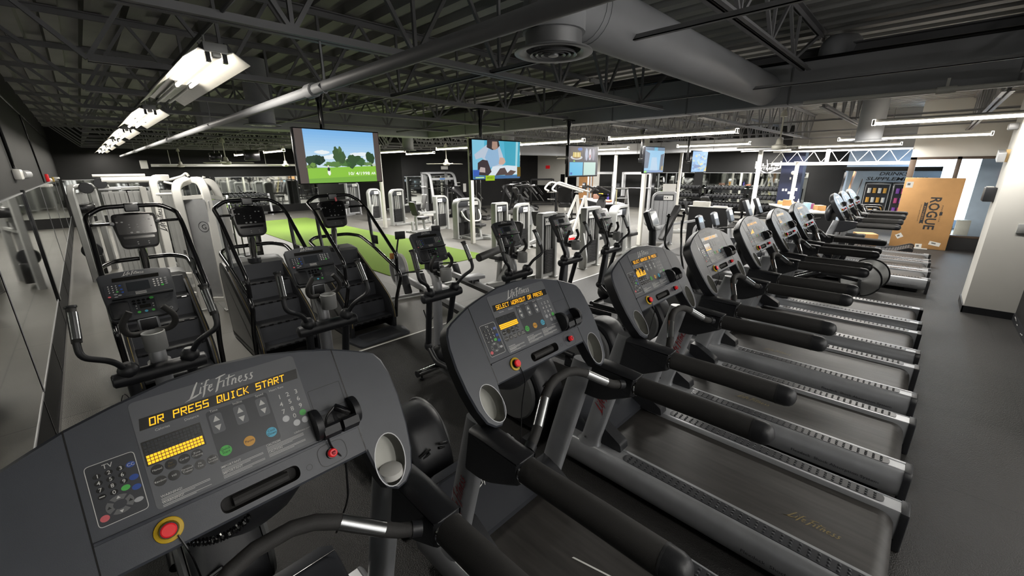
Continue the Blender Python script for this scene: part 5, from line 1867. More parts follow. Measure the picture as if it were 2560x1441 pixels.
# ------------------------------------------------------------------ arc trainer and bikes beyond the thickest post
t = thing('cross_trainer', 'cross trainer with large grey screen and two poles, right of the thickest post', 'cross trainer', (6.75, 3.2, 0.004))
m = MB('consd')
k = 0.4
n_ = sqrt(1 + k * k)
AF = Fr((0.08, 0.02, 1.02), (1, 0, 0), (0, k / n_, 1 / n_), (0, -1 / n_, k / n_))
m.prism(rpoly([(-0.15, -0.07), (0.15, -0.07), (0.17, 0.26), (0.0, 0.29), (-0.17, 0.26)], 0.05), AF, -0.09, 0.0, 0.02)
m.m('frame').prism(rrect(-0.12, -0.01, 0.12, 0.24, 0.02), AF, 0, 0.006, 0.003)
m.m(mat('grey_screen', '#7d8288', 0.08, var=0.05)).plate(rrect(-0.105, 0.005, 0.105, 0.225, 0.01), AF, 0.0068)
m.m('shroud').prism(rrect(-0.1, -0.10, 0.1, -0.02, 0.02), AF, 0, 0.02, 0.006)
m.build('console', t)
m = MB('black').tube([(0.08, 0.05, 0.2), (0.08, 0.06, 0.7), (0.08, 0.08, 1.0)], [0.08, 0.06, 0.06], 14)
m.ball((0.0, 0.0, 0.55), 0.2, 16, (1.2, 1, 0.5)).box(-0.1, 0.1, -1.1, 0.2, 0.05, 0.25, 0.03).box(-0.3, 0.3, 0.12, 0.2, 0, 0.06, 0.01).box(-0.3, 0.3, -1.15, -1.07, 0, 0.06, 0.01)
m.build('base', t)
for s in (-1, 1):
    x = 0.30 * s + 0.06
    m = MB('gloss').tube(rpath([(x, -0.33, 1.22), (x + 0.02, -0.30, 0.95), (x + 0.03 * s, -0.32, 0.75), (x - 0.17 * s, -0.42, 0.55), (x - 0.2 * s, -0.5, 0.3)], 0.08), 0.018, 10)
    m.ball((x, -0.33, 1.23), 0.034, 12)
    m.m('silv2').bar((x + 0.02, -0.30, 0.95), (x + 0.02, -0.29, 1.1), 0.02, 0.02)
    m.build('moving_arm', t)


def make_bike(label):
    t = thing('exercise_bike', label, 'exercise bike', (0, 0, 0), group='stationary bikes')
    k = 0.35
    n_ = sqrt(1 + k * k)
    f = Fr((0, 0.0, 0.95), (1, 0, 0), (0, k / n_, 1 / n_), (0, -1 / n_, k / n_))
    m = MB('over2')
    m.prism(rpoly([(-0.115, -0.06), (0.115, -0.06), (0.125, 0.2), (0, 0.225), (-0.125, 0.2)], 0.035), f, -0.05, 0, 0.012)
    m.m('lcd').plate(rrect(-0.09, 0.085, 0.09, 0.18, 0.006), f, 0.001)
    m.m('consd').plate(rrect(-0.09, -0.04, 0.09, 0.07, 0.006), f, 0.001)
    m.m('ink')
    logo_script(m, f, 0, 0.188, 0.014, 0, 0.0015)
    m.build('console', t)
    m = MB('silv2')
    m.tube(rpath([(0, -0.1, 0.3), (0, 0.02, 0.62), (0, 0.05, 0.95)], 0.1), 0.04, 12)
    m.box(-0.09, 0.09, -1.0, 0.1, 0.06, 0.22, 0.03).box(-0.28, 0.28, 0.06, 0.13, 0, 0.06, 0.01).box(-0.28, 0.28, -1.05, -0.98, 0, 0.06, 0.01)
    m.build('frame', t)
    m = MB('black').loft([[(x, -0.15 + 0.3 * cos(a), 0.36 + 0.22 * sin(a)) for a in [2 * pi * i / 24 for i in range(24)]] for x in (-0.09, 0.09)])
    m.build('crank_cover', t)
    m = MB('foam').tube(rpath([(-0.26, -0.22, 0.86), (-0.24, 0.0, 0.83), (0.24, 0.0, 0.83), (0.26, -0.22, 0.86)], 0.06), 0.017, 10)
    m.build('handlebar', t)
    pad(t, (0, -0.72, 0.62), 0.36, 0.3, 0.09, name='seat')
    MB('silv2').bar((0, -0.72, 0.2), (0, -0.72, 0.58), 0.05, 0.06).build('seat_post', t)
    return t


b = make_bike('stationary bike with small grey console, right of the cross trainer with the large screen')
b.location = (7.62, 2.72, 0.004)
dup(b, (8.36, 2.72, 0.004), 0, 'stationary bike with small grey console, middle one of three before the black half wall')
dup(b, (9.22, 2.72, 0.004), 0, 'stationary bike with small grey console, at the right end of the black half wall')
for i, x in enumerate((10.02, 10.78)):
    t = thing('stepper', ('stepper with a tall black console, left one of a pair before the counter', 'stepper with a tall black console, right one of a pair before the counter')[i], 'stepper', (x, 2.62, 0.004), group='steppers with tall black consoles')
    k = 0.45
    n_ = sqrt(1 + k * k)
    f = Fr((0, 0, 1.05), (1, 0, 0), (0, k / n_, 1 / n_), (0, -1 / n_, k / n_))
    m = MB('black')
    m.prism(rpoly([(-0.12, -0.1), (0.12, -0.1), (0.13, 0.26), (-0.13, 0.26)], 0.03), f, -0.06, 0, 0.012)
    m.m('frame').plate(rrect(-0.1, 0.05, 0.1, 0.24, 0.01), f, 0.001)
    m.build('console', t)
    m = MB('black').tube([(0, 0.05, 0.05), (0, 0.02, 1.0)], 0.05, 12).box(-0.3, 0.3, -0.8, 0.15, 0.03, 0.25, 0.04).box(-0.28, 0.28, -0.75, 0.1, 0.0, 0.03)
    m.build('base', t)
    MB('foam').tube(rpath([(-0.28, -0.5, 0.95), (-0.26, -0.1, 0.95), (0.26, -0.1, 0.95), (0.28, -0.5, 0.95)], 0.08), 0.02, 10).build('handrail', t)

# ------------------------------------------------------------------ half wall, dumbbell racks, benches
w = MB(STB).box(11.08, 11.2, 3.36, 4.36, 0, 0.985)
w.m('white').box(11.05, 11.23, 3.34, 4.38, 0.985, 1.0)
w.build('half_wall', None, 'black half wall with a thin white top, behind the three stationary bikes', 'half wall')
for i, (x, y, s, c, lab) in enumerate(((11.12, 3.6, (0.05, 0.16, 0.03), '#e8e6e0', 'white papers lying at the right end of the half wall'), (11.14, 4.15, (0.07, 0.12, 0.12), '#d8d6cd', 'pale box on the left part of the half wall'),
                                       (11.14, 3.95, (0.07, 0.08, 0.12), '#cfcdc4', 'smaller pale box in the middle of the half wall'))):
    MB(fl(c)).box(-s[0], s[0], -s[1], s[1], 0, s[2], 0.004).build('box' if i else 'paper_stack', None, lab, 'box' if i else 'paper', loc=(x, y, 1.0))
RK = []
for k, y in enumerate((4.3, 6.1, 7.9)):
    t = thing('dumbbell_rack', ('three-tier dumbbell rack under the mirror right of the navy pillar', 'three-tier dumbbell rack under the mirror left of the navy pillar', 'three-tier dumbbell rack near the narrow white posts')[k], 'dumbbell rack', (19.05, y, 0), group='dumbbell racks')
    for s in (-1, 1):
        MB('gloss').box(-0.25, 0.25, 0.8 * s - 0.03, 0.8 * s + 0.03, 0, 0.06).bar((0.2, 0.8 * s, 0.05), (0.0, 0.8 * s, 1.1), 0.06, 0.08).build('side_frame', t)
    for i, z in enumerate((0.35, 0.70, 1.05)):
        MB('gloss').box(-0.2 + i * 0.04, 0.1 + i * 0.04, -0.8, 0.8, z - 0.03, z).build('shelf', t)
for k, y in enumerate((21.2,)):
    t = thing('dumbbell_rack', 'two-tier dumbbell rack standing before the bright far wall mirror', 'dumbbell rack', (5.0, y, 0), -pi / 2)
    for s in (-1, 1):
        MB('silv2').box(-0.2, 0.2, 0.8 * s - 0.03, 0.8 * s + 0.03, 0, 0.06).bar((0.15, 0.8 * s, 0.05), (0.0, 0.8 * s, 0.95), 0.06, 0.08).build('side_frame', t)
    for i, z in enumerate((0.45, 0.85)):
        MB('gloss').box(-0.17 + i * 0.04, 0.1 + i * 0.04, -0.8, 0.8, z - 0.03, z).build('shelf', t)
db = MB('black').lathe([(0.03, -0.13), (0.062, -0.125), (0.066, -0.06), (0.03, -0.055)], (0, 0, 0.066), 'x', 12).lathe([(0.03, 0.055), (0.066, 0.06), (0.062, 0.125), (0.03, 0.13)], (0, 0, 0.066), 'x', 12)
db.m('chrome').cyl((-0.06, 0, 0.066), (0.06, 0, 0.066), 0.016, 8)
d0 = db.build('dumbbell', None, 'black round-headed dumbbell on a rack tier under the right mirrors', 'dumbbell', 'dumbbells on the wall racks')
first = True
for y in (4.3, 6.1, 7.9):
    for i, z in enumerate((0.35, 0.70, 1.05)):
        for q in range(10):
            o = d0 if first else d0.copy()
            if not first:
                COL.objects.link(o)
            first = False
            o.location = (19.0 + i * 0.04, y - 0.68 + q * 0.15, z + 0.0005)

for i, z in enumerate((0.45, 0.85)):
    for q in range(9):
        o = d0.copy()
        COL.objects.link(o)
        o['label'] = 'black dumbbell on the two-tier rack before the bright far wall mirror'
        o['group'] = 'dumbbells by the far mirror'
        o.rotation_euler.z = pi / 2
        o.location = (4.36 + q * 0.16, 21.24 - i * 0.04, z + 0.0005)


def bench(label, loc, rz):
    t = thing('weight_bench', label, 'bench', loc, rz)
    MB('gloss').bar((-0.6, 0, 0.06), (0.6, 0, 0.06), 0.08, 0.08).bar((-0.6, -0.28, 0.04), (-0.6, 0.28, 0.04), 0.07, 0.08).bar((0.6, -0.28, 0.04), (0.6, 0.28, 0.04), 0.07, 0.08).bar((0.2, 0, 0.06), (0.1, 0, 0.42), 0.07, 0.07).build('frame', t)
    pad(t, (0.35, 0, 0.46), 0.4, 0.3, 0.08, name='seat')
    pad(t, (-0.3, 0, 0.68), 0.8, 0.3, 0.08, (0, 0.55, 0), name='backrest')
    for s in (-1, 1):
        MB('white').cyl((0.6, 0.05 * s, 0.3), (0.6, 0.25 * s, 0.3), 0.03, 10).build('roller', t)


for loc, rz, lab in (((16.6, 4.6, 0), 0.3, 'black adjustable bench nearest the navy pillar'), ((16.8, 5.9, 0), 0.1, 'black adjustable bench before the middle dumbbell rack'),
                     ((16.4, 7.2, 0), -0.2, 'black adjustable bench before the far dumbbell rack'), ((15.0, 8.6, 0), 0.6, 'black adjustable bench near the narrow white posts')):
    bench(lab, loc, rz)


def rig(label, loc, rz, w=1.2, h=1.75):
    t = thing('squat_rack', label, 'squat rack', loc, rz)
    for x in (-w / 2, w / 2):
        m = MB('silv2').box(x - 0.04, x + 0.04, -0.04, 0.04, 0, h).box(x - 0.04, x + 0.04, 0.6, 0.68, 0, h).box(x - 0.04, x + 0.04, 0, 0.65, h - 0.08, h).box(x - 0.04, x + 0.04, -0.3, 0.65, 0, 0.06)
        m.build('side_frame', t)
    MB('silv2').box(-w / 2, w / 2, -0.04, 0.04, h - 0.1, h).box(-w / 2, w / 2, 0.6, 0.68, h - 0.1, h).build('cross_member', t)
    MB('chrome').cyl((-1.0, -0.08, 1.05), (1.0, -0.08, 1.05), 0.015, 10).build('barbell', t)
    for s in (-1, 1):
        MB('black').cyl((0.72 * s, -0.08, 1.05), (0.84 * s, -0.08, 1.05), 0.2, 20).build('weight_plate', t)


rig('light grey squat rack with a loaded bar, left of the thickest post', (17.9, 11.5, 0), -1.2)
rig('light grey squat rack with a loaded bar, right of the thickest post', (17.9, 9.6, 0), -1.2)
# ------------------------------------------------------------------ lamps
TUBE = em('#fff4e2', TUBE_W / EMK)
REFL = mat('white_reflector', '#e6e6e2', 0.3, 0.2, var=0.03)


def shop_light(label, loc, lit):
    """eight-foot fixture along y: housing, winged reflector, two pairs of four-foot tubes"""
    t = thing('ceiling_light', label, 'ceiling light', loc, group='winged fluorescent fixtures along the left wall')
    h = MB('frame').box(-0.06, 0.06, 0.0, 2.3, 0.02, 0.07, 0.004)
    for y in (0.25, 2.05):
        h.tube([(0, y, 0.07), (0, y, 0.16)], 0.006, 6)
    h.build('housing', t)
    r = MB(REFL)
    for s in (-1, 1):
        r.loft([[(x * s, y, z) for x, z in ((0.0, 0.02), (0.055, 0.018), (0.085, 0.03), (0.165, -0.028), (0.167, -0.026), (0.086, 0.034), (0.055, 0.024), (0, 0.026))] for y in (0.0, 2.3)])
    r.box(-0.022, 0.022, 0, 2.3, -0.006, 0.02, 0.004)
    r.build('reflector', t)
    for k, on in enumerate(lit):
        for s in (-1, 1):
            y0 = 0.04 + k * 1.12
            m = MB(TUBE if on else REFL).tube([(0.042 * s, y0, -0.012), (0.042 * s, y0 + 1.08, -0.012)], 0.0127, 10)
            m.m('gloss').box(0.042 * s - 0.012, 0.042 * s + 0.012, y0 - 0.025, y0 + 0.0, -0.03, 0.02).box(0.042 * s - 0.012, 0.042 * s + 0.012, y0 + 1.08, y0 + 1.1, -0.03, 0.02)
            m.build('tube', t)
    if any(lit):
        n = sum(lit)
        l = area_light('shop_light_beam', (0, 0.6 if n == 1 else 1.15, -0.045), 0.22, 1.05 * n, 12 * n, (1, 0.96, 0.89))
        l.parent = t


for i, (lab, lit) in enumerate((('nearest winged fluorescent fixture, only its near half lit', (1, 0)), ('second winged fluorescent fixture along the left wall', (1, 1)),
                                ('third winged fluorescent fixture along the left wall', (1, 1)), ('fourth winged fluorescent fixture along the left wall', (1, 1)),
                                ('fifth winged fluorescent fixture, next to the far end of the left row', (1, 1)), ('sixth winged fluorescent fixture, at the far end by the black wall', (1, 1)))):
    shop_light(lab, (0.70, 3.08 + 3.28 * i, 2.63), lit)
w = MB('joist').tube([(0.70, -1.5, 2.80), (0.70, 3.0, 2.80), (0.70, 21, 2.80)], 0.012, 8)
w.build('conduit', None, 'thin conduit above the row of winged fixtures along the left wall', 'conduit')


def strip_light(label, loc, L, grp):
    t = thing('ceiling_light', label, 'ceiling light', loc, group=grp)
    MB('white').box(-0.035, 0.035, 0, L, 0.02, 0.06, 0.004).tube([(0, 0.2, 0.06), (0, 0.2, 0.2)], 0.004, 6).tube([(0, L - 0.2, 0.06), (0, L - 0.2, 0.2)], 0.004, 6).build('housing', t)
    m = MB(TUBE)
    for s in (-1, 1):
        m.tube([(0.024 * s, 0.02, 0.0), (0.024 * s, L - 0.02, 0.0)], 0.014, 8)
    m.m('white').box(-0.045, 0.045, -0.015, 0.02, -0.02, 0.06, 0.004).box(-0.045, 0.045, L - 0.02, L + 0.015, -0.02, 0.06, 0.004)
    m.build('tube', t)
    l = area_light('strip_light_beam', (0, L / 2, -0.03), 0.12, L, (14 if loc[1] < 0 else 42) * L)
    l.parent = t


PL = [(7.9, -1.15, 1.85, 'long strip light at the right edge of the photo, before the white pillar'), (7.9, 2.45, 2.45, 'brightest strip light, over the thickest white post'),
      (7.9, 5.56, 1.9, 'strip light behind the quartered screen'), (7.9, 9.1, 1.9, 'strip light left of the hospital scene screen'), (7.9, 12.9, 1.9, 'strip light right beside the largest screen'),
      (12.4, -0.7, 2.35, 'strip light before the white header, second below the brightest right one'), (12.4, 3.5, 1.9, 'strip light above the navy pillar'), (12.4, 7.0, 1.9, 'strip light between the two smallest screens'),
      (12.4, 10.5, 1.9, 'strip light left of the thickest post, farther back'),
      (14.25, 0.64, 2.1, 'strip light over the white truss beam'), (16.8, 4.9, 2.0, 'strip light over the right dumbbell rack'), (16.8, 7.9, 1.9, 'strip light over the squat racks'), (16.8, 11.5, 1.9, 'strip light before the tan door'),
      (18.6, 3.6, 1.9, 'strip light near the far right mirrors'), (9.6, 13.6, 1.9, 'strip light before the smith machine'), (4.6, 14.5, 1.9, 'strip light over the far end of the turf'), (4.6, 18.4, 1.9, 'strip light over the far mirror wall')]
for x, y, L, lab in PL:
    strip_light(lab, (x, y, 2.54 if x != 14.25 else 2.47), L, 'bare tube strip lights')
# ------------------------------------------------------------------ ducts, pipes
w = MB('duct')
w.box(6.0, 6.3, -1.1, 8.7, 2.69, 3.12, 0.006)
w.m('joist')
for y in (-0.4, 1.35, 2.55, 3.7, 4.9, 6.1, 7.3):
    w.box(5.993, 6.307, y - 0.008, y + 0.008, 2.683, 3.127)
w.m('duct').box(1.6, 6.3, 8.7, 9.2, 2.70, 3.10, 0.01)
w.m('gloss').tube([(6.03, -1.1, 3.14), (6.03, 1.5, 3.14), (6.03, 8.5, 3.14)], 0.022, 8)
w.build('air_duct', None, 'long rectangular grey air duct crossing the ceiling above the treadmills', 'air duct')
t = thing('air_duct', 'round grey branch duct with elbow and disc diffuser over the second treadmill', 'air duct', (1.98, 1.62, 2.6))
m = MB('duct')
m.tube(rpath([(0, 0, 0.10), (0, 0, 0.27), (0.25, 0, 0.27), (4.01, 0, 0.27)], 0.16, 7), 0.172, 24)
for x in (0.25, 0.30):
    m.tube([(x, 0, 0.27), (x + 0.012, 0, 0.27)], 0.176, 24)
m.build('round_pipe', t)
m = MB('silv2')
m.lathe([(0.155, 0.12), (0.155, 0.03), (0.168, 0.022), (0.213, 0.012), (0.216, 0.004), (0.208, 0.0), (0.165, 0.006), (0.15, 0.02), (0.15, 0.05)], (0, 0, 0), n=40, cap=False)
m.m('gloss').lathe([(0.15, 0.05), (0.02, 0.051)], (0, 0, 0), n=24)
m.m('silv2')
for r0 in (0.115, 0.085, 0.055):
    m.lathe([(r0, 0.0), (r0 + 0.012, -0.008), (r0 + 0.014, -0.006), (r0 + 0.004, 0.008)], (0, 0, 0.0), n=32, cap=False)
m.box(-0.12, 0.12, -0.004, 0.004, 0.0, 0.012)
m.lathe([(0.03, 0.0), (0.028, -0.01), (0.0, -0.012)], n=16, cap=False)
m.build('diffuser', t)
m = MB('frame').box(-0.168, -0.158, -0.03, 0.03, 0.1, 0.6)
for z in (0.15, 0.20):
    m.ball((-0.170, 0, z), 0.008, 8)
m.build('hanger_strap', t)
t = thing('air_duct', 'short round riser elbow on top of the rectangular duct, right of the branch duct', 'air duct', (6.19, 1.05, 3.13))
MB('duct').tube(rpath([(0, 0, 0), (0, 0, 0.14), (0.4, -0.1, 0.20)], 0.2, 6), 0.125, 20).build('elbow', t)
for x, y, z, r0, h_, lab in ((8.55, 0.78, 2.34, 0.16, 0.42, 'round grey drop duct with dark mouth below the rectangular duct, at right'), (2.0, 7.0, 2.60, 0.17, 0.12, 'round grey ceiling diffuser left of the largest screen'),
                             (8.5, 8.5, 2.52, 0.17, 0.3, 'round grey drop duct behind the quartered screen'), (7.0, 11.2, 2.5, 0.16, 0.3, 'round grey drop duct between the two largest screens')):
    t = thing('air_duct', lab, 'air duct', (x, y, z))
    m = MB('duct').lathe([(r0, 0.02), (r0, 3.46 - z)], n=24)
    m.lathe([(r0 + 0.07, 0.0), (r0 + 0.07, 0.012), (r0, 0.03)], n=24, cap=False)
    m.m('gloss').lathe([(r0 + 0.0, 0.001), (0.02, 0.0)], n=24)
    m.build('drop_pipe', t)
w = MB('duct').box(8.9, 13.0, 9.8, 10.3, 2.40, 2.72, 0.01).box(13.0, 13.5, 3.0, 10.3, 2.40, 2.72, 0.01)
w.m('joist')
for k in range(8):
    w.box(12.99, 13.51, 3.8 + k * 0.8, 3.815 + k * 0.8, 2.395, 2.725)
w.build('air_duct', None, 'pale rectangular duct run over the far equipment, behind the smallest screens', 'air duct')
w = MB('duct').tube([(1.2, -1.4, 2.5), (1.2, 21.5, 2.5)], 0.033, 14)
for y in (3.05, 9.5, 15.5):
    w.tube([(1.2, y - 0.06, 2.5), (1.2, y - 0.05, 2.5), (1.2, y + 0.05, 2.5), (1.2, y + 0.06, 2.5)], [0.036, 0.045, 0.045, 0.036], 14)
for y in (2.83, 6.1, 9.35, 12.6, 15.9):
    w.tube([(1.2, y, 2.46), (1.24, y, 2.5), (1.2, y, 2.54), (1.16, y, 2.5), (1.2, y, 2.46)], 0.006, 6)
    w.tube([(1.2, y, 2.53), (1.2, y, 2.76)], 0.006, 6)
w.build('sprinkler_pipe', None, 'grey sprinkler main running the room length, passing left of the disc diffuser', 'pipe')
w = MB('post').tube([(5.26, -1.15, 2.6), (5.26, 1.05, 2.6)], 0.02, 10)
w.tube([(5.26, -0.02, 2.6), (5.26, 0.10, 2.6)], 0.028, 10)
w.box(5.25, 5.27, 0.03, 0.05, 2.62, 2.69)
w.build('conduit', None, 'white pipe slung under the rectangular duct at upper right', 'pipe')
w = MB('gloss').tube([(BL + 0.02, 7.6, 2.03), (BL + 0.02, 7.3, 2.92)], 0.016, 8)
w.build('conduit', None, 'black conduit rising from the box camera on the left wall', 'conduit')
w = MB('gloss').tube([(BL + 0.02, 6, 2.95), (BL + 0.02, 21, 2.95)], 0.014, 8).tube([(BL + 0.02, 11.5, 2.95), (BL + 0.02, 12.4, 1.78)], 0.012, 8)
w.build('conduit', None, 'black conduit along the top of the left wall', 'conduit')
t = thing('security_light', 'white box light at the foot of the conduit on the left wall', 'wall light', (BL, 7.6, 1.96))
MB('white').box(0, 0.07, -0.14, 0.14, -0.06, 0.06, 0.02).build('body', t)
MB('silv2').tube([(0.05, 0.12, 0), (0.09, 0.25, 0)], 0.05, 14).build('lamp_head', t)
t = thing('fire_alarm', 'small red fire alarm on the left wall near the far corner', 'fire alarm', (BL, 13.8, 1.85))
MB('red').box(0, 0.05, -0.06, 0.06, -0.08, 0.08, 0.01).build('body', t)
MB('white').ball((0.05, 0.06, -0.04), 0.04, 10).build('strobe', t)
MB(fl('#c8a84c')).box(0, 0.04, -0.06, 0.06, -0.06, 0.06, 0.006).build('pull_station', None, 'small yellow box on the left wall past the fire alarm', 'wall box', loc=(BL, 16.5, 1.78))
for i, (y, z) in enumerate(((17.5, 1.80), (12.4, 1.72))):
    MB('white').box(0, 0.08, -0.05, 0.05, -0.03, 0.03, 0.01).ball((0.09, 0.05, 0), 0.035, 8).build('camera_dome', None, ('small white wall camera near the far left corner', 'small white fixture atop the left mirrors')[i], 'camera', loc=(BL, y, z))

# ceiling fans
FANW = mat('fan_white_enamel', '#d6d3c6', 0.45, var=0.04)


def fan(label, loc, ang):
    t = thing('ceiling_fan', label, 'ceiling fan', loc, ang, 'white ceiling fans')
    MB(FANW).cyl((0, 0, 0.05), (0, 0, 0.62), 0.013, 10).lathe([(0.06, 0.50), (0.05, 0.56), (0.02, 0.62)], n=16).build('down_rod', t)
    MB(FANW).lathe([(0.05, -0.075), (0.10, -0.065), (0.12, -0.04), (0.12, 0.0), (0.06, 0.03), (0.05, 0.10), (0.035, 0.13)], n=24).build('motor_housing', t)
    for k in range(3):
        a = 2 * pi * k / 3
        u = V((cos(a), sin(a), 0))
        v = V((-sin(a), cos(a), 0.18)).normalized()
        b = MB(FANW).prism([(0.1, -0.02), (0.2, -0.055), (0.68, -0.07), (0.7, 0.0), (0.68, 0.06), (0.2, 0.05), (0.1, 0.02)], Fr((0, 0, -0.02), u, v), -0.004, 0.004)
        b.build('blade', t)


for loc, a, lab in (((2.9, 13.9, 2.2), 0.1, 'white ceiling fan in front of the far mirrors, largest of the fans'), ((2.8, 20.6, 2.17), 0.6, 'white ceiling fan at the far left, smallest and most distant'),
                    ((5.3, 16.7, 2.16), 0.15, 'white ceiling fan cut off by the left edge of the largest screen'), ((8.6, 11.5, 2.15), 0.1, 'white ceiling fan over the leg machines, between the two largest screens'),
                    ((11.2, 11.9, 2.3), 0.8, 'white ceiling fan between the hospital screen and its neighbour'), ((9.2, 2.1, 2.35), 2.0, 'grey white ceiling fan above the navy pillar, seen edge on'),
                    ((12.0, 8.7, 2.3), 0.4, 'white ceiling fan seen low between the quartered screen and the thickest post')):
    fan(lab, loc, a)
for i, (x, y, w_, h_) in enumerate(((3.05, 15.87, 0.3, 0.22), (4.05, 15.87, 0.42, 0.34))):
    MB('gloss').box(-w_ / 2, w_ / 2, -0.12, 0.12, -h_ / 2, h_ / 2, 0.02).tube([(0, 0, h_ / 2), (0, 0, 0.375 - 0.06 * i)], 0.01, 6).build('loudspeaker', None, ('smaller black loudspeaker hung above the far mirrors', 'larger black loudspeaker hung above the far mirrors')[i], 'loudspeaker', loc=(x, y, 2.38 + 0.06 * i))
w = MB('white').box(2.0, 9.8, 21.5, 21.6, 2.12, 2.22).box(1.7, 1.9, 21.4, 21.7, 2.05, 2.35)
for x in (2.6, 4.3, 6.0, 7.7):
    w.box(x, x + 0.02, 21.54, 21.56, 2.2, 2.75)
w.build('ceiling_beam', None, 'white horizontal beam hung before the far black wall', 'beam')

# ------------------------------------------------------------------ television screens on ceiling poles
def blob(rnd, cx, cy, rx, ry, n=26, j=0.25):
    return [(cx + rx * cos(2 * pi * i / n) * (1 + j * (rnd.random() - 0.5)), cy + ry * sin(2 * pi * i / n) * (1 + j * (rnd.random() - 0.5))) for i in range(n)]


def tv(label, x, z0, z1, w_, rz, pole):
    h_ = z1 - z0
    t = thing('television', label, 'television', (x, 4.15, z0), rz, 'ceiling televisions')
    MB('gloss').box(-w_ / 2, w_ / 2, -0.012, 0.04, 0, h_, 0.006).box(-w_ * 0.3, w_ * 0.3, 0.04, 0.075, h_ * 0.2, h_ * 0.8, 0.01).build('case', t)
    pole = 2.752 - z0
    m = MB('gloss').tube([(0, 0.31, h_ * 0.5), (0, 0.31, pole)], 0.024, 10).box(-0.09, 0.09, 0.25, 0.37, pole - 0.02, pole, 0.004).box(-0.05, 0.05, 0.06, 0.34, h_ * 0.42, h_ * 0.58, 0.01).tube([(0, 0.31, pole - 0.12), (0, 0.31, pole - 0.02)], [0.028, 0.06], 10)
    m.build('ceiling_mount', t)
    return t, Fr((0, -0.013, 0), (w_ / 2, 0, 0), (0, 0, h_), (0, -1, 0)), h_


# 1 home video of a field
t, f, h_ = tv('largest television, playing a home video of a green field dated 10/ 4/1998', 1.83, 1.86, 2.36, 0.86, 0.06, 0.92)
rn = random.Random(3)
m = MB(em('#6a5d58', 0.55)).plate([(-0.98, 0.02), (-0.80, 0.02), (-0.80, 0.98), (-0.98, 0.98)], f, 0.0).plate([(0.84, 0.02), (0.98, 0.02), (0.98, 0.98), (0.84, 0.98)], f, 0.0)
for i in range(14):
    y0, y1 = 0.30 + 0.68 * i / 14, 0.30 + 0.68 * (i + 1) / 14
    k = i / 13
    m.m(em('#%02x%02x%02x' % (int(205 - 85 * k), int(226 - 48 * k), int(238 - 8 * k)), 1.0)).plate([(-0.80, y0), (0.84, y0), (0.84, y1), (-0.80, y1)], f, 0.0)
m.m(em('#e6eef2', 1.0))
for i in range(9):
    m.plate(blob(rn, -0.6 + i * 0.16, 0.42 + 0.16 * rn.random(), 0.16, 0.035), f, 0.0006)
m.m(em('#8cc63f', 0.95)).plate([(-0.80, 0.02), (0.84, 0.02), (0.84, 0.33), (-0.80, 0.29)], f, 0.001)
m.m(em('#7fb944', 0.85)).plate([(-0.80, 0.02), (0.84, 0.02), (0.84, 0.14), (-0.80, 0.10)], f, 0.0014)
for cx, cy, rx, ry, c in ((-0.62, 0.40, 0.20, 0.11, '#22402a'), (-0.50, 0.44, 0.14, 0.09, '#1c3524'), (-0.05, 0.50, 0.14, 0.17, '#3c5a34'), (0.0, 0.58, 0.06, 0.12, '#4b6a3c'), (0.30, 0.42, 0.20, 0.11, '#34552f'),
                          (0.5, 0.40, 0.14, 0.09, '#3d6436'), (0.72, 0.46, 0.12, 0.13, '#2b4a2a'), (-0.70, 0.335, 0.12, 0.05, '#6c9440'), (-0.25, 0.36, 0.2, 0.05, '#5b8442'), (0.1, 0.37, 0.2, 0.06, '#4f7a3c'), (0.62, 0.36, 0.14, 0.04, '#6d8f55'), (0.79, 0.345, 0.05, 0.03, '#c9d2c2')):
    m.m(em(c, 0.9))
    for q in range(5):
        m.plate(blob(rn, cx + rx * (rn.random() - 0.5) * 0.9, cy + ry * (rn.random() - 0.5) * 0.8, rx * (0.45 + 0.3 * rn.random()), ry * (0.5 + 0.4 * rn.random()), 18, 0.45), f, 0.0018 + q * 0.0001)
m.m(em('#f2f4ee', 1.0)).plate(blob(rn, -0.335, 0.21, 0.035, 0.055), f, 0.003)
m.m(em('#2a3038', 0.8)).plate(blob(rn, -0.335, 0.27, 0.03, 0.035), f, 0.0034)
m.m(em('#e8d8c8', 1.0)).plate(blob(rn, -0.34, 0.325, 0.018, 0.02), f, 0.0036)
m.m(em('#f4f6f0', 1.1)).text('10/ 4/1998', Fr(f.o, f.u, f.v, f.w), 0.10, 0.155, 0.085, 0.004, 'l', 0, 0.01, width=0.56)
m.text('AR', Fr(f.o, f.u, f.v, f.w), 0.70, 0.16, 0.07, 0.004, 'l', 0, 0.01, width=0.12)
m.build('screen', t, smooth=None)
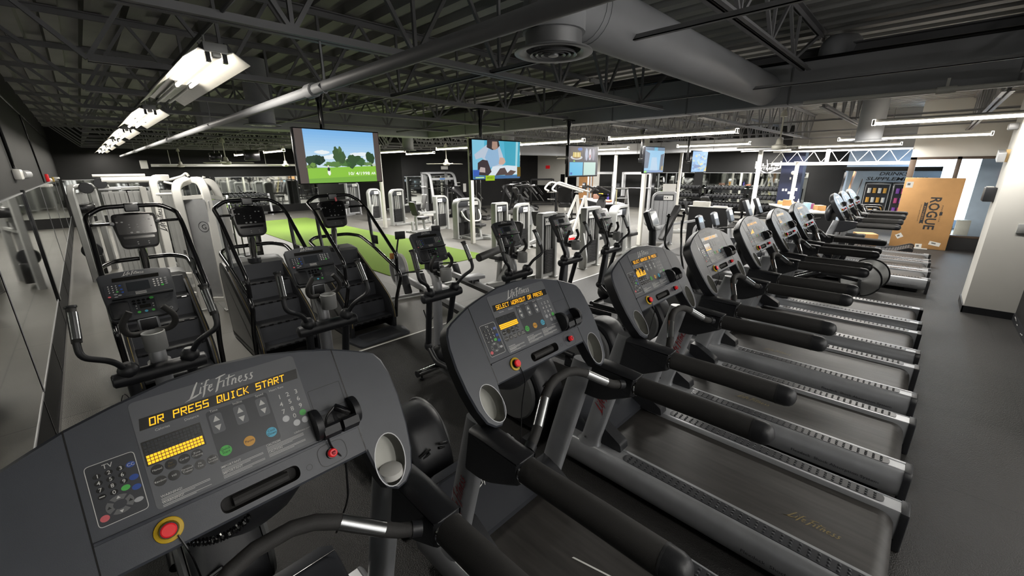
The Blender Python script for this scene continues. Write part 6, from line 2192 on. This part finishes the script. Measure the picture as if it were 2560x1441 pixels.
# 2 hospital scene
t, f, h_ = tv('television showing a hospital scene with a nurse, a yellow tag on its lower edge', 3.93, 1.845, 2.35, 0.89, 0.0, 0.92)
m = MB(em('#4fb2cf', 0.95)).plate([(-0.97, 0.03), (0.97, 0.03), (0.97, 0.97), (-0.97, 0.97)], f, 0.0)
SH = [([(-0.97, 0.12), (-0.6, 0.12), (-0.5, 0.97), (-0.97, 0.97)], '#7ec3dd'), ([(0.35, 0.3), (0.97, 0.3), (0.97, 0.97), (0.28, 0.97)], '#36a3bd'), ([(0.76, 0.25), (0.84, 0.25), (0.9, 0.97), (0.8, 0.97)], '#9cd0dc'),
      ([(-0.9, 0.62), (-0.35, 0.9), (0.05, 0.92), (0.22, 0.62), (0.30, 0.42), (0.1, 0.30), (-0.2, 0.30), (-0.62, 0.55), (-0.85, 0.5)], '#b9c6d6'), ([(-0.5, 0.55), (-0.28, 0.88), (0.0, 0.9), (0.1, 0.4), (-0.3, 0.3)], '#8fb4d4'),
      ([(-0.42, 0.80), (-0.40, 0.99), (0.05, 0.99), (0.10, 0.85), (0.0, 0.78), (-0.2, 0.74)], '#2c2226'), ([(-0.22, 0.78), (-0.2, 0.95), (0.0, 0.95), (0.02, 0.8), (-0.1, 0.74)], '#a98878'),
      ([(0.05, 0.42), (0.1, 0.56), (0.28, 0.55), (0.34, 0.45), (0.25, 0.38), (0.08, 0.38)], '#c9a796'), ([(-0.4, 0.1), (-0.2, 0.33), (0.4, 0.36), (0.85, 0.34), (0.9, 0.12)], '#d8e2ea'), ([(-0.1, 0.1), (0.1, 0.28), (0.3, 0.3), (0.45, 0.12)], '#4a3a3a'),
      ([(-0.8, 0.12), (-0.78, 0.42), (-0.6, 0.5), (-0.4, 0.48), (-0.25, 0.2), (-0.4, 0.1)], '#33262a'), ([(-0.75, 0.2), (-0.68, 0.32), (-0.5, 0.3), (-0.5, 0.18)], '#b8a8a4'), ([(-0.97, 0.08), (-0.75, 0.1), (-0.72, 0.25), (-0.97, 0.25)], '#2f5ab4'), ([(0.3, 0.10), (0.62, 0.1), (0.8, 0.2), (0.55, 0.24)], '#56413c')]
for i, (p, c) in enumerate(SH):
    m.m(em(c, 0.95)).plate(p, f, 0.0008 + 0.0002 * i)
m.m(em('#3a6a9c', 0.9)).plate([(-0.97, 0.02), (0.97, 0.02), (0.97, 0.10), (-0.97, 0.10)], f, 0.004)
m.m(em('#e8f0f0', 1.0)).text('MOVIE SPOTLIGHT', f, -0.72, 0.04, 0.045, 0.0045, 'c', 0, 0.01, width=0.32) if False else None
m.m(em('#b8e0a0', 1.0)).plate([(-0.88, 0.045), (-0.55, 0.045), (-0.55, 0.075), (-0.88, 0.075)], f, 0.0045)
m.build('screen', t, smooth=None)
m = MB(mat('lime_tag', '#b6e01c', 0.6, emit=0.25)).box(-0.22, -0.06, -0.02, -0.0155, -0.012, 0.055)
m.m('inkd').text('FM 97.7', Fr((-0.14, -0.0205, 0.018), (1, 0, 0), (0, 0, 1)), 0, -0.008, 0.035, 0.0004)
m.build('channel_tag', t, label='lime tag')
MB(mat('yellow_tag', '#e0b21c', 0.6)).box(0.375, 0.44, -0.02, -0.0155, 0.03, 0.16).build('corner_tag', t, label='yellow tag')
# 3 quartered screen
t, f, h_ = tv('television split into four pictures, food, dancers and two pale blue panes', 5.90, 1.84, 2.335, 0.85, 0.0, 0.92)
m = MB(em('#35303a', 0.8)).plate([(-0.97, 0.03), (0.97, 0.03), (0.97, 0.97), (-0.97, 0.97)], f, 0.0)
for p, c in (([(-0.9, 0.05), (-0.04, 0.05), (-0.04, 0.47), (-0.9, 0.47)], '#5ab8e0'), ([(0.02, 0.05), (0.84, 0.05), (0.84, 0.47), (0.02, 0.47)], '#bfdcd2'), ([(-0.9, 0.53), (-0.04, 0.53), (-0.04, 0.95), (-0.9, 0.95)], '#4a3d38'), ([(0.02, 0.53), (0.84, 0.53), (0.84, 0.95), (0.02, 0.95)], '#55525e')):
    m.m(em(c, 0.95)).plate(p, f, 0.0006)
for cx, cy, rx, ry, c in ((-0.47, 0.62, 0.38, 0.07, '#c8ccd2'), (-0.47, 0.66, 0.28, 0.08, '#8a6a3a')):
    m.m(em(c, 0.95)).plate(oval(cx, cy, rx, ry), f, 0.001 if rx > 0.3 else 0.0013)
for i in range(5):
    m.m(em(('#d8c060', '#e6d28a')[i % 2], 1.0)).plate(rrect(-0.70 + i * 0.1, 0.63, -0.62 + i * 0.1, 0.78, 0.01), f, 0.0016)
for cx, c in ((0.18, '#aab2c8'), (0.42, '#c9c4cc'), (0.65, '#8f8a9c')):
    m.m(em(c, 0.95)).plate(blob(rn, cx, 0.72, 0.09, 0.19, 22, 0.2), f, 0.0012)
m.m(em('#b04a4a', 0.9)).plate(blob(rn, 0.42, 0.66, 0.04, 0.06), f, 0.0016)
m.m(em('#3a66b8', 0.9)).plate(blob(rn, -0.25, 0.88, 0.15, 0.05), f, 0.0014).plate(rrect(-0.85, 0.08, -0.72, 0.15, 0.01), f, 0.0014)
m.m(em('#9bd84a', 1.0)).plate(oval(-0.62, 0.505, 0.06, 0.018), f, 0.0016)
m.build('screen', t, smooth=None)
# 4 and 5
t, f, h_ = tv('narrow looking television with a pale blue interior scene, right of the thickest post', 8.43, 1.86, 2.39, 0.80, -0.05, 0.9)
m = MB(em('#7fb8dc', 0.95)).plate([(-0.97, 0.03), (0.97, 0.03), (0.97, 0.97), (-0.97, 0.97)], f, 0.0)
for p, c in (([(-0.97, 0.2), (-0.6, 0.2), (-0.5, 0.75), (-0.97, 0.85)], '#3f5270'), ([(0.55, 0.12), (0.9, 0.12), (0.95, 0.75), (0.6, 0.7)], '#2f3a52'), ([(-0.4, 0.1), (0.4, 0.1), (0.2, 0.6), (-0.3, 0.6)], '#a8c4dc'), ([(-0.97, 0.85), (0.97, 0.85), (0.97, 0.97), (-0.97, 0.97)], '#56708c'), ([(-0.97, 0.03), (0.97, 0.03), (0.97, 0.12), (-0.97, 0.12)], '#5f82b4'), ([(-0.1, 0.85), (0.25, 0.85), (0.25, 0.97), (-0.1, 0.97)], '#6cc0e0'), ([(0.75, 0.1), (0.93, 0.1), (0.93, 0.3), (0.75, 0.25)], '#d8b84a')):
    m.m(em(c, 0.9)).plate(p, f, 0.0008)
m.m(em('#86d83a', 1.0)).plate(rrect(-0.95, 0.03, -0.72, 0.1, 0.01), f, 0.0014)
m.build('screen', t, smooth=None)
t, f, h_ = tv('television farthest along the row, showing a blue and yellow landscape', 10.85, 1.845, 2.36, 0.84, -0.06, 0.9)
m = MB(em('#6aa4d8', 0.95)).plate([(-0.97, 0.03), (0.97, 0.03), (0.97, 0.97), (-0.97, 0.97)], f, 0.0)
for i in range(40):
    c = ('#86b4d8', '#a8bfae', '#c8c48a', '#5a8cc4', '#3a6cae', '#4a7aa8')[rn.randrange(6)]
    y = rn.random()
    m.m(em(c, 0.95)).plate(blob(rn, -0.8 + 1.6 * rn.random(), 0.12 + 0.76 * y, 0.16, 0.05, 14, 0.6), f, 0.0006 + i * 0.00004)
m.m(em('#2f5c9c', 0.9)).plate(blob(rn, -0.3, 0.28, 0.45, 0.07, 20, 0.5), f, 0.003)
m.m(em('#d8bc4c', 0.95)).plate([(0.6, 0.05), (0.95, 0.05), (0.95, 0.3)], f, 0.0034)
m.build('screen', t, smooth=None)
# ------------------------------------------------------------------ shop front, counter and boxes at the right
BROWN = mat('brown_window_frame', '#4a3c30', 0.45, var=0.1, vscale=4)
slab('wall_shopfront_header', WALLW, 14.6, 14.7, -1.26, 0.42, 2.17, 3.55)
w = MB('black').box(14.58, 14.7, -1.26, 0.42, 0.0, 0.31)
struct('wall_shopfront_base', w)
w = MB(BROWN)
for y0, y1 in ((0.30, 0.42), (-0.47, -0.39), (-1.26, -1.14)):
    w.box(14.57, 14.68, y0, y1, 0.31, 2.17, 0.004)
w.box(14.57, 14.68, -1.26, 0.42, 2.11, 2.17, 0.004).box(14.57, 14.68, -1.26, 0.42, 0.29, 0.34, 0.004)
wf = w.build('window_1', kind='structure')
g = MB(GLASS).box(14.62, 14.626, -0.40, 0.31, 0.33, 2.12)
g.build('pane', wf)
g = MB(GLASS).box(14.62, 14.626, -1.15, -0.46, 0.33, 2.12)
g.build('pane', wf)
SKYW = mat('cool_white_wall', '#c3d0de', 0.6, var=0.04)
slab('wall_lobby_end', SKYW, 19.5, 19.6, -3.2, 2.2, 0, 3.55)
slab('wall_lobby_side', SKYW, 14.7, 19.6, -3.3, -3.2, 0, 3.55)
slab('wall_lobby_partition', SKYW, 16.6, 16.7, -3.2, -0.9, 0, 3.0)
for i, (x, y, s, c, n, lab) in enumerate(((15.3, -0.55, (0.25, 0.22, 0.5), '#b9b4a8', 'storage_bin', 'pale bin behind the window glass, right of the large cardboard box'), (15.7, -0.85, (0.25, 0.25, 0.62), '#d7d2c4', 'carton', 'open pale carton behind the window glass near the white pillar'),
                                          (15.6, -0.3, (0.2, 0.15, 0.42), '#8fa0b4', 'carton', 'bluish carton on the lobby floor behind the window glass'))):
    MB(fl(c)).box(-s[0] / 2, s[0] / 2, -s[1] / 2, s[1] / 2, 0, s[2], 0.006).build(n, None, lab, 'box', loc=(x, y, 0))
t = thing('wall_sign', 'small red sign on the lobby wall behind the window', 'sign', (16.59, -1.35, 1.75))
MB('red').box(-0.01, 0, -0.07, 0.07, -0.1, 0.1).build('plate', t)
# white truss over the counter opening
w = MB('white')
w.box(14.58, 14.66, 0.42, 3.45, 2.0, 2.08).box(14.58, 14.66, 0.42, 3.45, 2.36, 2.40)
y = 0.45
k = 0
while y < 3.3:
    w.bar((14.62, y, 2.07 if k % 2 else 2.37), (14.62, y + 0.2, 2.37 if k % 2 else 2.07), 0.012, 0.012)
    y += 0.2
    k += 1
w.box(14.57, 14.67, 2.08, 2.16, 2.0, 2.42)
w.build('roof_truss', None, 'white open truss beam spanning above the counter, left of the shop window', 'truss')
slab('wall_upper_blue', WALLG, 16.0, 16.1, 0.45, 3.3, 2.45, 3.55)
# supplement sign and coolers
t = thing('shop_sign', 'pale blue sign wall lettered DRINKS SUPPLEMENTS above the coolers', 'sign', (18.6, 0.95, 0.0))
m = MB(mat('pale_blue_panel', '#aebdc9', 0.5, var=0.03)).box(0, 0.1, -1.2, 1.08, 0.5, 1.80)
m.m('gloss').box(-0.02, 0.12, -1.2, 1.25, 1.80, 1.93)
f = Fr((-0.004, 0, 0), (0, -1, 0), (0, 0, 1), (-1, 0, 0))
m.m('inkd').text('DRINKS', f, 0.10, 1.66, 0.15, 0.002, 'c', 0.2, 0.012, width=0.72)
m.text('SUPPLEMENTS', f, 0.18, 1.50, 0.15, 0.002, 'c', 0.2, 0.012, width=1.5)
m.build('panel', t)
for i, y in enumerate((1.15, 0.45, -0.25)):
    t = thing('drinks_cooler', ('drinks cooler under the sign, leftmost', 'drinks cooler under the sign, partly behind the large cardboard box', 'drinks cooler hidden behind the large cardboard box')[i], 'cooler', (18.35, y, 0), group='drinks coolers')
    MB('gloss').box(0, 0.24, -0.34, 0.34, 0, 1.45, 0.01).build('cabinet', t)
    m = MB('lcd').box(-0.012, -0.002, -0.29, 0.29, 0.15, 1.38)
    m.m('silv2').box(-0.016, -0.012, -0.31, -0.29, 0.13, 1.40).box(-0.016, -0.012, 0.29, 0.31, 0.13, 1.40).box(-0.016, -0.012, -0.31, 0.31, 1.38, 1.40)
    m.build('door', t)
    for q in range(4):
        for z in (0.5, 0.8, 1.1):
            MB(fl(('#c94f86', '#4f86c9', '#dcdcd6', '#8a4fb0', '#3b3b3b', '#d8a03c')[(q * 3 + int(z * 10) + i) % 6])).cyl((-0.04, -0.2 + q * 0.13, z), (-0.04, -0.2 + q * 0.13, z + 0.16), 0.045, 10).build('bottle', t)
# navy pillar with notices
t = thing('pillar', 'dark navy square pillar pinned with white notices, behind the last treadmills', 'pillar', (15.0, 2.98, 0))
m = MB(mat('navy_paint', '#1d2440', 0.5, var=0.06)).box(0, 0.4, -0.28, 0.28, 0, 2.36)
m.build('column', t)
for y, z, a, b in ((0.14, 1.28, 0.05, 0.07), (0.06, 1.28, 0.05, 0.07), (-0.03, 1.2, 0.07, 0.07), (-0.2, 1.3, 0.05, 0.08), (-0.15, 1.06, 0.1, 0.07), (0.05, 0.92, 0.1, 0.08), (-0.14, 0.9, 0.09, 0.07), (0.0, 1.62, 0.04, 0.07), (0.18, 0.92, 0.05, 0.1)):
    MB('white').box(-0.004, 0, y - a / 2, y + a / 2, z - b / 2, z + b / 2).build('notice', t)
m = MB('white').lathe([(0.06, -0.004), (0.05, -0.006)], (0, -0.05, 1.78), 'x', 16)
m.build('round_notice', t)
# wall emblem
t = thing('wall_emblem', 'white shield emblem reading ELITE FITNESS on the black wall, half hidden by a post', 'sign', (19.495, 4.72, 1.94))
f = Fr((0, 0, 0), (0, -1, 0), (0, 0, 1), (-1, 0, 0))
m = MB('white').text('ELITE', f, 0.0, 0.03, 0.15, 0.004, 'c', 0, 0.02, width=0.78)
m.text('FITNESS', f, 0.02, -0.10, 0.12, 0.004, 'c', 0, 0.02, width=0.70)
o = [(-0.44, 0.20), (0.44, 0.20), (0.44, -0.02), (0.0, -0.24), (-0.44, -0.02)]
m.outline([(-0.46, 0.22), (-0.46, -0.05), (0.0, -0.27), (0.46, -0.05), (0.46, 0.22), (0.42, 0.22), (0.42, -0.03), (0, -0.235), (-0.42, -0.03), (-0.42, 0.22)], f, 0.012, 0.003)
m.bar((-0.004, 0.06, 0.28), (-0.004, -0.01, -0.16), 0.006, 0.02)
m.build('lettering', t, smooth=None)
# counter
a, b = V((14.3, 3.2, 0)), V((12.3, 1.9, 0))
u = (b - a).normalized()
n = V((u.y, -u.x, 0))
if n.dot(V((-1, -0.2, 0))) < 0:
    n = -n
L = (b - a).length
t = thing('counter', 'dark reception counter with a white top running slantwise behind the far treadmills', 'counter', a, math.atan2(u.y, u.x))
s_ = 1 if (V((-u.y, u.x, 0))).dot(n) > 0 else -1
MB('black').box(0, L, -0.55 if s_ > 0 else 0.0, 0.0 if s_ > 0 else 0.55, 0, 0.86).build('body', t)
MB('white').box(-0.05, L + 0.04, (-0.6 if s_ > 0 else -0.06), (0.06 if s_ > 0 else 0.6), 0.86, 0.90, 0.006).build('countertop', t)
rn = random.Random(8)
JUNK = [('parcel', '#b98f5c', (0.22, 0.16, 0.10), 'brown padded parcel lying on the counter'), ('parcel', '#c9a468', (0.28, 0.2, 0.08), 'flat tan parcel on the counter nearest the treadmills'), ('carton', '#a67c4c', (0.2, 0.2, 0.16), 'small brown carton on the counter top'),
        ('bottle', '#e4e4e0', (0.05, 0.05, 0.2), 'white spray bottle on the counter, by the navy pillar'), ('bottle', '#dcdcd8', (0.06, 0.06, 0.16), 'squat white bottle on the counter'), ('tub', '#3a3a3c', (0.12, 0.12, 0.14), 'black tub among the parcels on the counter'),
        ('box', '#d8d4ca', (0.2, 0.12, 0.12), 'white box among the parcels on the counter'), ('box', '#8a3f6a', (0.12, 0.1, 0.14), 'magenta box on the counter'), ('box', '#9fc4d8', (0.16, 0.1, 0.18), 'pale blue box on the counter'), ('carton', '#b98a54', (0.26, 0.18, 0.13), 'brown carton at the end of the counter by the far treadmills'), ('paper', '#eceae4', (0.25, 0.18, 0.02), 'white papers spread on the counter')]
for i, (nm, c, s, lab) in enumerate(JUNK):
    q = a + u * (0.15 + i * (L - 0.3) / 10.5) - n * (0.18 + 0.2 * (i % 2))
    m = MB(fl(c, 0.6))
    if nm == 'bottle':
        m.lathe([(s[0] / 2, 0), (s[0] / 2, s[2] * 0.65), (s[0] * 0.18, s[2] * 0.8), (s[0] * 0.18, s[2]), (0.002, s[2])], n=12)
    else:
        m.box(-s[0] / 2, s[0] / 2, -s[1] / 2, s[1] / 2, 0, s[2], 0.006)
        if nm in ('parcel', 'carton', 'box'):
            m.m('white').box(-s[0] / 5, s[0] / 8, -s[1] / 4, s[1] / 5, s[2], s[2] + 0.001)
    m.build(nm, None, lab, 'paper' if nm == 'paper' else ('bottle' if nm == 'bottle' else 'box'), loc=(q.x, q.y, 0.9), rz=rn.random() * 1.2)
# second work table with clutter in front of the mirrors, and its tools
t = thing('work_table', 'work table with a black skirt and clutter, left of the thickest post', 'table', (12.4, 7.9, 0), 0.9)
MB('silv2').box(-1.3, 1.3, -0.35, 0.35, 0.85, 0.88, 0.004).build('tabletop', t)
MB('black').box(-1.28, 1.28, -0.33, -0.31, 0, 0.85).box(-1.28, 1.28, 0.31, 0.33, 0, 0.85).build('skirt', t)
for x, y, c, s, nm, lab in ((12.0, 7.35, '#c96a4a', (0.3, 0.2, 0.07), 'cloth', 'orange red cloth heaped on the work table'), (12.25, 7.55, '#4a3f9c', (0.07, 0.07, 0.24), 'bottle', 'purple spray bottle on the work table'),
                            (12.75, 8.15, '#d89a2c', (0.14, 0.14, 0.22), 'power_drill', 'yellow power tool on the work table right of the thickest post'), (13.0, 8.5, '#7c5a4a', (0.24, 0.2, 0.16), 'box', 'brown box on the work table right of the thickest post')):
    m = MB(fl(c))
    if nm == 'bottle':
        m.lathe([(0.035, 0), (0.035, 0.15), (0.012, 0.19), (0.012, 0.22)], n=12).box(-0.03, 0.015, -0.012, 0.012, 0.21, 0.24)
    elif nm == 'power_drill':
        m.box(-0.03, 0.03, -0.08, 0.08, 0.15, 0.22, 0.015).box(-0.025, 0.025, -0.02, 0.03, 0.03, 0.16, 0.01).box(-0.04, 0.04, -0.05, 0.06, 0, 0.05, 0.01)
    elif nm == 'cloth':
        m.ball((0, 0, 0.035), 0.15, 12, (1.1, 0.8, 0.28))
    else:
        m.box(-s[0] / 2, s[0] / 2, -s[1] / 2, s[1] / 2, 0, s[2], 0.006)
    m.build(nm, None, lab, {'cloth': 'cloth', 'bottle': 'bottle', 'power_drill': 'tool', 'box': 'box'}[nm], loc=(x, y, 0.881), rz=0.5)
# leaning boards by the counter
for i, (p, q, c, wd, lab) in enumerate((((14.75, 1.62, 0.0), (15.15, 1.50, 1.82), '#9a7046', 0.09, 'brown board leaning by the counter, widest of the leaning lengths'), ((14.8, 1.78, 0.0), (15.15, 1.70, 1.80), '#3a3a3c', 0.05, 'black pole leaning beside the brown board by the counter'),
                                        ((14.7, 1.45, 0.0), (15.15, 1.30, 1.62), '#2e2e30', 0.04, 'short black pole leaning right of the brown board'))):
    m = MB(fl(c)).bar(V(p) - V(p), V(q) - V(p), 0.03, wd)
    m.build('board' if i == 0 else 'pole', None, lab, 'board' if i == 0 else 'pole', loc=p)
# large carton
t = thing('cardboard_box', 'tall flat cardboard box lettered ROGUE standing on end before the shop window', 'cardboard box', (14.2, -0.10, 0.004))
m = MB('card').box(0, 0.24, -0.51, 0.51, 0.0, 1.68, 0.006)
m.build('carton', t)
f = Fr((-0.001, 0, 0.86), (0, 0, -1), (0, -1, 0), (-1, 0, 0))
m = MB('inkd').text('ROGUE', f, 0.0, 0.03, 0.26, 0.001, 'c', 0, 0.022, width=0.78)
m.plate([(-0.26, -0.065), (0.26, -0.065), (0.235, -0.03), (0.26, 0.0), (-0.26, 0.0), (-0.235, -0.03)], f, 0.001)
m.m('card').text('FITNESS', f, 0.0, -0.052, 0.045, 0.002, 'c', 0, 0.004, width=0.34)
m.m('inkd').text('www.roguefitness.com', f, 0.0, -0.115, 0.035, 0.001, 'c', 0, 0.0, width=0.40)
m.text('MADE IN USA', f, 0.0, 0.25, 0.035, 0.001, 'c', 0, 0.0, width=0.40).plate(rrect(-0.04, 0.24, 0.04, 0.29, 0.004), f, 0.0012)
m.build('box_print', t, smooth=None)
for y, z, a, b, rt_ in ((0.41, 1.52, 0.13, 0.14, 0.0), (0.36, 0.27, 0.12, 0.11, 0.6), (-0.03, 0.05, 0.12, 0.12, 0.05), (-0.30, 0.14, 0.2, 0.09, -0.18)):
    c_, s2 = cos(rt_), sin(rt_)
    m = MB('white').prism([(-a / 2, -b / 2), (a / 2, -b / 2), (a / 2, b / 2), (-a / 2, b / 2)], Fr((-0.0005, y, z), (0, -c_, s2), (0, s2, c_), (-1, 0, 0)), 0, 0.0015)
    m.m('shroud').plate(rrect(-a * 0.3, -b * 0.1, a * 0.1, b * 0.25, 0.004), Fr((-0.0005, y, z), (0, -c_, s2), (0, s2, c_), (-1, 0, 0)), 0.002)
    m.build('shipping_label', t)
MB('frame').box(-0.12, 0.0, -0.3, 0.12, 0, 0.02, 0.004).build('floor_plate', None, 'grey strip on the floor at the foot of the tall cardboard box', 'plate', loc=(14.15, 0.0, 0.004))
t = thing('cardboard_box', 'small taped cardboard box on the floor behind the far treadmill handrails', 'cardboard box', (13.42, 0.86, 0.004), 0.35)
m = MB('card').box(-0.2, 0.2, -0.2, 0.2, 0, 0.36, 0.004)
m.m(fl('#c8a878')).box(-0.025, 0.025, -0.201, 0.201, 0.02, 0.361)
m.build('carton', t)
# curved slat treadmill
t = thing('treadmill', 'black curved slat treadmill with a yellow side line, before the tall cardboard box', 'treadmill', (12.72, -0.02, -0.044))
t.scale = (1, 0.8, 1)
side = [(-0.05, 0.10), (0.05, 0.06), (0.8, 0.05), (1.65, 0.08), (1.75, 0.30), (1.55, 0.27), (1.1, 0.17), (0.7, 0.15), (0.35, 0.20), (0.05, 0.30), (-0.04, 0.28)]
for s in (-1, 1):
    m = MB('black').prism(rpoly(side, 0.03), Fr((0.36 * s, 0, 0), (0, 1, 0), (0, 0, 1), (1, 0, 0)), -0.04, 0.04)
    m.m(fl('#c8c23c')).tube([(0.36 * s - 0.045, -0.03, 0.10), (0.36 * s - 0.045, 0.05, 0.075), (0.36 * s - 0.045, 0.8, 0.065)], 0.006, 6)
    m.m('white').plate(oval(0.3, 0.14, 0.13, 0.02), Fr((0.36 * s - 0.0415, 0, 0), (0, 1, 0), (0, 0, 1), (1, 0, 0)), 0) if s < 0 else None
    m.build('side_panel', t)
    m = MB('gloss').tube(rpath([(0.36 * s, 1.6, 0.2), (0.36 * s, 1.5, 1.10), (0.36 * s, 0.85, 1.12), (0.36 * s, 0.80, 0.95), (0.36 * s, 1.3, 0.90)], 0.08), 0.025, 10)
    m.build('handrail', t)
m = MB('stack')
cur = [(-0.02, 0.27), (0.05, 0.28), (0.2, 0.235), (0.35, 0.19), (0.55, 0.155), (0.8, 0.145), (1.1, 0.165), (1.35, 0.205), (1.55, 0.26), (1.7, 0.29)]
for (y0, z0), (y1, z1) in zip(cur, cur[1:]):
    for q in range(3):
        ya, yb = y0 + (y1 - y0) * q / 3, y0 + (y1 - y0) * (q + 0.85) / 3
        za, zb = z0 + (z1 - z0) * q / 3, z0 + (z1 - z0) * (q + 0.85) / 3
        m.hexa([(-0.31, ya, za - 0.02), (0.31, ya, za - 0.02), (0.31, yb, zb - 0.02), (-0.31, yb, zb - 0.02), (-0.31, ya, za), (0.31, ya, za), (0.31, yb, zb), (-0.31, yb, zb)])
m.build('slat_belt', t)
# fittings on the white pillar
t = thing('emergency_light', 'twin-head emergency light with a tan bracket high on the white pillar', 'emergency light', (8.62, -0.69, 2.10))
MB('silv2').prism(rrect(-0.12, -0.06, 0.12, 0.06, 0.01), Fr((0, 0, 0), (1, 0, 0.2), (-0.2, 0, 1), (0, -1, 0)), -0.10, -0.03, 0.006).build('lamp_case', t)
MB(fl('#b89a6a')).box(-0.05, 0.05, 0, 0.035, -0.08, 0.08).build('bracket', t)
t = thing('wall_speaker', 'small white fixture near the ceiling on the white pillar', 'wall fixture', (8.55, -0.69, 2.46))
MB('silv2').box(-0.07, 0.07, 0, 0.09, -0.04, 0.04, 0.012).build('case', t)
t = thing('towel_dispenser', 'black wall box hung on the side of the white pillar', 'dispenser', (8.8, -0.69, 1.5))
MB('black').box(-0.15, 0.12, 0, 0.11, 0, 0.19, 0.012).build('case', t)
MB('white').box(-0.1, 0.05, 0.03, 0.1, 0.19, 0.2, 0.004).build('paper', t)
t = thing('light_switch', 'grey switch plate at the photo edge on the white pillar', 'switch', (8.3, -0.98, 1.2))
MB('frame').box(-0.012, 0, -0.05, 0.05, -0.06, 0.06, 0.003).build('plate', t)
# doors in the far white wall
w = MB(mat('tan_door_wood', '#b98a5c', 0.5, var=0.15, vscale=3, stretch=(6, 6, 0.5)))
w.box(19.46, 19.5, 13.0, 13.9, 0, 1.95)
d = w.build('door_1', kind='structure')
MB('chrome').ball((19.43, 13.1, 0.95), 0.035, 10).build('door_handle', d)
w = MB('gloss').box(19.46, 19.5, 14.1, 15.2, 0, 1.6)
d = w.build('door_2', kind='structure')
MB('chrome').ball((19.43, 14.2, 0.85), 0.035, 10).build('door_handle', d)
MB('red').box(-0.02, 0, -0.15, 0.15, -0.09, 0.09).build('exit_sign', None, 'small red sign high on the far wall above the tan door', 'sign', loc=(19.5, 16.2, 2.0))
t = thing('exit_light', 'small white emergency light on the black wall above the smith machine', 'emergency light', (12.55, 17.0, 2.0))
MB('white').box(-0.2, 0.2, -0.06, 0, -0.08, 0.08, 0.02).build('case', t)
